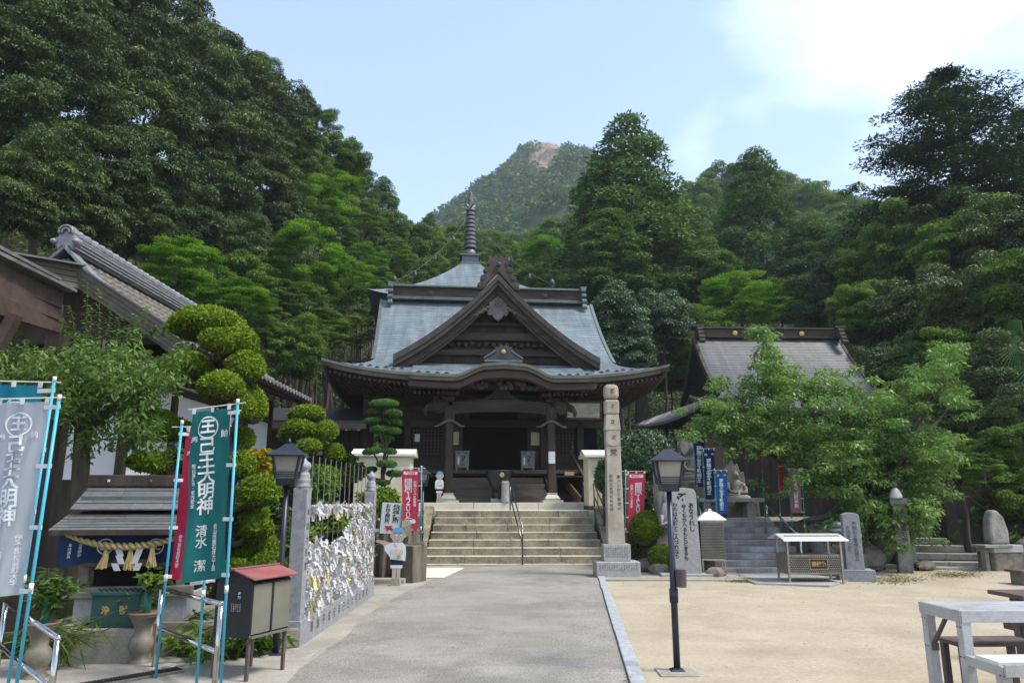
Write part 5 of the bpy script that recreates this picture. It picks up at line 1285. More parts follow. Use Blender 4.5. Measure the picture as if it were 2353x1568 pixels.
for k in range(2):
    pts = []
    for i in range(61):
        s = i / 60; x = -.62 + 1.2 * s; z = 1.24 - .13 * 4 * s * (1 - s); a = s * 62 + k * math.pi; r_ = .013 + .010 * math.sin(s * math.pi)
        pts.append((x, -.57 + r_ * math.cos(a), z + r_ * math.sin(a)))
    mb.tube(pts, [.012 + .012 * math.sin(i / 60 * math.pi) for i in range(61)], 6)
mb.build("straw_rope", m_straw, SH, smooth=True)
for s in (-.21, .03, .24):
    mb = MB(); z0 = 1.24 - .13 * 4 * ((s + .62) / 1.2) * (1 - (s + .62) / 1.2) - .01
    rr = random.Random(int(s * 100))
    for k in range(34):
        a = rr.random() * 6.28; q = rr.random() ** .5; mb.tube([(s + .015 * q * math.cos(a), -.575 + .015 * q * math.sin(a), z0), (s + .03 * q * math.cos(a), -.575 + .03 * q * math.sin(a), z0 - .1), (s + .058 * q * math.cos(a) - .03 * (s < 0), -.575 + .05 * q * math.sin(a), z0 - .23 + .02 * rr.random())], .004, 3)
    mb.build("straw_tassel", m_straw, SH)
for s, f in ((-.09, 1), (.13, -1)):
    mb = MB(); x, z = s, 1.10
    for k, (dx, dz) in enumerate(((.0, .085), (.035, .085), (-.02, .075))):
        mb.add([(x - .035, -.59 - .012 * k, z), (x + .03, -.59 - .012 * k, z), (x + .035 + f * .03, -.585 - .012 * k, z - dz), (x - .03 + f * .03, -.585 - .012 * k, z - dz)], [(0, 1, 2, 3)])
        z -= dz * .9; x += f * (.02 if k == 0 else -.03)
    mb.build("paper_streamer", m_paper, SH)
# concrete block, offertory box, vases and their plants, drain
CB = P(212, 1533, 7.45)
MB().box((0, 0, .17), (.76, .46, .34), taper=(.97, .97)).build("concrete_block", m_conc, None, (CB.x, 7.72, 0), R(8), bevel=.012, label="stained concrete block in front of the small shrine", cat="block")
OB = empty("offertory_box", (CB.x + .06, 7.72, .34), R(8), "dark green metal offertory box on the concrete block", "offertory box")
mb = MB(); mb.box((0, 0, .155), (.44, .26, .31), taper=(1.03, 1.03)); mb.build("body", m_greenbox, OB, bevel=.006)
MB().box((0, 0, .325), (.475, .29, .035)).build("rim", m_greenbox, OB, bevel=.004)
mb = MB()
for i in range(9): mb.box((-.2 + .05 * i, 0, .345), (.012, .26, .02), rz=.5)
mb.build("slot_bars", m_black, OB)
for x, ch in ((-.085, "浄"), (.085, "財")):
    lettering(ch, .085, m_goldtxt, OB, lambda a, b, x=x: (x + a, -.1375 + .0, .165 + b), .002)
def vase(label, x, Y, h, seed):
    g = V((P(x, 1500, Y).x, Y, 0)); root = empty("flower_vase", g, 0, label, "vase"); k = h / .52
    MB().lathe([(.125 * k, 0), (.135 * k, .02 * k), (.10 * k, .05 * k), (.075 * k, .08 * k), (.10 * k, .13 * k), (.125 * k, .20 * k), (.105 * k, .27 * k), (.075 * k, .31 * k), (.085 * k, .38 * k), (.13 * k, .47 * k), (.15 * k, .49 * k), (.12 * k, .50 * k), (.08 * k, .42 * k)], 20).build("body", m_ceramic, root, smooth=True)
    MB().lathe([(.118 * k, .49 * k), (.152 * k, .492 * k), (.158 * k, .507 * k), (.15 * k, .52 * k), (.118 * k, .51 * k)], 20).build("rim", m_terra, root, smooth=True)
    MB().tube([(.02, 0, .42 * k), (.025, 0, .74 * k)], .036, 10).build("green_tube", m_bamboo, root, smooth=True)
    return g, k
def spray_plant(name, label, base, h, spread, n, m, L0, W0, seed, cat="plant", droop=.3, stems=7, group=None):
    rg = np.random.default_rng(seed); root = empty(name, base, 0, label, cat, group); mb = MB(); pos, ax = [], []
    for s in range(stems):
        a = rg.random() * 6.28; l = h * rg.uniform(.6, 1); o = spread * rg.uniform(.3, 1)
        p = [V((0, 0, 0)), V((math.cos(a) * o * .35, math.sin(a) * o * .35, l * .6)), V((math.cos(a) * o, math.sin(a) * o, l * (1 - droop * .5)))]
        mb.tube(p, [.008, .006, .003], 4)
        for k in range(n // stems):
            t = rg.uniform(.25, 1); q = p[0].lerp(p[1], t).lerp(p[1].lerp(p[2], t), t); pos.append(q + V(rg.normal(size=3) * .012))
            d = rg.normal(size=3); d[2] = d[2] * .4 + .1 - droop; ax.append(d)
    mb.build("stems", m_bark, root); pos, ax = np.array(pos), np.array(ax); nr = unit(rg, len(pos)); nr[:, 2] = np.abs(nr[:, 2]) + .5
    s = rg.uniform(.7, 1.3, len(pos))
    link("leaves", leaf_mesh("leaves", pos, ax, nr, L0 * s, W0 * s, rg.random(len(pos)), m), root)
    return root
g1, k1 = vase("weathered stone vase with brown rim in the bottom left corner", 88, 6.95, .50, 1)
g2, k2 = vase("weathered stone vase with brown rim right of the offertory box", 322, 7.55, .50, 2)
spray_plant("potted_plant", "bushy green sprig in the vase left of the offertory box", g1 + V((.02, 0, .5)), .55, .30, 420, l_plum, .11, .03, 3)
spray_plant("potted_plant", "sparse sakaki sprig in the vase right of the offertory box", g2 + V((.02, 0, .62)), .42, .20, 90, l_mid, .10, .045, 4)
spray_plant("grass_clump", "tuft of long narrow leaves behind the left vase", V((g1.x - .12, 7.4, .05)), .6, .5, 260, l_mid, .34, .016, 5, "plant", .5, 12)
spray_plant("low_shrub", "leafy low shrub between the left vase and the offertory box", V((g1.x + .35, 7.9, .1)), .75, .28, 420, l_plum, .10, .04, 6, "plant")
DG = empty("drain_grate", (0, 0, 0), 0, "long narrow steel drain grate in front of the small shrine", "drain grate")
d0, d1 = G(150, 1575, .045), G(405, 1532, .045); DG.location = d0
dd = (d1 - d0); dn = V((-dd.y, dd.x, 0)).normalized() * -.17
for o_ in (V((0, 0, 0)), dn): MB().beam(o_, dd + o_, .016, .02).build("edge_bar", m_steeldull, DG)
mb = MB()
for i in range(38): mb.beam(dd * (i / 37), dd * (i / 37) + dn, .008, .016)
for k in (.33, .66): mb.beam(dn * k, dd + dn * k, .008, .014)
mb.build("bars", m_black, DG)
# ------------------------------------------------------------------ notice box with red roof
NA, NB, NC_ = V((-2.33, 6.75, 0)), V((-2.72, 6.91, 0)), V((-2.14, 7.23, 0))
NBX = empty("notice_box", NA, math.atan2(NA.y - NB.y, NA.x - NB.x), "black notice box on thin legs with a red sheet metal roof", "notice box")
wA, wC = (NA - NB).length, (NC_ - NA).length
MB().box((-wA / 2, wC / 2, .62), (wA, wC, .47)).build("case", m_black, NBX, bevel=.004)
mb = MB(); mb.prism([(-wA, .855), (0, .855), (-wA / 2, .99)], 0.002, wC - .002); mb.build("gable", m_black, NBX)
for sg, nm in ((1, "right"), (-1, "left")):
    mb = MB(); mb.beam((-wA / 2 + sg * (wA / 4 + .015), -.05, .935), (-wA / 2 + sg * (wA / 4 + .015), wC + .05, .935), math.hypot(wA / 2 + .05, .165), .014, up=(sg * .30, 0, 1)); mb.build("roof_sheet", m_redroof, NBX, bevel=.003)
for x, y in ((-.02, .02), (-wA + .02, .02), (-.02, wC - .02), (-wA + .02, wC - .02)): MB().box((x, y, .19), (.028, .028, .38)).build("leg", m_brownpaint, NBX)
for k in (0, 1): MB().box((.004, wC * (.25 + .5 * k), .63), (.008, wC * .46, .42)).build("glass_pane", m_glass, NBX)
MB().box((.010, wC / 2, .63), (.014, .02, .44)).build("mullion", m_black, NBX)
MB().box((.012, wC / 2, .40), (.03, wC, .025)).build("pane_sill", m_steel, NBX)
lettering(vert("奉納"), .032, m_greyink, NBX, lambda a, b: (-wA * .34 + a, -.006, .745 + b), .001)
for i in range(5): lettering(vert(("平成元年", "本田一郎", "寺講中一", "大師講員", "吉日立之")[i]), .018, m_greyink, NBX, lambda a, b, i=i: (-wA * .35 + .02 - i * .024 + a, -.006, .64 + b), 0)
# ------------------------------------------------------------------ lamp posts
def lamp_post(label, g, h, w=.40, rz=.1, group="garden lamp posts"):
    root = empty("lamp_post", g, rz, label, "lamp post", group); k = w / .40
    MB().lathe([(.13, 0), (.13, .02), (.07, .05), (.04, .06)], 4, (0, 0, .0)).build("foot_plate", m_lampblue, root)
    zt = h - .50 * k
    MB().tube([(0, 0, .05), (0, 0, h * .32), (0, 0, zt)], [.032, .032, .026], 12).build("pole", m_lampblue, root, smooth=True)
    MB().tube([(0, 0, h * .30), (0, 0, h * .36)], .042, 12).build("collar", m_lampblue, root, smooth=True)
    MB().lathe([(.05, 0), (.13, .0), (.14, .015), (.145, .075), (.13, .078)], 4, (0, 0, zt), sx=k, sy=k).build("lantern_base", m_lampblue, root)
    z0, z1, r0, r1 = zt + .078 * k, zt + .33 * k, .15 * k, .205 * k
    MB().lathe([(r0 * .93, z0), (r1 * .93, z1)], 4).build("lantern_glass", m_lampglass, root)
    for i in range(4):
        a = math.pi / 4 + i * math.pi / 2
        MB().beam((r0 * math.cos(a), r0 * math.sin(a), z0), (r1 * math.cos(a), r1 * math.sin(a), z1), .022 * k, .022 * k).build("corner_bar", m_lampblue, root)
    mb = MB()
    for zz in (.02, .045, .07):
        r_ = (r0 + (r1 - r0) * zz / .25) * .99; c = [(r_ * math.cos(math.pi / 4 + i * math.pi / 2), r_ * math.sin(math.pi / 4 + i * math.pi / 2), z0 + zz * k) for i in range(5)]
        for p, q in zip(c, c[1:]): mb.beam(p, q, .010 * k, .010 * k)
    mb.build("lattice_band", m_lampblue, root)
    MB().lathe([(.285 * k, z1 - .012), (.29 * k, z1), (.18 * k, z1 + .055 * k), (.06 * k, z1 + .125 * k), (.02 * k, z1 + .14 * k)], 4).build("lantern_roof", m_lampblue, root)
    MB().lathe([(.012 * k, z1 + .13 * k), (.028 * k, z1 + .15 * k), (.018 * k, z1 + .17 * k), (.004, z1 + .205 * k)], 10).build("finial", m_lampblue, root, smooth=True)
    return root
lamp_post("dark lamp post with slate blue lantern roof between notice box and granite fence", G(632, 1512), 2.22, .385, .12)
LR = lamp_post("dark lamp post with slate blue lantern roof standing alone on the sand court", G(1556, 1548), 2.12, .36, -.05)
MB().lathe([(.03, 0), (.05, .0), (.055, .16), (.045, .165)], 10, (.07, -.03, .78)).build("litter_cup", m_brownpaint, LR)
MB().box((0, 0, .012), (.36, .32, .05)).build("concrete_footing", m_conc, None, G(1556, 1552) + V((0, .03, 0)), bevel=.01, label="square concrete footing under the right lamp post", cat="footing")
MB().box((0, 0, .02), (.7, .5, .04)).build("concrete_footing", m_conc, None, G(632, 1512) + V((.03, .0, 0)), bevel=.012, label="flat concrete footing under the left lamp post", cat="footing")
lamp_post("small thin lamp post at the left foot of the main stairs", V((P(967, 1300, 17.6).x, 17.6, 0)), 2.35, .36, .0)
# ------------------------------------------------------------------ granite fence with tied paper fortunes
FX, FY0, FY1 = -2.40, 8.36, 12.42
FN = empty("granite_fence", (FX, FY0, 0), 0, "granite fence of two knobbed pillars on a carved plinth hung with paper fortunes", "fence")
FL = FY1 - FY0
MB().box((0, FL / 2, .15), (.20, FL + .20, .30)).build("plinth", m_granite, FN, bevel=.008)
for yy in (0.0, FL):
    pl = MB().box((0, yy, 1.01), (.165, .165, 1.42)).build("pillar", m_granite, FN, bevel=.008)
    MB().lathe([(.085, 0), (.088, .03), (.075, .045), (.085, .07), (.085, .10), (.07, .115), (.078, .14), (.062, .17), (.045, .185), (.072, .215), (.082, .25), (.068, .285), (.03, .31), (.008, .345)], 18, (0, yy, 1.72)).build("knob", m_granite, pl, smooth=True)
for z in (.42, 1.50): MB().beam((0, .08, z), (0, FL - .08, z), .05, .05).build("rail", m_granite, FN)
for i in range(13): MB().tube([(-.05, .25 + i * (FL - .5) / 12, .3), (-.05, .25 + i * (FL - .5) / 12, 2.12)], .0055, 6).build("rod", m_steeldull, FN)
for i in range(6): MB().tube([(.02, .1, .5 + i * .17), (.02, FL - .1, .5 + i * .17)], .003, 4).build("wire", m_steel, FN)
txt = "奉納平成元年己巳六月公明堂"
for i, ch in enumerate(txt): lettering(ch, .13, m_carved, FN, lambda a, b, i=i: (.1012, .35 + i * .265 + a, .16 + b), .002)
for yy in (0, FL):
    lettering(vert("奉納大師堂"), .09, m_carved, FN, lambda a, b, yy=yy: (.0838, yy + a, 1.15 + b), .002, 1.6)
# paper strips: eight shapes, the largest 300 one by one
rr = random.Random(77); strips = []
for k in range(10):
    mb = MB(); l = rr.uniform(.08, .14); w = rr.uniform(.018, .028)
    def strip(p, d, n, l, w):
        p, d = V(p), V(d).normalized(); s = V((0, 1, 0)).cross(d); s = s.normalized() if s.length > .1 else V((1, 0, 0)); pts = []
        for i in range(4):
            q = p + d * l * i / 3 + V((.012 * math.sin(i * 1.3 + n), 0, -.010 * i * i / 9)); pts.append([q - s * w / 2, q + s * w / 2])
        mb.grid(pts)
    mb.lathe([(.004, -.012), (.014, -.006), (.014, .006), (.004, .012)], 6)
    a = rr.uniform(-.7, .7); strip((0, 0, 0), (.3, math.sin(a), -math.cos(a)), k, l, w)
    a2 = a + rr.uniform(.5, 1.4) * rr.choice((-1, 1)); strip((0, 0, 0), (.25, math.sin(a2), -math.cos(a2) * rr.choice((1, 1, -.4))), k + 2, l * .85, w)
    strips.append(mb.mesh("paper_fortune", m_gold if k in (3, 8) else m_paper))
def top(s): return .98 + .10 * math.sin(s * 11 + 1) + .40 * s
spots = []
for i in range(1000):
    s = rr.random(); zmax = min(1.42, top(s)); z = .34 + (zmax - .30) * rr.random()
    spots.append((s, z))
spots += [(rr.random(), 1.50 + rr.uniform(-.04, .03)) for _ in range(110)]
spots.sort(key=lambda q: q[0])
front = sorted(range(len(spots)), key=lambda i: spots[i][0] + rr.random() * .9)[:300]; fs_ = set(front)
rest = MB()
for i, (s, z) in enumerate(spots):
    me = strips[rr.randrange(10) if rr.random() > .35 else rr.choice((0, 1, 2, 4, 5, 6, 7, 9))]
    x = FX + .03 + rr.uniform(0, .06); yv = FY0 + .12 + s * (FL - .24); rx, rz_ = rr.uniform(-.9, .9), rr.uniform(-.6, .6); sc = rr.uniform(.8, 1.25)
    if i in fs_:
        o = link("paper_fortune", me, None, (x, yv, z)); o.rotation_euler = (rx, 0, rz_); o.scale = (sc,) * 3
        tag(o, "folded paper fortune strip tied to the granite fence", "paper fortune", "paper fortunes tied to the granite fence")
    else:
        M_ = Matrix.Translation((x, yv, z)) @ Matrix.Rotation(rz_, 4, "Z") @ Matrix.Rotation(rx, 4, "X") @ Matrix.Scale(sc, 4)
        rest.add([M_ @ v.co for v in me.vertices], [tuple(p.vertices) for p in me.polygons], 1 if me.materials[0] is m_gold else 0)
rest.build("paper_fortunes", [m_paper, m_gold], None, kind="stuff", label="dense mass of further paper fortunes tied to the granite fence", cat="paper fortunes")
# ------------------------------------------------------------------ small things round the stairs
def red_banner(label, q, pole, side, flip, seed):
    return banner("nobori_banner", label, "banner", q, m_pink, [("開創１２００年", .37, .53, .165, .014, .78), ("四国八十八ヶ所霊場", .76, .40, .060, .02, .95)], None, pole, m_greenpole, side, seed=seed, flip=flip, tabs_side=5, rip=.008)
rb1 = red_banner("rose red banner with white writing beside the white arrow sign", quad(15.0, (923, 1077), (964, 1078), (960, 1219), (924, 1221)), (P(968, 1073, 14.98), P(966, 1300, 14.95)), 1, False, 21)
rb2 = red_banner("rose red banner with mirrored writing to the right of the tall stone pillar", quad(16.6, (1441, 1085), (1482, 1085), (1478, 1218), (1441, 1224)), (P(1437, 1082, 16.6), P(1437, 1300, 16.6)), -1, True, 23)
for rb, q, f in ((rb1, quad(14.99, (923, 1077), (964, 1078), (960, 1219), (924, 1221)), 1), (rb2, quad(16.59, (1441, 1085), (1482, 1085), (1478, 1218), (1441, 1224)), -1)):
    o = rb.location; TL, TR, BR, BL = q; c = [c for c in rb.children if c.name.startswith("cloth")][0]
    def at(s, t): return TL.lerp(TR, s).lerp(BL.lerp(BR, s), t) - o + V((0, -.03, 0))
    mb = MB(); mb.add([at(.12, .035), at(.88, .035), at(.88, .085), at(.12, .085)], [(0, 1, 2, 3)]); mb.build("white_patch", m_white, c)
    lettering("平成26年", .052, m_pink, c, lambda a, b: at(.5 + f * a / .37, .06 - b / 1.27) + V((0, -.004, 0)), .002)
    isl = [(.12, .90), (.20, .875), (.30, .87), (.36, .845), (.46, .85), (.52, .82), (.66, .80), (.80, .815), (.86, .85), (.80, .875), (.66, .87), (.56, .885), (.48, .915), (.40, .925), (.34, .955), (.28, .95), (.28, .915), (.20, .915)]
    mb = MB(); mb.add([at(s if f > 0 else 1 - s, t) for s, t in isl], [tuple(range(len(isl)))]); mb.build("island_emblem", m_white, c)
    lettering("四国霊場会", .035, m_white, c, lambda a, b: at(.5 + f * a / .37, .975 - b / 1.27), .0)
SG = empty("arrow_sign", P(898, 1310, 14.45), 0, "white board sign with black writing, red arrow and green side rims", "sign")
o = SG.location; TL, TR, BR, BL = [p - o for p in quad(14.45, (878, 1153), (925, 1155), (920, 1226), (871, 1224))]
def sgf(s, t, d=0): return TL.lerp(TR, s).lerp(BL.lerp(BR, s), t) + V((0, -d, 0))
mb = MB(); mb.add([sgf(0, 0), sgf(1, 0), sgf(1, 1), sgf(0, 1), sgf(0, 0, -.02), sgf(1, 0, -.02), sgf(1, 1, -.02), sgf(0, 1, -.02)], [(3, 2, 1, 0), (4, 5, 6, 7), (0, 1, 5, 4), (1, 2, 6, 5), (2, 3, 7, 6), (3, 0, 4, 7)]); mb.build("board", m_whitep, SG)
for s in (0, 1): MB().beam(sgf(s, 0, .004), sgf(s, 1, .004), .018, .03).build("side_rim", m_greenrim, SG)
lettering(vert("納経所"), .135, m_ink, SG, lambda a, b: sgf(.72 + a / .42, .36 - b / .62, .006), .003, .95)
lettering(vert("お守授所"), .105, m_ink, SG, lambda a, b: sgf(.32 + a / .42, .36 - b / .62, .006), .002, .95)
mb = MB(); ar = [(.22, .76), (.62, .74), (.54, .80), (.90, .93), (.80, .985), (.46, .865), (.36, .93)]
mb.add([sgf(s, t, .006) for s, t in ar], [tuple(range(len(ar)))]); mb.build("arrow", m_red, SG)
for s in (.25, .75): MB().beam(sgf(s, 1), V((sgf(s, 1).x, 0, -o.z)), .03, .03).build("leg", m_woodgrey, SG)
# painted cutout boards
def cutout(label, g, h, pointing):
    root = empty("cutout_board", g, 0, label, "cutout sign"); k = h / 1.1
    def pl(nm, poly, m, y=0.0, par=None, th=.012):
        mb = MB(); mb.prism([(a * k, b * k) for a, b in poly], -th / 2 + y, th / 2 + y); return mb.build(nm, m, par or root)
    def el(cx, cz, rx, rz_, n=20, a0=0, a1=2 * math.pi): return [(cx + rx * math.cos(a0 + (a1 - a0) * i / n), cz + rz_ * math.sin(a0 + (a1 - a0) * i / n)) for i in range(n + (a1 - a0 < 6))]
    pl("stand_block", [(-.09, 0), (.09, 0), (.075, .17), (-.075, .17)], m_conc, 0, None, .14)
    pl("legs", [(-.075, .17), (-.008, .17), (-.005, .35), (.005, .35), (.008, .17), (.07, .17), (.08, .36), (-.08, .36)], m_skin)
    pl("skirt_hem", mirror([(.11, .34), (.11, .395)])[::-1], m_offwhite, -.002)
    pl("dark_trousers", mirror([(.12, .395), (.10, .50)])[::-1], m_noren, -.002)
    if pointing:
        pl("robe", [(-.10, .50), (.16, .47), (.17, .62), (.16, .74), (.10, .80), (-.10, .80), (-.24, .74), (-.23, .66), (-.16, .58)], m_offwhite, -.004)
        pl("arm", [(-.10, .79), (-.32, .845), (-.39, .85), (-.40, .81), (-.33, .79), (-.22, .73)], m_skin, -.002)
        pl("chest_cloth", [(-.11, .60), (.12, .60), (.12, .68), (-.10, .69)], m_peach, -.011)
        pl("text_panel", [(-.12, .50), (.12, .50), (.12, .585), (-.11, .59)], m_white, -.011)
        for i in range(3): lettering("へんろ道案内", .026 * k, m_ink, root, lambda a, b, i=i: (a, -.019, (.565 - .024 * i) * k + b), 0)
    else:
        pl("robe", mirror([(.09, .47), (.15, .52), (.15, .72), (.09, .80), (0, .80)])[::-1], m_offwhite, -.004)
        for sg in (-1, 1): pl("hand", el(sg * .12, .50, .035, .04, 10), m_skin, -.012)
        lettering("大頂寺", .07 * k, m_ink, root, lambda a, b: (a, -.012, .57 * k + b), 0)
        lettering("ようこそ", .04 * k, m_ink, root, lambda a, b: (a, -.012, .66 * k + b), 0)
    pl("collar", [(-.05, .80), (0, .72), (.05, .80), (.035, .80), (0, .745), (-.035, .80)], m_greyink, -.012)
    hd = pl("head", el(0.01, .93, .125, .14), m_skin, -.006)
    pl("ear", el(-.115, .92, .022, .035, 10), m_skin, -.004, hd); pl("ear", el(.135, .92, .022, .035, 10), m_skin, -.004, hd)
    pl("cap", el(.01, .965, .122, .115, 14, 0.12, math.pi - .12), m_capblue, -.010, hd)
    for x in (-.035, .055):
        pl("eye", el(x, .925, .018, .024, 10), m_white, -.014, hd, .006); pl("pupil", el(x, .922, .008, .011, 8), m_ink, -.019, hd, .004)
        pl("brow", [(x - .02, .963), (x + .02, .967), (x + .02, .972), (x - .02, .968)], m_ink, -.015, hd, .005)
    pl("mouth", el(.01, .84, .018, .009, 8), m_red, -.014, hd, .006); pl("nose", [(.004, .89), (.016, .89), (.012, .875), (.006, .875)], m_peach, -.014, hd, .006)
    return root
cutout("painted cutout board of a boy in white clothes pointing left, beside the log", G(909, 1348), 1.10, True)
cutout("small painted cutout board of a standing boy in front of the left porch column", HW(-1.83, -.45, 1.49), .92, False)
NS = empty("narrow_sign", G(862, 1335), 0, "narrow white board sign with brush writing on a stake beside the granite fence", "sign")
MB().box((0, 0, .75), (.10, .02, .52)).build("board", m_whitep, NS, bevel=.004); MB().box((0, .015, .26), (.035, .02, .52)).build("stake", m_woodgrey, NS)
lettering(vert("水かけ地蔵"), .085, m_ink, NS, lambda a, b: (a, -.0125, .75 + b), .001)
# weathered log and stump
ST = empty("log_stump", V((P(905, 1300, 15.1).x, 15.1, 0)), 0, "large weathered tree stump behind the arrow sign", "stump")
mb = MB(); rr = random.Random(4); prof = []
for z in np.linspace(0, 1, 7):
    prof.append([( (.42 + .05 * math.sin(a * 3 + z) + .035 * math.sin(a * 7) + .02 * rr.random()) * math.cos(a) * (1.05 - .12 * z), (.36 + .03 * math.sin(a * 5)) * math.sin(a) * (1.05 - .12 * z), z * (1.12 + .10 * math.sin(a * 2 + 1) * (z > .9))) for a in [2 * math.pi * i / 36 for i in range(37)]])
mb.grid(prof); n0 = len(mb.v); mb.add([prof[-1][i] for i in range(36)], [tuple(range(36))]); mb.build("trunk", m_barkpale, ST, smooth=False)
mb = MB()
for i in range(5): mb.beam((-.35 + .16 * i, -.36, .02), (-.36 + .16 * i, -.30, .85 + .12 * rr.random()), .07, .04)
mb.build("bark_slabs", m_bark, ST)
LB = empty("log_block", V((P(945, 1320, 14.5).x, 14.55, 0)), R(-25), "square cut lichened log block right of the pointing cutout board", "log")
MB().box((0, 0, .36), (.36, .5, .72), taper=(1.05, 1.05)).build("body", m_barkpale, LB, bevel=.02)
for k in range(5): MB().beam((-.2 + .04 * k, -.1 + .05 * k, .735), (.22 - .02 * k, .10 + .02 * k, .745 + .01 * k), .03, .015).build("ladle_stick", m_woodgrey, LB)
MB().box((0, 0, .06), (.75, .25, .13)).build("stone_edging", m_conc, None, G(895, 1345) + V((-.1, .15, 0)), bevel=.02, label="low concrete edging stone under the arrow sign", cat="edging")
# cream cabinets on the terrace
def cabinet(label, x0, x1, Y, z0, h):
    a, b = P(x0, 1050, Y), P(x1, 1050, Y); w = b.x - a.x; root = empty("storage_cabinet", ((a.x + b.x) / 2, Y, z0), R(3), label, "cabinet")
    MB().box((0, .45, h / 2), (w, .9, h)).build("case", m_cream, root, bevel=.01)
    MB().box((0, .45, .06), (w + .02, .94, .12)).build("plinth", m_woodred, root)
    mb = MB(); mb.prism([(-.12, h - .04), (-.12, h + .03), (.45, h + .20), (1.02, h + .03), (1.02, h - .04)], -w / 2 - .12, w / 2 + .12, lambda p: (p[1], p[0], p[2])); mb.build("roof", m_ivory, root, bevel=.008)
    n = 3
    for i in range(1, n): MB().box((-w / 2 + w * i / n, -.004, h * .52), (.012, .014, h * .8)).build("seam", m_ivory, root)
    for x in (-w * .38, w * .38):
        mb = MB()
        for k in range(8): mb.box((x, -.006, h * .62 + .03 * k), (.06, .012, .008))
        mb.build("vent_slots", m_plaster, root)
    return root
cabinet("cream storage cabinet with ivory roof behind the small pine", 816, 944, 20.4, 1.29, 1.52)
cabinet("cream storage cabinet with ivory roof partly hidden by the tall stone pillar", 1350, 1452, 20.6, 1.29, 1.50)
m_darkrail = mat("dark_steel_rail", (.10, .10, .105), (.15, .15, .155), scale=5, rough=.25, metal=.7)
# handrails of the main stairs
def onstep(x, k): p = STAIRS.matrix_basis; return V((x, 18.15 + RUN * k, .06 + RISE * max(0, k)))
x1 = P(1200, 1270, 18.0).x; x2 = P(1172, 1150, 20.6).x
t0, t1 = V((x1, 18.0, .92)), V((x2, 20.4, 2.02))
rail("steel_handrail", "dark steel handrail running up the middle of the main stairs", [[V((x1, 17.98, .5)), t0, t1, V((x2, 20.55, 1.98)), V((x2, 20.62, 1.7))], [V((x1, 18.0, .55)), V((x2, 20.4, 1.65))]],
     [(t0, V((x1, 18.0, .0))), (V((x2, 20.4, 2.0)), V((x2, 20.4, 1.29)))], r=.020, m=m_darkrail)
x1 = P(1402, 1170, 18.6).x; x2 = P(1362, 1110, 20.6).x
rail("steel_handrail", "steel handrail along the right side of the main stairs beside the stone pillar", [[V((x1, 18.4, .95)), V((x2, 20.4, 2.02)), V((x2, 20.6, 2.0))], [V((x1, 18.4, .6)), V((x2, 20.4, 1.68))]],
     [(V((x1, 18.4, .95)), V((x1, 18.4, .1))), (V((x2, 20.4, 2.02)), V((x2, 20.4, 1.29))), (V((x2 + .12, 20.6, 2.0)), V((x2 + .12, 20.6, 1.29)))], r=.020, m=m_darkrail)
a0, a1 = P(600, 1140, 15.5), P(850, 1285, 13.0); b0, b1 = P(600, 1185, 15.5), P(850, 1330, 13.0)
rail("steel_handrail", "shiny steel handrail sloping down through the left garden behind the fence", [[a0, a1], [b0, b1]], [(a0, V((a0.x, a0.y, .3))), (a1, V((a1.x, a1.y, .0))), (a0.lerp(a1, .5), V((a0.lerp(a1, .5).x, 14.25, .2)))], r=.028)
# incense burner, candle post, slip boxes, side tables
IB = empty("incense_burner", HW(-.06, -.25, 1.49), PHI, "black iron incense bowl on a stand before the porch steps", "incense burner")
MB().lathe([(.10, .30), (.16, .36), (.28, .50), (.36, .70), (.38, .86), (.42, .90), (.42, .94), (.36, .94), (.34, .88), (.05, .80)], 24, (0, 0, 0)).build("bowl", m_black, IB, smooth=True)
for k in range(3): a = k * 2.09 + .5; MB().tube([(.18 * math.cos(a), .18 * math.sin(a), .46), (.22 * math.cos(a), .22 * math.sin(a), .25), (.18 * math.cos(a), .18 * math.sin(a), .12)], [.05, .035, .05], 8).build("foot", m_black, IB, smooth=True)
MB().box((0, 0, .06), (.5, .4, .12)).build("stone_base", m_granite_l, IB, bevel=.01)
MB().lathe([(0, 0), (.07, 0), (.07, .015), (.05, .02), (0, .02)], 16).build("crest_disc", m_goldtxt, IB, (.06, -.385, .80)).rotation_euler = (math.pi / 2, 0, 0)
CP = empty("candle_post", HW(.10, -.62, 1.49), 0, "round stone candle post in front of the incense bowl", "candle post")
MB().lathe([(.125, 0), (.12, .05), (.115, .55), (.12, .57), (.08, .58)], 16).build("post", m_granite_l, CP, smooth=True)
MB().box((0, 0, .60), (.20, .20, .04)).build("tray", m_plaster, CP); MB().tube([(.05, 0, .62), (.07, 0, .70)], .01, 6).build("candle", m_red, CP)
m_boxgrey = mat("grey_box_metal", (.12, .125, .13), (.17, .175, .18), scale=4, rough=.45, metal=.3)
def slipbox(label, u):
    r = empty("slip_box", HW(u, 1.62, 2.47), PHI, label, "slip box"); mb = MB()
    MB().box((0, 0, .36), (.44, .30, .52)).build("case", m_boxgrey, r, bevel=.006); MB().box((0, 0, .635), (.48, .34, .03)).build("lid", m_boxgrey, r)
    for sx in (-1, 1): MB().box((sx * .18, 0, .05), (.04, .24, .10)).build("foot", m_steeldull, r)
    lettering(vert("納札入"), .125, m_ink, r, lambda a, b: (.04 + a, -.152, .33 + b), .003, .95); lettering("奉　　納", .075, m_ink, r, lambda a, b: (a, -.152, .565 + b), .002)
    MB().box((-.12, -.154, .33), (.05, .004, .24)).build("paper_strip", m_white, r)
slipbox("steel slip box with black writing on the porch floor, left of the doorway", -1.12); slipbox("steel slip box with black writing on the porch floor, right of the doorway", 1.02)
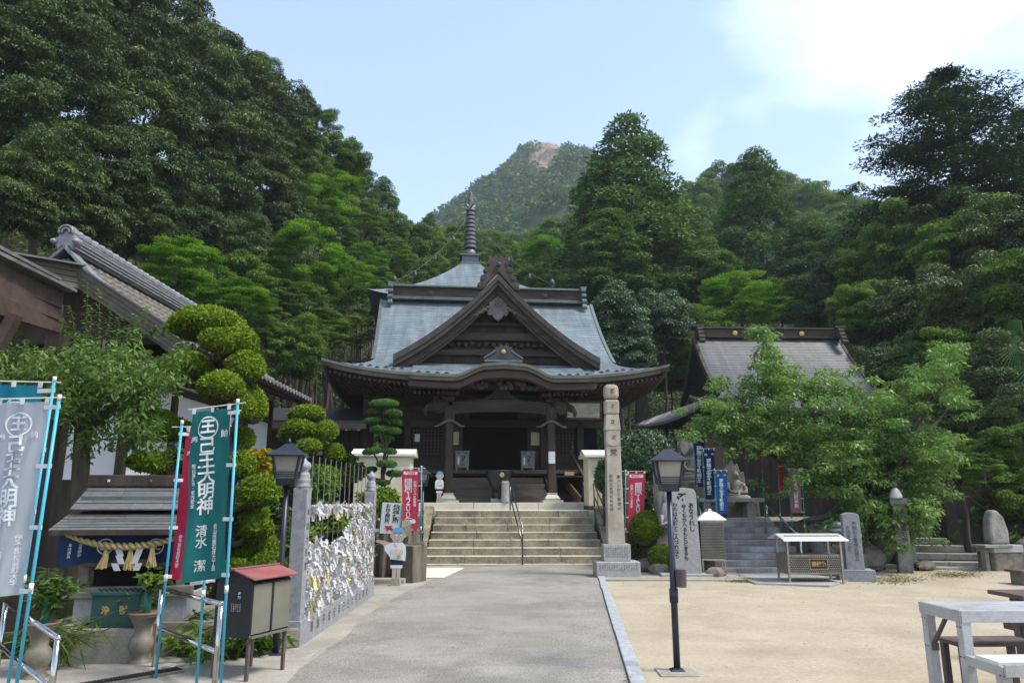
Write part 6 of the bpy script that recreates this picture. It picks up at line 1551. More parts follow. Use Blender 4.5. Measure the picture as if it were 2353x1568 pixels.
def side_table(label, u):
    r = empty("side_table", HW(u, .9, 1.49), PHI, label, "table"); MB().box((0, 0, .80), (1.05, .45, .05)).build("top", m_black, r)
    for sx in (-1, 1):
        for sy in (-1, 1): MB().box((sx * .46, sy * .18, .39), (.06, .06, .78)).build("leg", m_black, r)
    MB().box((0, .2, .35), (.95, .04, .6)).build("back_panel", m_dark, r); MB().box((0, 0, .12), (1.05, .5, .24)).build("lower_shelf", m_dark, r)
    return HW(u, .9, 1.49 + .83)
p = side_table("dark side table with small boxes left of the left porch column", -2.32)
q = side_table("dark side table with small boxes right of the right porch column", 2.28)
for b_, nm in ((p, "left"), (q, "right")):
    MB().box((0, 0, .06), (.30, .16, .11)).build("carton", m_straw, None, b_ + V((-.02, -.05, 0)), PHI, label=f"small tan box on the dark table beside the {nm} porch column", cat="box")
    MB().box((0, 0, .05), (.20, .14, .09)).build("card_rack", m_whitep, None, b_ + V((-.02 if nm == "right" else -.28, .12, .0)) , PHI, label=f"small white card rack on the dark table beside the {nm} porch column", cat="rack")
PB = MB().box((0, 0, 0), (.20, .012, .36)); PB.build("paper_notice", m_white, None, HW(1.56, -.135, 2.83), PHI, label="white paper notice fixed to the right porch column", cat="notice")
MB().box((0, 0, 0), (.17, .01, .26)).build("paper_notice", m_white, None, HW(-2.62, 2.62, 3.62), PHI, label="white paper sheet on the wall above the left storage cabinet", cat="notice")
u0, z0 = TT(1340, 942, 1.4)
FB = empty("picture_board", HW(u0, 1.4, z0), PHI, "framed faded picture board hanging under the right eave", "picture board")
MB().box((0, 0, 0), (1.22, .05, .62)).build("frame", m_woodred, FB, bevel=.01)
mpic = mat("faded_painting", (.30, .29, .22), (.44, .42, .34), scale=2.5, stretch=(.5, 1, 1.5), rough=.9, c3=(.22, .24, .15), s3=1.5, t3=(.5, .65))
MB().box((0, -.02, 0), (1.08, .04, .48)).build("painting", mpic, FB); FB.rotation_euler = (R(12), 0, PHI)
for u, w_ in ((-3.5, .0), (3.6, 0)): pass
lamp = None
# ------------------------------------------------------------------ tall stone pillar
PG = G(1421, 1330)
TP = empty("stone_pillar", (PG.x, PG.y + .30, 0), R(1), "tall carved stone pillar with five tier rounded head on a two step granite base", "stone pillar")
MB().box((0, 0, .17), (.90, .60, .34)).build("lower_base", m_granite_l, TP, bevel=.012)
MB().box((0, .02, .51), (.56, .42, .34)).build("upper_base", m_granite_l, TP, bevel=.01)
sh = MB().box((0, .02, 1.69), (.355, .30, 2.02), taper=(.86, .9)).build("shaft", m_pillarstone, TP, bevel=.012)
MB().box((0, .02, 2.87), (.31, .27, .34)).build("round_tier", m_pillarstone, TP, bevel=.012)
mb = MB(); mb.prism([(.155 * math.cos(a), 2.87 + .165 * math.sin(a)) for a in [2 * math.pi * i / 24 for i in range(24)]], -.128, -.118); mb.build("disc_relief", m_pillarstone, TP)
MB().box((0, .02, 3.21), (.34, .29, .34), taper=(.82, .85)).build("triangle_tier", m_pillarstone, TP, bevel=.01)
MB().box((0, .02, 3.545), (.31, .27, .33), taper=(1.03, 1.03)).build("crescent_tier", m_pillarstone, TP, bevel=.05)
MB().box((0, .02, 3.88), (.325, .28, .33), taper=(.96, .96)).build("jewel_tier", m_pillarstone, TP, bevel=.085)
for i, ch in enumerate("हरवअ"): lettering(ch, .15, m_carved, TP, lambda a, b, i=i: (a, -.128 - .0025 * (i == 2) - .012 * 0, 3.88 - .335 * i + b), .002)
lettering(vert("梵"), .16, m_carved, TP, lambda a, b: (.0 + a, -.1235, 2.56 + b), .002)
lettering(vert("第六十四番霊現代"), .082, m_carved, TP, lambda a, b: (.085 + a, -.1265, 1.72 + b), .001, 1.15)
lettering(vert("昭和五拾弐年秋彼岸"), .078, m_carved, TP, lambda a, b: (-.075 + a, -.1265, 1.72 + b), .001, 1.1)
for i in range(10): lettering(vert("奉納千八百年記念"[i % 4:i % 4 + 5]), .038, m_carved, TP, lambda a, b, i=i: (-.22 + i * .047 + a, -.1925, .52 + b), 0, 1.1)
for i in range(16): lettering(vert("施主講中一同世話人"[i % 5:i % 5 + 4]), .030, m_carved, TP, lambda a, b, i=i: (-.38 + i * .05 + a, -.3025, .225 + b), 0, 1.1)
# ------------------------------------------------------------------ right side: stele, statues, altar, stairs
g = G(1577, 1328)
SE = empty("stone_stele", (g.x, g.y + .12, 0), R(-2), "flat grey stele with black brush calligraphy right of the red banner", "stele")
MB().box((0, 0, .05), (1.05, .5, .10)).build("base_slab", m_granite_l, SE, bevel=.01)
mb = MB(); mb.prism([(-.30, .10), (.33, .10), (.325, .5), (.30, 1.2), (.30, 1.70), (.25, 1.80), (.05, 1.83), (-.28, 1.82), (-.29, 1.0)], -.09, .09); st = mb.build("slab", m_granite_l, SE, bevel=.012)
for s, x, z, sz in (("あなうれし", .17, 1.22, .125), ("ゆくもかへるもとどまるも", .03, .92, .100), ("われは大師と二人づれなり", -.16, .95, .100)):
    lettering(vert(s), sz, m_ink, SE, lambda a, b, x=x, z=z: (x + a + .02 * (z - 1.0), -.0935, z + b), .003, .95)
lettering("अ", .24, m_ink, SE, lambda a, b: (-.02 + a, -.0935, 1.63 + b), .008)
CRK = empty("carved_rock", V((P(1532, 1250, 16.4).x, 16.4, 0)), R(10), "tall rough rock with a carved relief figure, left of the stele", "carved rock")
mb = MB(); mb.prism([(-.24, 0), (.30, 0), (.28, .9), (.30, 1.8), (.22, 2.28), (0, 2.36), (-.2, 2.22), (-.22, 1.2), (-.26, .6)], -.15, .2); mb.build("rock", m_statue, CRK, bevel=.04)
mb = MB(); mb.lathe([(0, 0), (.15, .05), (.17, .3), (.10, .55), (.05, .58), (.085, .66), (.07, .76), (0, .8)], 12, (-.02, -.17, .95), sy=.45); mb.tube([(-.16, -.2, 1.25), (-.2, -.24, 1.05), (0, -.26, 1.1)], .045, 8); mb.build("relief_figure", m_granite_l, CRK, smooth=True)
# seated figure with halo: one continuous body
def seated(name, label, x, y, Y, z0, k, halo=True, ped=None, mat_=None, mat2=None):
    c = P(x, y, Y); root = empty(name, (c.x, Y, z0), R(6), label, "statue"); mm = mat_ or m_statue
    b = MB(); rows = []
    for z, rx, ry, oy in ((0, .52, .40, -.05), (.10, .58, .44, -.06), (.20, .54, .40, -.04), (.28, .36, .27, .02), (.45, .28, .20, .05), (.62, .31, .20, .06), (.76, .33, .19, .06), (.84, .24, .16, .05), (.88, .11, .11, .03), (.93, .10, .11, .02), (.98, .125, .14, .0), (1.06, .145, .16, -.01), (1.14, .14, .155, 0), (1.21, .10, .11, .01), (1.25, .06, .07, .01), (1.29, .02, .02, .01)):
        rows.append([(rx * math.cos(a), oy + ry * math.sin(a), z) for a in [2 * math.pi * i / 20 for i in range(21)]])
    b.grid([[tuple(v * k for v in p) for p in r] for r in rows])
    for sg in (-1, 1): b.tube([tuple(v * k for v in p) for p in ((sg * .30, .05, .74), (sg * .40, -.06, .52), (sg * .34, -.24, .36), (sg * .06, -.34, .33))], [.085 * k, .08 * k, .07 * k, .05 * k], 8)
    b.build("body", mm, root, smooth=True)
    mb = MB(); mb.lathe([(0, -.03), (.025, -.02), (.03, .0), (.02, .03), (0, .04)], 8, (0, -.155 * k, 1.06 * k)); mb.build("nose", mm, root)
    if halo: mb = MB(); mb.tube([(0, .22 * k, 1.2 * k), (0, .28 * k, 1.2 * k)], .48 * k, 26); mb.tube([(0, .17 * k, 1.2 * k), (0, .22 * k, 1.2 * k)], .40 * k, 26); mb.build("halo", mm, root)
    if ped:
        w, d, h = ped; mb = MB(); mb.box((0, 0, -h / 2), (w, d, h), taper=(.9, .9)); mb.build("pedestal", m_rock, root, bevel=.04)
        MB().lathe([(.45 * k, 0), (.62 * k, .02), (.68 * k, .09 * k), (.55 * k, .13 * k), (.3, .13 * k)], 20, (0, 0, -.12 * k)).build("lotus_seat", mm, root, smooth=True)
    return root
seated("seated_statue", "large seated stone statue with round halo behind the blue banners", 1597, 1120, 19.2, 2.05, .78, True, (1.1, .9, 2.05))
FD = seated("seated_statue", "dark seated stone statue on a rock behind the altar table", 1692, 1130, 19.6, 1.55, .62, False, (1.0, .8, 1.55), m_statue)
mb = MB(); mb.prism(mirror([(.0, 1.10), (.10, .92), (.16, 1.0), (.24, .74), (.32, .78), (.36, .45), (.34, .1)]), .2, .28); mb.build("flame_halo", m_statue, FD, bevel=.02)
AT = empty("altar_table", V((P(1672, 1160, 18.9).x, 18.9, 1.05)), R(3), "grey granite altar table on stone legs in front of the statues", "altar")
MB().box((0, 0, .52), (1.7, .5, .10)).build("top", m_granite_l, AT, bevel=.01)
for x in (-.6, .55): MB().box((x, 0, .24), (.22, .34, .46), taper=(.85, .9)).build("leg", m_granite_l, AT, bevel=.01)
MB().box((0, 0, .03), (1.9, .7, .10)).build("base", m_granite_l, AT, bevel=.01)
RS = empty("side_stairs", V((5.55, 16.25, 0)), R(2), kind="structure")
for i in range(8):
    mb = MB(); mb.box((0, .15 + i * .295, .066 + i * .131), (2.1, .36, .127)); o = mb.build("step", [m_purplestep, m_granite_l], RS, bevel=.008); o.data.polygons[1].material_index = 1
MB().box((1.3, 4.8, .52), (6.6, 4.8, 1.04)).build("upper_terrace", m_rock, RS)
mb = MB(); mb.add([tuple(G(x, y, .03)) for x, y in ((1682, 1318), (1815, 1316), (1960, 1330), (1905, 1345), (1735, 1340))], [(4, 3, 2, 1, 0)]); mb.build("stair_apron", m_granite_l, kind="structure", solid=.03)
a, b = P(1760, 1157, 18.7), P(1838, 1232, 16.3)
rail("steel_handrail", "blue tinted steel handrail down the right side of the granite side stairs", [[a + V((0, 0, -.4)), a, b]], [(a, V((a.x, a.y, 1.0))), (b, V((b.x, b.y, 0)))], r=.026)
a, b = P(1608, 1160, 18.6), P(1632, 1205, 17.2)
rail("steel_handrail", "short steel handrail at the left of the granite side stairs behind the perforated cabinet", [[a, b]], [(a, V((a.x, a.y, 1.0))), (b, V((b.x, b.y, 0)))], r=.026)
# perforated candle cabinet
g = G(1645, 1326); CC_ = empty("candle_cabinet", (g.x, g.y + .2, 0), R(-8), "perforated steel candle cabinet with shiny pyramid roof in front of the side stairs", "candle cabinet")
MB().box((0, 0, .74), (.46, .42, .78)).build("case", m_dark, CC_)
def perforated(parent, w, h, c, ncol, nrow, m, name="perforated_panel"):
    mb = MB()
    for i in range(nrow):
        for j in range(ncol):
            x = (j + .5 * (i % 2) + .25 - ncol / 2) * w / ncol; z = (i + .5 - nrow / 2) * h / nrow
            mb.box((c[0] + x, c[1], c[2] + z), (w / ncol * .62, .012, h / nrow * .55))
    mb.box((c[0], c[1] + .004, c[2]), (w, .006, h), mi=1); return mb.build(name, [m, m_black], parent)
perforated(CC_, .47, .76, (0, -.222, .74), 15, 24, m_steeldull)
for sx in (-1, 1):
    for sy in (-1, 1): MB().box((sx * .225, sy * .205, .58), (.03, .03, 1.14)).build("leg", m_steeldull, CC_)
for z in (.36, 1.13): MB().box((0, -.222, z), (.49, .02, .03)).build("frame_bar", m_steel, CC_)
MB().box((0, 0, .12), (.5, .45, .04)).build("lower_shelf", m_woodgrey, CC_)
MB().lathe([(.42, 1.155), (.42, 1.175), (.16, 1.32), (.05, 1.345), (.05, 1.38), (0, 1.40)], 4).build("roof", m_skywhite, CC_)
# offering stand
g = G(1868, 1342); OS = empty("offering_stand", (g.x, g.y + .25, 0), R(2), "steel offering box stand with sloped shiny roof and black name plate", "offering box")
w = 1.08
for sx in (-1, 1):
    MB().box((sx * (w / 2 - .02) + .06, -.26, .42), (.035, .035, .84)).build("leg", m_steeldull, OS); MB().box((sx * (w / 2 - .02) + .06, .26, .42), (.035, .035, .84)).build("leg", m_steeldull, OS)
MB().box((.06, 0, .37), (w, .5, .36)).build("box", m_steeldull, OS, bevel=.006); perforated(OS, w - .04, .30, (.06, -.262, .37), 26, 9, m_steeldull, "woven_front")
mb = MB(); mb.prism([(-.42, .815), (-.41, .835), (0, .935), (.40, .84), (.41, .82), (0, .905)], -w / 2 - .08, w / 2 + .10, lambda p: (p[1] + .04, p[0], p[2])); mb.build("roof", m_skywhite, OS)
MB().box((.06, -.20, .86), (w, .02, .10)).build("roof_skirt", m_steeldull, OS)
MB().box((.12, -.277, .38), (.33, .016, .17)).build("name_plate", m_black, OS); MB().box((.12, -.274, .38), (.36, .01, .20)).build("plate_rim", m_goldtxt, OS)
lettering("賽銭箱", .095, m_goldtxt, OS, lambda a, b: (.12 + a, -.288, .375 + b), .003)
g = V((P(1948, 1300, 15.7).x, 15.7, 0)); JR = empty("ribbed_jar", g, 0, "white ribbed stone lantern drum behind the offering stand", "stone lantern")
for k in range(5): MB().lathe([(.20, 0), (.27 + .05 * math.sin(k / 4 * math.pi), .03), (.27 + .05 * math.sin(k / 4 * math.pi), .08), (.20, .11)], 20, (0, 0, .58 + .105 * k)).build("rib", m_granite_l, JR, smooth=True)
MB().lathe([(.18, 0), (.24, .1), (.26, .28), (.18, .42), (.12, .48), (.14, .58), (.2, .60)], 18).build("foot_urn", m_granite_l, JR, smooth=True)
DM = empty("domed_lid", V((P(1905, 1215, 17.2).x, 17.2, .0)), 0, "wide grey metal dome lid behind the offering stand", "dome lid")
MB().lathe([(.66, 1.06), (.68, 1.08), (.55, 1.14), (.36, 1.20), (.12, 1.235), (0, 1.24)], 28).build("dome", m_lampblue, DM, smooth=True); MB().lathe([(.45, 0), (.42, .6), (.48, 1.06)], 20).build("basin", m_granite, DM, smooth=True)
mb = MB(); mb.box((0, 0, .95), (2.6, .25, .28)).box((-.9, 0, .42), (.3, .22, .8)).box((.9, 0, .42), (.3, .22, .8)); mb.build("stone_parapet", m_statue, None, V((P(1990, 1230, 17.6).x, 17.6, 0)), R(-3), bevel=.012, label="low dark stone parapet beam behind the grey stone post", cat="parapet")
# stone posts
g = G(1978, 1338); SP = empty("stone_post", (g.x, g.y + .22, 0), R(-14), "bluish grey inscribed stone post on a low granite block", "stone post")
MB().box((0, 0, .12), (.66, .44, .24)).build("base", m_granite, SP, bevel=.008)
mb = MB(); mb.prism([(-.165, .24), (.165, .24), (.155, 1.28), (.08, 1.325), (-.05, 1.33), (-.155, 1.29)], -.12, .12); mb.build("shaft", m_granite, SP, bevel=.008)
lettering(vert("奉納石土霊場会建立"), .088, m_carved, SP, lambda a, b: (.045 + a, -.1235, .78 + b), .001, .95); lettering(vert("四国第六十四番"), .07, m_carved, SP, lambda a, b: (-.075 + a, -.1235, .80 + b), .001, 1.1)
g = G(2088, 1316); SP = empty("stone_post", (g.x, g.y + .14, 0), R(-18), "old brown guide post with flat cap beside the garden steps", "stone post")
MB().box((0, 0, .74), (.29, .27, 1.48), taper=(.93, .93)).build("shaft", m_statue, SP, bevel=.012); MB().box((0, 0, 1.545), (.37, .33, .13)).build("cap", m_statue, SP, bevel=.01)
lettering(vert("奥之院道石鎚山"), .12, m_carved, SP, lambda a, b: (.04 + a, -.1365, .95 + b), .002, 1.05); lettering(vert("是より一丁"), .10, m_carved, SP, lambda a, b: (-.08 + a, -.1365, .80 + b), .002, 1.05)
fig = empty("small_figurine", (g.x - .08, g.y + .04, 1.61), R(10), "small brown figurine in white cloth sitting on the old guide post", "figurine")
MB().lathe([(.13, 0), (.14, .04), (.10, .14), (.075, .2), (.04, .22), (.03, .24)], 12).build("cloth", m_offwhite, fig, smooth=True); MB().lathe([(.025, .22), (.055, .26), (.062, .30), (.05, .345), (0, .37)], 12).build("head", m_terra, fig, smooth=True)
MB().tube([(.08, -.04, .16), (.12, -.07, .12), (.13, -.06, .2)], .018, 6).build("arm", m_terra, fig, smooth=True)
# garden steps with rocks
GS = empty("garden_steps", V((10.35, 17.3, 0)), R(-8), kind="structure"); rr = random.Random(8)
for i in range(6):
    stone_row("step_stone", GS, -1.0 + .10 * i, 1.05 - .12 * i, 2, .2 + i * .62, .25, .0 + i * .15, .15, m_statue, mt=m_conc)
    MB().box((0, .2 + i * .62 + .45, .06 + i * .15), (1.9 - .2 * i, .45, .14)).build("tread", m_rock, GS)
MB().box((.1, -.05, .03), (2.8, .3, .06)).build("threshold_stone", m_conc, GS, bevel=.01)
def rock(label, p, r, seed, group=None, m=None, name="garden_rock"):
    rg_ = np.random.default_rng(seed); b = MB(); n, k = 12, 8; rows = []
    for i in range(k + 1):
        th = math.pi * i / k
        rows.append([(r[0] * math.sin(th) * math.cos(a) * (1 + .22 * math.sin(a * 2 + seed) + .12 * math.sin(3 * th + a * 3 + seed)), r[1] * math.sin(th) * math.sin(a) * (1 + .18 * math.cos(a * 3 + seed)), r[2] * (1 - math.cos(th) * (1 + .10 * math.sin(a + seed)))) for a in [2 * math.pi * j / n for j in range(n + 1)]])
    b.grid(rows); return b.build(name, m or m_rock, None, (p[0], p[1], p[2] - r[2] * .25), seed, label=label, cat="rock", group=group)
rock("upright mossy boulder at the right of the garden steps", V((11.9, 17.0, 0)), (.30, .3, .42), 3)
rock("pale round boulder at the foot of the garden steps on the right", V((12.25, 16.9, 0)), (.30, .25, .20), 4)
rock("dark squat boulder at the right picture edge by the garden steps", V((12.8, 17.1, 0)), (.42, .3, .40), 5)
rock("long boulder lying behind the standing stone", V((12.9, 17.9, 0)), (.55, .35, .45), 6)
rock("low brown boulder at the left of the garden steps", V((9.55, 17.2, 0)), (.35, .22, .12), 7)
rock("grey boulder behind the old guide post", V((8.2, 17.1, 0)), (.5, .35, .35), 17); rock("dark boulder between the grey post and the guide post", V((7.55, 16.6, 0)), (.4, .3, .28), 18)
rock("mossy boulder beside the tall stone pillar base", V((3.05, 16.6, 0)), (.4, .3, .18), 8); rock("mossy grey boulder in front of the azalea", V((3.15, 15.9, 0)), (.22, .18, .16), 9); rock("small rock beside the stele base", V((4.2, 15.4, 0)), (.2, .16, .13), 10)
rock("brown rock between the stele and the side stairs", V((4.05, 16.0, 0)), (.25, .25, .22), 19)
rock("half buried boulder in the planted bank behind the fence", V((-3.6, 14.2, .35)), (.5, .4, .35), 20)
SS = empty("standing_stone", P(2290, 1250, 17.0), R(12), "tall rounded standing stone on stacked slabs near the right edge", "standing stone"); SS.location.z = 0
z0 = P(2290, 1250, 17.0).z
b = MB(); b.prism([(-.24, 0), (.26, 0), (.27, .3), (.18, .62), (.02, .78), (-.12, .76), (-.22, .55), (-.26, .25)], -.12, .12); b.build("stone", m_statue, SS, (0, 0, z0), bevel=.06)
MB().box((.05, 0, z0 - .08), (.8, .5, .16)).build("slab", m_granite_l, SS, bevel=.01); MB().box((-.25, -.1, z0 - .02), (.75, .4, .06)).build("slab", m_statue, SS, bevel=.01)
MB().box((.15, .05, (z0 - .16) / 2), (.9, .5, z0 - .16)).build("stacked_base", m_rock, SS, bevel=.03)
MB().box((-.42, -.05, (z0 - .05) / 2), (.10, .12, z0 - .05)).build("prop", m_statue, SS)
# blue and red banners in front of the statues
for q, pl, m, lab, sd in (
    (quad(17.4, (1592, 1003), (1619, 1003), (1616, 1119), (1597, 1117)), ((1590, 1000), (1612, 1230)), m_navy, "navy blue prayer banner, topmost of the three beside the side stairs", 31),
    (quad(17.0, (1615, 1033), (1641, 1032), (1641, 1146), (1618, 1146)), ((1613, 1030), (1626, 1260)), m_navy, "navy blue prayer banner, middle one of the three beside the side stairs", 32),
    (quad(16.6, (1643, 1082), (1670, 1082), (1672, 1178), (1645, 1180)), ((1641, 1079), (1650, 1270)), m_blue, "lighter blue prayer banner, lowest of the three beside the side stairs", 33)):
    W_, H_ = (q[1] - q[0]).length, (q[3] - q[0]).length
    banner("nobori_banner", lab, "banner", q, m, [("南無三宝不動明王", .48, .55, H_ * .098, .03, .95), ("奉", .8, .10, H_ * .06), ("納", .22, .10, H_ * .06)], None, (P(*pl[0], q[0].y), P(*pl[1], q[0].y)), m_greenpole, -1, seed=sd, bar=(.1, .6), rip=.006)
for q, pl, m, lab, sd, tx in (
    (quad(16.9, (1812, 1080), (1838, 1080), (1843, 1177), (1818, 1177)), ((1842, 1077), (1852, 1290)), m_faded, "faded pinkish red banner half veiled by the cherry branches", 41, True),
    (quad(17.6, (1788, 1050), (1800, 1070), (1798, 1130), (1786, 1130)), ((1786, 1040), (1796, 1270)), m_crimson, "narrow furled red banner among the cherry leaves", 42, False),
    (quad(17.9, (1744, 1030), (1750, 1034), (1750, 1085), (1745, 1085)), ((1746, 1000), (1760, 1240)), m_crimson, "thin wisp of red banner on a tall pole beside the side stairs", 43, False),
    (quad(17.2, (1810, 1060), (1822, 1075), (1818, 1100), (1810, 1100)), ((1808, 1055), (1826, 1280)), m_faded, "torn end of a faded red banner behind the pinkish one", 44, False)):
    banner("nobori_banner", lab, "banner", q, m, [("南無大師遍照金剛", .5, .5, .10, .02, .95)] if tx else (), None, (P(*pl[0], q[0].y), P(*pl[1], q[0].y)), m_greenpole, 1, seed=sd, bar=(.2, .6), rip=.006, tabs_top=3 if tx else 2, tabs_side=4 if tx else 2, ink=m_greyink)
# ------------------------------------------------------------------ tables at the lower right
WT = empty("picnic_table", (3.50, 6.18, 0), R(2), "white aluminium picnic table with attached bench at the bottom right corner", "picnic table")
L_ = 2.2
for i in range(4): MB().box((L_ / 2, -.20 + .125 * i + .0, .722), (L_, .121, .05)).build("top_plank", m_alu, WT, bevel=.004)
MB().box((L_ / 2, -.27, .70), (L_, .012, .085)).build("front_apron", m_alu, WT)
MB().box((-.006, 0, .70), (.012, .54, .088)).build("end_apron", m_alu, WT)
for y in (-.23, .23):
    MB().box((.035, y, .33), (.075, .075, .66)).build("leg", m_alu, WT, bevel=.004); MB().box((L_ - .1, y, .33), (.075, .075, .66)).build("leg", m_alu, WT, bevel=.004)
MB().beam((.035, .19, .42), (.035, -.02, .66), .025, .025).build("brace", m_brownpaint, WT)
MB().box((.04, .185, .40), (.05, .03, .06)).build("brace_shoe", m_brownpaint, WT)
MB().box((.035, -.46, .385), (.075, .42, .07)).build("bench_arm", m_alu, WT, bevel=.004)
for i in range(2): MB().box((L_ / 2, -.44 - .13 * i, .43), (L_, .125, .035)).build("bench_plank", m_whitep, WT, bevel=.004)
MB().box((L_ / 2, -.69, .40), (L_, .02, .08)).build("bench_apron", m_alu, WT); MB().box((.035, -.62, .18), (.075, .075, .36)).build("leg", m_alu, WT, bevel=.004)
for y in (-.23, .23, -.66):
    for z in (.62, .40) if y > -.3 else (.36,):
        for dy in (-.02, .02): MB().tube([(-.004, y + dy, z), (-.009, y + dy, z)], .006, 6).build("screw", m_brownpaint, WT)
BT = empty("brown_table", (4.95, 7.55, 0), R(4), "dark brown table with bench standing behind the white picnic table", "table")
for i in range(3): MB().box((1.0, -.15 + .16 * i, .66), (2.0, .155, .04)).build("top_plank", m_brownpaint, BT, bevel=.004)
MB().box((1.0, -.24, .62), (2.0, .02, .07)).build("apron", m_brownpaint, BT)
for x in (.12, 1.8):
    MB().box((x, 0, .32), (.09, .09, .64)).build("leg", m_brownpaint, BT); MB().box((x, -.25, .34), (.06, .9, .06)).build("cross_arm", m_brownpaint, BT)
for i in range(2): MB().box((1.0, -.52 - .16 * i, .39), (2.1, .15, .035)).build("bench_plank", m_brownpaint, BT, bevel=.004)
for x in (.06, 1.9): MB().box((x, -.6, .18), (.06, .06, .36)).build("bench_leg", m_brownpaint, BT)
BS = empty("brown_stool", (3.80, 5.95 + .62, 0), R(3), "low brown frame stool under the left end of the white picnic table", "stool")
MB().box((.3, 0, .40), (.7, .30, .035)).build("seat", m_brownpaint, BS, bevel=.004)
for x in (0, .6):
    for y in (-.12, .12): MB().box((x, y, .19), (.05, .05, .38)).build("leg", m_brownpaint, BS)
SB = empty("garden_stool", G(2352, 1345) + V((.1, .2, 0)), R(4), "low dark brown seat on the sand at the right picture edge", "seat")
MB().box((.3, 0, .25), (.9, .45, .05)).build("seat_slab", m_brownpaint, SB, bevel=.006); MB().box((.1, 0, .11), (.36, .36, .22)).build("base", m_rock, SB, bevel=.02)
l_moss = leafmat("moss_flakes", (.09, .09, .03), (.24, .21, .10), .05, .9, .05)
# moss patches at the sand's edge
for x, y, w, h, s in ((2050, 1330, 90, 12, 3), (2190, 1318, 80, 9, 4), (1700, 1330, 40, 6, 5), (1450, 1560, 10, 20, 6)):
    rg = np.random.default_rng(s); n = 900; q = rg.normal(size=(n, 2)) * .42
    pos = np.array([tuple(G(x + w * a, y + h * b, .03)) for a, b in q]); ax = rg.normal(size=(n, 3)); ax[:, 2] *= .2; nr = np.stack([rg.normal(size=n) * .2, rg.normal(size=n) * .2, np.ones(n)], 1)
    tag(link("moss_patch", leaf_mesh("moss_patch", pos, ax, nr, rg.uniform(.02, .06, n), rg.uniform(.02, .05, n), rg.random(n), l_moss)), "thin olive moss speckling the edge of the sand", "moss", kind="stuff")
# ------------------------------------------------------------------ clipped trees and shrubs
def core(c, r, n=10, k=7):
    b = MB(); rows = []
    for i in range(k + 1):
        th = math.pi * i / k; rows.append([(c[0] + r[0] * math.sin(th) * math.cos(a), c[1] + r[1] * math.sin(th) * math.sin(a), c[2] - r[2] * math.cos(th)) for a in [2 * math.pi * j / n for j in range(n + 1)]])
    b.grid(rows); return b
def pad(parent, c, r, m, L0, W0, seed, dens=1.0, name="foliage_pad"):
    """clipped cushion: a solid dark core for the inner shade under a dense skin of small leaves"""
    rg = np.random.default_rng(seed); r = np.array(r)
    area = 4 * math.pi * ((r[0] * r[1]) ** .8 + (r[0] * r[2]) ** .8 * 2) ** 1 / 3
    n = int(dens * 3.4 * area / (L0 * W0 * .5)); n = max(250, min(n, 15000))
    d = unit(rg, n); lump = 1 + .035 * np.sin(d[:, 0] * 9 + seed) * np.cos(d[:, 1] * 8 + d[:, 2] * 7)
    flat = np.where(d[:, 2] < 0, .62, 1.0)
    pos = d * r * (lump * (0.93 + .09 * rg.random(n)))[:, None]; pos[:, 2] *= flat
    nr = d + rg.normal(size=(n, 3)) * .55 + np.array([0, 0, .15]); nr /= np.linalg.norm(nr, axis=1, keepdims=True)
    ax = rg.normal(size=(n, 3)) + d * .45 + np.array([0, 0, .25]); ax -= nr * (ax * nr).sum(1, keepdims=True) * .75
    tone = .5 + (rg.random(n) - .5) * .75; s = rg.uniform(.7, 1.3, n)
    o = link(name, leaf_mesh(name, pos, ax, nr, L0 * s, W0 * s, tone, m), parent, c)
    k = core((0, 0, -.06 * r[2]), (r[0] * .90, r[1] * .90, r[2] * .80)); link("shade_core", k.mesh("shade_core", m_bark, True), o)  # opaque dark ellipsoid stands in for the shade between the leaves
    return o
def padtree(name, label, pads, Y, base, m, L0, W0, seed, cat="clipped tree", dens=1.0, spread=.5, tr=.11, trunk_pts=None, smallpads=False):
    """pads: (x, y, half width, half height) on the sight line, set forwards or backwards round the trunk"""
    rr = random.Random(seed); root = empty(name, base, 0, label, cat); cs = []
    for i, p_ in enumerate(pads):
        x, y, a, b = p_[:4]; dy = p_[4] if len(p_) > 4 else rr.uniform(-1, 1) * spread
        c = P(x, y, Y + dy); k = PXM(c); c = c - V(base); cs.append(c)
        a, b = (a * .9, b * .6) if smallpads else (a * .95, b * .95) if y < 1000 else (a * .84, b * .80)
        po = pad(root, c, (a * k, a * k * .9, b * k), m, L0, W0, seed * 50 + i, dens)
        po.rotation_euler = (rr.uniform(-.16, .16), rr.uniform(-.16, .16), rr.uniform(0, 3))
    top = max(cs, key=lambda c: c.z)
    tp = trunk_pts or [V((0, 0, -.1)), V((.06, .04, top.z * .3)), V((-.05, 0, top.z * .6)), V((top.x * .8, top.y * .8, top.z))]
    MB().tube(tp, [tr * (1 - .75 * i / (len(tp) - 1)) for i in range(len(tp))], 8).build("trunk", m_bark, root, smooth=True)
    for c in cs:
        if c is top: continue
        zt = max(.05, min(c.z - .12, top.z * .9)); f = zt / top.z * (len(tp) - 1); i = min(len(tp) - 2, int(f)); s = tp[i].lerp(tp[i + 1], f - i)
        MB().tube([s, s.lerp(c, .5) + V((0, 0, -.08)), c], [tr * .4, tr * .3, tr * .18], 6).build("branch", m_bark, root, smooth=True)
    return root
b0 = V((P(500, 1300, 10.8).x, 10.8, .1))
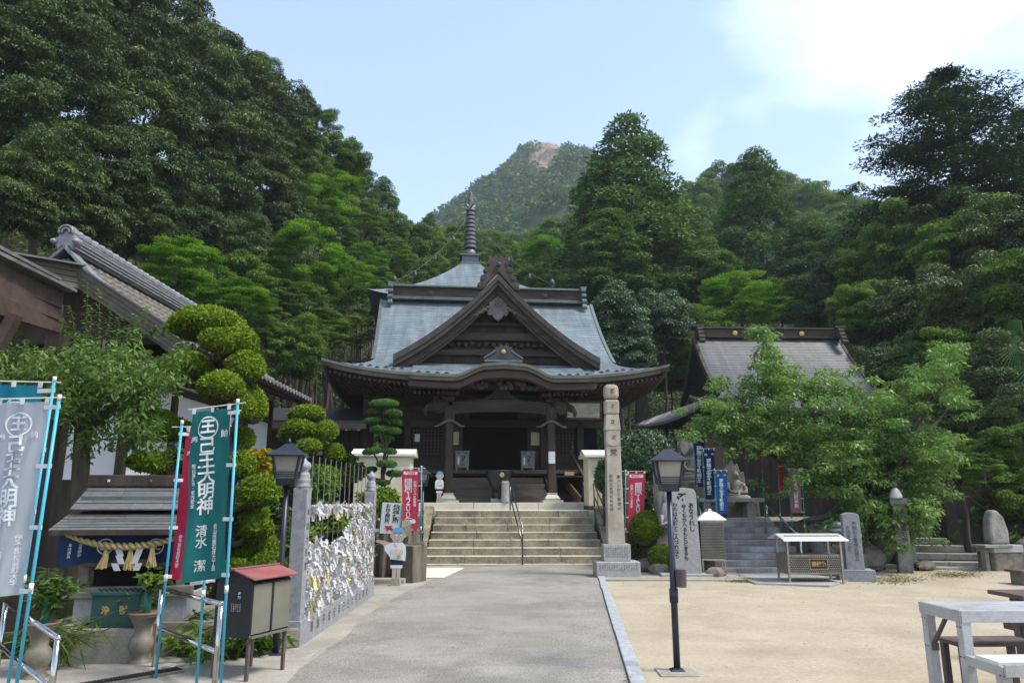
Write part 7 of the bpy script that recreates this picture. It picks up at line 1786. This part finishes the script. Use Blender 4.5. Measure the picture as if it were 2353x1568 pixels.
padtree("clipped_tree", "large cloud pruned tree with many yellow green cushions behind the green banner",
        [(478, 752, 88, 44, .2), (540, 790, 52, 46, .1), (497, 786, 36, 30, -.5), (432, 846, 54, 38, -.2), (366, 856, 40, 32, .3), (563, 848, 46, 42, -.1), (508, 892, 56, 38, -.4), (580, 935, 34, 50, .1), (556, 938, 30, 34, -.2), (392, 990, 50, 28, -.1), (368, 965, 40, 22, .4), (340, 1064, 54, 30, -.4), (560, 1010, 26, 34, .3),
         (556, 1072, 34, 42, -.1), (596, 1132, 54, 50, -.2), (575, 1180, 50, 36, .3), (590, 1215, 44, 34, -.1), (566, 1270, 36, 30, .2), (545, 1305, 34, 22, -.4), (440, 1120, 40, 30, .5), (610, 1265, 34, 40, .3)], 10.8, b0, l_topi, .062, .030, 3, spread=.35, tr=.16)
for x, y, a, b_, Y, lab in ((430, 1352, 44, 22, 9.2, "low clipped cushion shrub behind the steel handrail"), (640, 1345, 46, 36, 9.7, "low clipped shrub left of the lamp post behind the notice box"), (615, 1310, 40, 40, 10.4, "feathery clipped shrub left of the granite fence")):
    c = P(x, y, Y); r_ = empty("clipped_shrub", V((c.x, c.y, 0)), 0, lab, "shrub"); k = PXM(c); pad(r_, (0, 0, c.z), (a * k, a * k, b_ * k), l_topi if "cushion" in lab else l_azal, .05, .026, int(x)); MB().tube([(0, 0, -.05), (0, 0, c.z)], .03, 6).build("stem", m_bark, r_)
b1 = V((P(715, 1160, 15.6).x, 15.6, .75))
padtree("clipped_tree", "smaller cloud pruned tree with rounded cushions left of the cream cabinet",
        [(704, 953, 44, 20, 0), (688, 988, 40, 24, -.2), (752, 992, 23, 25, -.1), (660, 1002, 22, 18, .2), (710, 1024, 36, 18, -.3), (768, 1040, 24, 24, .1), (735, 1022, 20, 16, .3), (750, 1090, 32, 22, .0), (680, 1068, 30, 26, .2)], 15.6, b1, l_topi, .075, .036, 5, spread=.3, tr=.10)
b2 = V((P(880, 1150, 16.6).x, 16.6, .9))
padtree("pruned_pine", "small pine pruned into flat tiers in front of the cream cabinet",
        [(882, 927, 38, 14, 0), (862, 947, 22, 10, .12), (902, 950, 22, 10, -.1), (854, 966, 20, 9, -.15), (899, 969, 24, 10, .1), (868, 985, 18, 9, -.2), (900, 990, 22, 10, .0), (884, 1008, 22, 9, .1), (856, 1036, 24, 10, -.1), (893, 1036, 20, 9, .1), (888, 1066, 26, 12, -.1), (848, 1080, 18, 9, .1), (906, 1088, 20, 10, .0), (878, 1108, 18, 8, -.15)],
        16.6, b2, l_blackpine, .05, .014, 7, "pine", smallpads=True, spread=.2, tr=.075, trunk_pts=[V((0, 0, -.1)), V((.02, 0, .7)), V((-.04, 0, 1.3)), V((.02, 0, 1.9)), V((.0, 0, 2.6))])
def ballshrub(label, x, y, a, b_, Y, m, L0, W0, seed, name="round_shrub", zb=0.0, dens=1.0):
    c = P(x, y, Y); k = PXM(c); r_ = empty(name, V((c.x, c.y, zb)), 0, label, "shrub"); pad(r_, (0, 0, c.z - zb), (a * k, a * k * .95, b_ * k), m, L0, W0, seed, dens, "foliage"); MB().tube([(0, 0, -.1), (0, 0, max(.1, c.z - zb))], .04, 6).build("stem", m_bark, r_)
ballshrub("large round dark glossy shrub behind the right red banner", 1478, 1068, 82, 78, 19.3, l_holly, .10, .055, 61)
ballshrub("lower mass of the dark glossy shrub beside the terrace", 1450, 1140, 60, 60, 18.9, l_holly, .10, .055, 62)
ballshrub("glossy sapling with pale flecks between the cabinet and the pillar", 1386, 1100, 16, 40, 19.5, l_holly, .10, .05, 63)
ballshrub("rounded azalea bush behind the right lamp post", 1492, 1218, 46, 44, 16.6, l_azal, .055, .026, 64)
ballshrub("small azalea bush right of the tall pillar base", 1520, 1282, 28, 30, 16.1, l_azal, .055, .026, 65)
ballshrub("dark bush at the right foot of the main stairs behind the pillar", 1440, 1240, 40, 50, 17.6, l_ever, .09, .04, 66)
for x, y, a, b_, Y, m, s, lab in ((640, 1080, 60, 60, 14.0, l_mid, 71, "leafy green shrub behind the left lamp lantern"), (730, 1120, 55, 50, 14.6, l_mid, 72, "leafy shrub seen through the steel rods of the fence"), (600, 1060, 40, 35, 13.0, l_yellow, 73, "yellow leaved croton shrub left of the lamp lantern"), (760, 1200, 60, 50, 13.6, l_azal, 74, "olive shrub behind the hanging paper fortunes"),
                               (870, 1150, 60, 26, 16.2, l_azal, 75, "low feathery shrub under the small pine"), (690, 1250, 50, 60, 13.0, l_mid, 76, "dark shrub behind the near granite pillar"), (600, 1200, 70, 80, 12.6, l_ever, 77, "dark shrub mass behind the large clipped tree"), (480, 1180, 80, 110, 12.4, l_ever, 78, "dark shrub mass behind the green banner"),
                               (330, 1200, 90, 120, 11.6, l_ever, 79, "dark shrub mass behind the small shrine"), (800, 1080, 40, 40, 16.8, l_mid, 80, "leafy shrub left of the small pine trunk"), (420, 1060, 90, 60, 12.6, l_ever, 81, "dark foliage between the clipped tree and the plum tree"), (820, 1260, 50, 40, 14.2, l_ever, 82, "dark low shrub beside the far granite pillar")):
    c = P(x, y, Y); k = PXM(c); rg = np.random.default_rng(s); root = empty("garden_shrub", V((c.x, c.y, 0.0)), 0, lab, "shrub")
    K = 22; d = unit(rg, K) * rg.uniform(.3, .85, (K, 1)) * np.array([a * k, a * k * .8, b_ * k]); rad = rg.uniform(.25, .45, K) * a * k
    lv = clumps(rg, d, np.stack([rad, rad, rad * .8], 1), 190, .10, .05, droop=.3, shell=.4, tvar=.3)
    link("foliage", leaf_mesh("foliage", *lv, m), root, (0, 0, c.z)); MB().tube([(0, 0, -.2), (.05, 0, c.z)], .03, 6).build("stem", m_bark, root)
# ferns and grasses at the left kerb
for i, (x, y, n, h) in enumerate(((470, 1440, 200, .5), (530, 1430, 220, .55), (580, 1440, 200, .5), (440, 1430, 180, .45), (610, 1460, 160, .4), (500, 1410, 200, .6), (440, 1480, 160, .35), (480, 1500, 180, .42), (560, 1480, 150, .5), (520, 1520, 140, .35), (420, 1520, 120, .3), (590, 1500, 110, .4))):
    g = P(x, y, 7.55 + .12 * i); spray_plant("fern", "feathery fern growing behind the handrail at the left kerb", V((g.x, g.y, 0)), h, h * .9, n, l_mid, .13, .035, 90 + i, "fern", .55, 9, "ferns at the left kerb")
MB().box((0, 0, .13), (.75, .15, .2)).build("mossy_edging", m_rock, None, V((-2.66, 8.1, 0)), R(35), bevel=.02, label="mossy concrete edging behind the legs of the notice box", cat="edging")
# plum tree with upright and hanging shoots
PT = empty("plum_tree", V((P(195, 1090, 9.6).x, 9.6, 0)), 0, "plum tree with upright leafy shoots behind the left banners", "tree"); o = PT.location
rg = np.random.default_rng(51); cs, rs = [], []
for x, y, a, b_, n in ((110, 860, 110, 40, 32), (260, 825, 110, 45, 32), (340, 860, 80, 40, 24), (170, 815, 80, 40, 14), (230, 890, 130, 45, 34), (60, 830, 80, 40, 18), (320, 930, 70, 50, 26), (140, 930, 90, 50, 30), (90, 900, 90, 50, 30), (200, 1000, 40, 40, 10), (330, 1000, 50, 40, 14)):
    for i in range(n):
        p = P(x + rg.normal() * a * .5, y + rg.normal() * b_ * .5, 9.6 + rg.normal() * .6) - o; cs.append(p); rs.append(rg.uniform(.10, .24))
lv = clumps(rg, [tuple(c) for c in cs], np.array(rs), 62, .085, .032, droop=.6, shell=.2, tvar=.3, upb=.3)
pos, ax, nr, Ls, Ws, tn = [list(lv[i]) for i in range(6)]
mb = MB()
shoots = [((x, 770), (x + dx, yt)) for x, dx, yt in ((195, 5, 640), (225, 0, 655), (245, 6, 690), (170, -10, 700), (150, -8, 730), (300, 10, 720), (320, 16, 700), (345, 14, 745), (265, 8, 720), (370, 14, 740), (40, 6, 735), (205, 2, 700), (125, -5, 780), (285, 3, 760), (395, 6, 770))]
hang = [((x, 890), (x + dx, yb)) for x, dx, yb in ((265, 6, 1030), (250, -6, 1010), (285, 12, 1040), (235, -10, 1000), (300, 16, 1010), (225, -16, 990), (275, -3, 1050), (310, 10, 1040))]
for sh_, up in [(s, 1) for s in shoots] + [(s, -1) for s in hang]:
    Yd = 9.6 + rg.normal() * .25; a, b = P(*sh_[0], Yd) - o, P(*sh_[1], Yd) - o; MB().tube([a, a.lerp(b, .5) + V((.02, 0, 0)), b], [.008, .006, .003], 4).build("shoot", m_bark, PT)
    for k in range(34):
        t = k / 34 + rg.random() * .02; q = a.lerp(b, t); an = k * 2.4 + rg.random(); pos.append(np.array(q)); d = np.array([math.cos(an), math.sin(an), -.35]); ax.append(d); n_ = np.array([-.35 * math.cos(an), -.35 * math.sin(an), 1.0]) + rg.normal(size=3) * .3; nr.append(n_ / np.linalg.norm(n_)); Ls.append(.085 * rg.uniform(.7, 1.2)); Ws.append(.034); tn.append(rg.uniform(.4, 1.0))
link("crown", leaf_mesh("crown", np.array(pos), np.array(ax), np.array(nr), np.array(Ls), np.array(Ws), np.array(tn), l_plum), PT)
t_ = P(190, 985, 9.6) - o; mb = MB(); mb.tube([(0, 0, -.1), (.03, 0, .8), t_], [.14, .12, .10], 9)
for x, y in ((60, 850), (130, 820), (240, 780), (330, 840), (290, 900), (180, 760)): e = P(x, y, 9.6) - o; mb.tube([t_, t_.lerp(e, .5) + V((0, .1, -.05)), e], [.07, .05, .015], 6)
mb.build("trunk", m_bark, PT, smooth=True)
# cherry tree in front of the right hand hall
CT = empty("cherry_tree", V((P(2010, 1290, 17.4).x, 17.4, 0)), 0, "spreading cherry tree with loose glossy leaves in front of the right hand hall", "tree"); o = CT.location
rg = np.random.default_rng(52); cs, rs, ends = [], [], []
for x, y, a, b_, n in ((1680, 960, 90, 45, 42), (1780, 900, 90, 55, 46), (1900, 920, 100, 60, 60), (2020, 950, 100, 65, 60), (2110, 1010, 80, 80, 56), (1800, 1000, 130, 50, 66), (1950, 1040, 140, 60, 80), (2080, 1110, 90, 80, 60), (1700, 1010, 70, 30, 22), (1880, 1110, 110, 45, 40), (1980, 1170, 80, 50, 34), (2110, 1190, 50, 55, 30), (1930, 1230, 40, 35, 16), (2060, 1200, 60, 50, 30),
                       (1770, 830, 28, 50, 20), (1745, 775, 22, 24, 10), (1800, 880, 40, 30, 14), (2130, 880, 50, 45, 26), (2190, 820, 34, 28, 14), (2165, 850, 30, 30, 12), (2200, 910, 30, 30, 10), (1640, 930, 30, 20, 8), (1600, 975, 30, 16, 8), (1585, 1000, 16, 12, 5), (1650, 880, 20, 16, 5), (2150, 1080, 40, 60, 20)):
    ends.append((x, y))
    for i in range(n):
        p = P(x + rg.normal() * a * .5, y + rg.normal() * b_ * .5, 17.2 + rg.normal() * .8) - o; cs.append(p); rs.append((rg.uniform(.16, .34), rg.uniform(.16, .34), rg.uniform(.10, .2)))
lv = clumps(rg, [tuple(c) for c in cs], np.array(rs), 76, .10, .044, droop=.75, shell=.15, tvar=.3, upb=.5)
link("crown", leaf_mesh("crown", *lv, l_cherry), CT)
t_ = P(2010, 1140, 17.4) - o; mb = MB(); mb.tube([(0, 0, -.1), (.08, 0, .7), t_], [.20, .17, .15], 10); mb.build("trunk", m_bark, CT, smooth=True)
for x, y in ends + [(1735, 745), (2225, 785), (1890, 860), (1560, 980)]:
    e = P(x, y, 17.2 + rg.normal() * .3) - o; m1 = t_.lerp(e, .45) + V((0, rg.normal() * .2, .05)); MB().tube([t_, m1, e], [.048, .028, .007], 6).build("limb", m_bark, CT, smooth=True)
# palm fronds reaching in from the right
m_palm = mat("palm_green", (.05, .13, .03), (.10, .21, .05), scale=3, rough=.5, transl=.25)
PA = empty("palm", V((P(2400, 800, 17.5).x, 17.5, 0)), 0, "fan palm whose fronds reach in at the right picture edge", "palm"); o = PA.location
MB().tube([(0, 0, -.1), (.05, 0, 2.5), (0, 0, P(2400, 790, 17.5).z)], [.14, .12, .11], 9).build("trunk", m_bark, PA, smooth=True)
for x, y, tx, ty in ((2340, 790, 2270, 815), (2350, 770, 2300, 745), (2380, 830, 2310, 870), (2390, 760, 2360, 700)):
    a, b = P(x, y, 17.4) - o, P(tx, ty, 17.2) - o; mb = MB(); mb.tube([P(2400, 795, 17.5) - o, a], .015, 5); d = b - a
    for k in range(-9, 10):
        e = d.copy(); e.rotate(Matrix.Rotation(k * .11, 3, "Y")); s = V((0, 0, 1)).cross(e).normalized() * .02; tip = a + e * (1 - abs(k) * .03) + V((0, 0, -.06 * abs(k) * .2)); mb.add([a - s * .4, a + e * .5 - s, tip, a + e * .5 + s, a + s * .4], [(0, 1, 2, 3, 4)])
    mb.build("frond", m_palm, PA)
# scattered fallen leaves and small stones on the court and the path
rg = np.random.default_rng(88); n = 260
X, Y = rg.uniform(-1.9, 12, n), rg.uniform(4.5, 17.5, n); k = (X > 1.9) | (rg.random(n) < .35); X, Y = X[k], Y[k]; n = len(X)
pos = np.stack([X, Y, np.full(n, .056)], 1); ax = rg.normal(size=(n, 3)); ax[:, 2] = .12 * np.abs(ax[:, 2]); nr = np.stack([rg.normal(size=n) * .25, rg.normal(size=n) * .25, np.ones(n)], 1)
l_dry = leafmat("dry_leaves", (0.09, 0.065, 0.035), (0.28, 0.21, 0.10), .1, .8, .1)
tag(link("fallen_leaves", leaf_mesh("fallen_leaves", pos, ax, nr, rg.uniform(.02, .055, n), rg.uniform(.012, .025, n), rg.random(n), l_dry)), "scattered fallen leaves on the court and path", "fallen leaves", kind="stuff")
mb = MB(); rr = random.Random(89)
for i in range(700):
    x, y = rr.uniform(1.9, 12), rr.uniform(4.8, 17.5); r_ = rr.uniform(.005, .011)
    if y < 15 and x < kx(y) + .2: continue
    mb.lathe([(0, -r_ * .5), (r_, 0), (r_ * .7, r_ * .6), (0, r_ * .7)], 5, (x, y, .024))
mb.build("pebbles", m_treadstone, None, kind="stuff", label="small loose pebbles on the sand court", cat="pebbles")
# ------------------------------------------------------------------ haze in the valley air
mv = bpy.data.materials.new("valley_air"); mv.use_nodes = True
t = mv.node_tree
for n in list(t.nodes): t.nodes.remove(n)
ov = N(t, "ShaderNodeOutputMaterial"); pv = N(t, "ShaderNodeVolumePrincipled")
pv.inputs["Density"].default_value = 0.0004; pv.inputs["Color"].default_value = (0.82, 0.93, 1.0, 1); pv.inputs["Anisotropy"].default_value = 0.0
t.links.new(pv.outputs[0], ov.inputs["Volume"])
mb = MB(); mb.box((0, 1000, 132), (5600, 5600, 270))
mb.build("haze", mv, kind="stuff", label="thin blue haze lying in the valley air")
bpy.data.scenes.remove(_tsc)
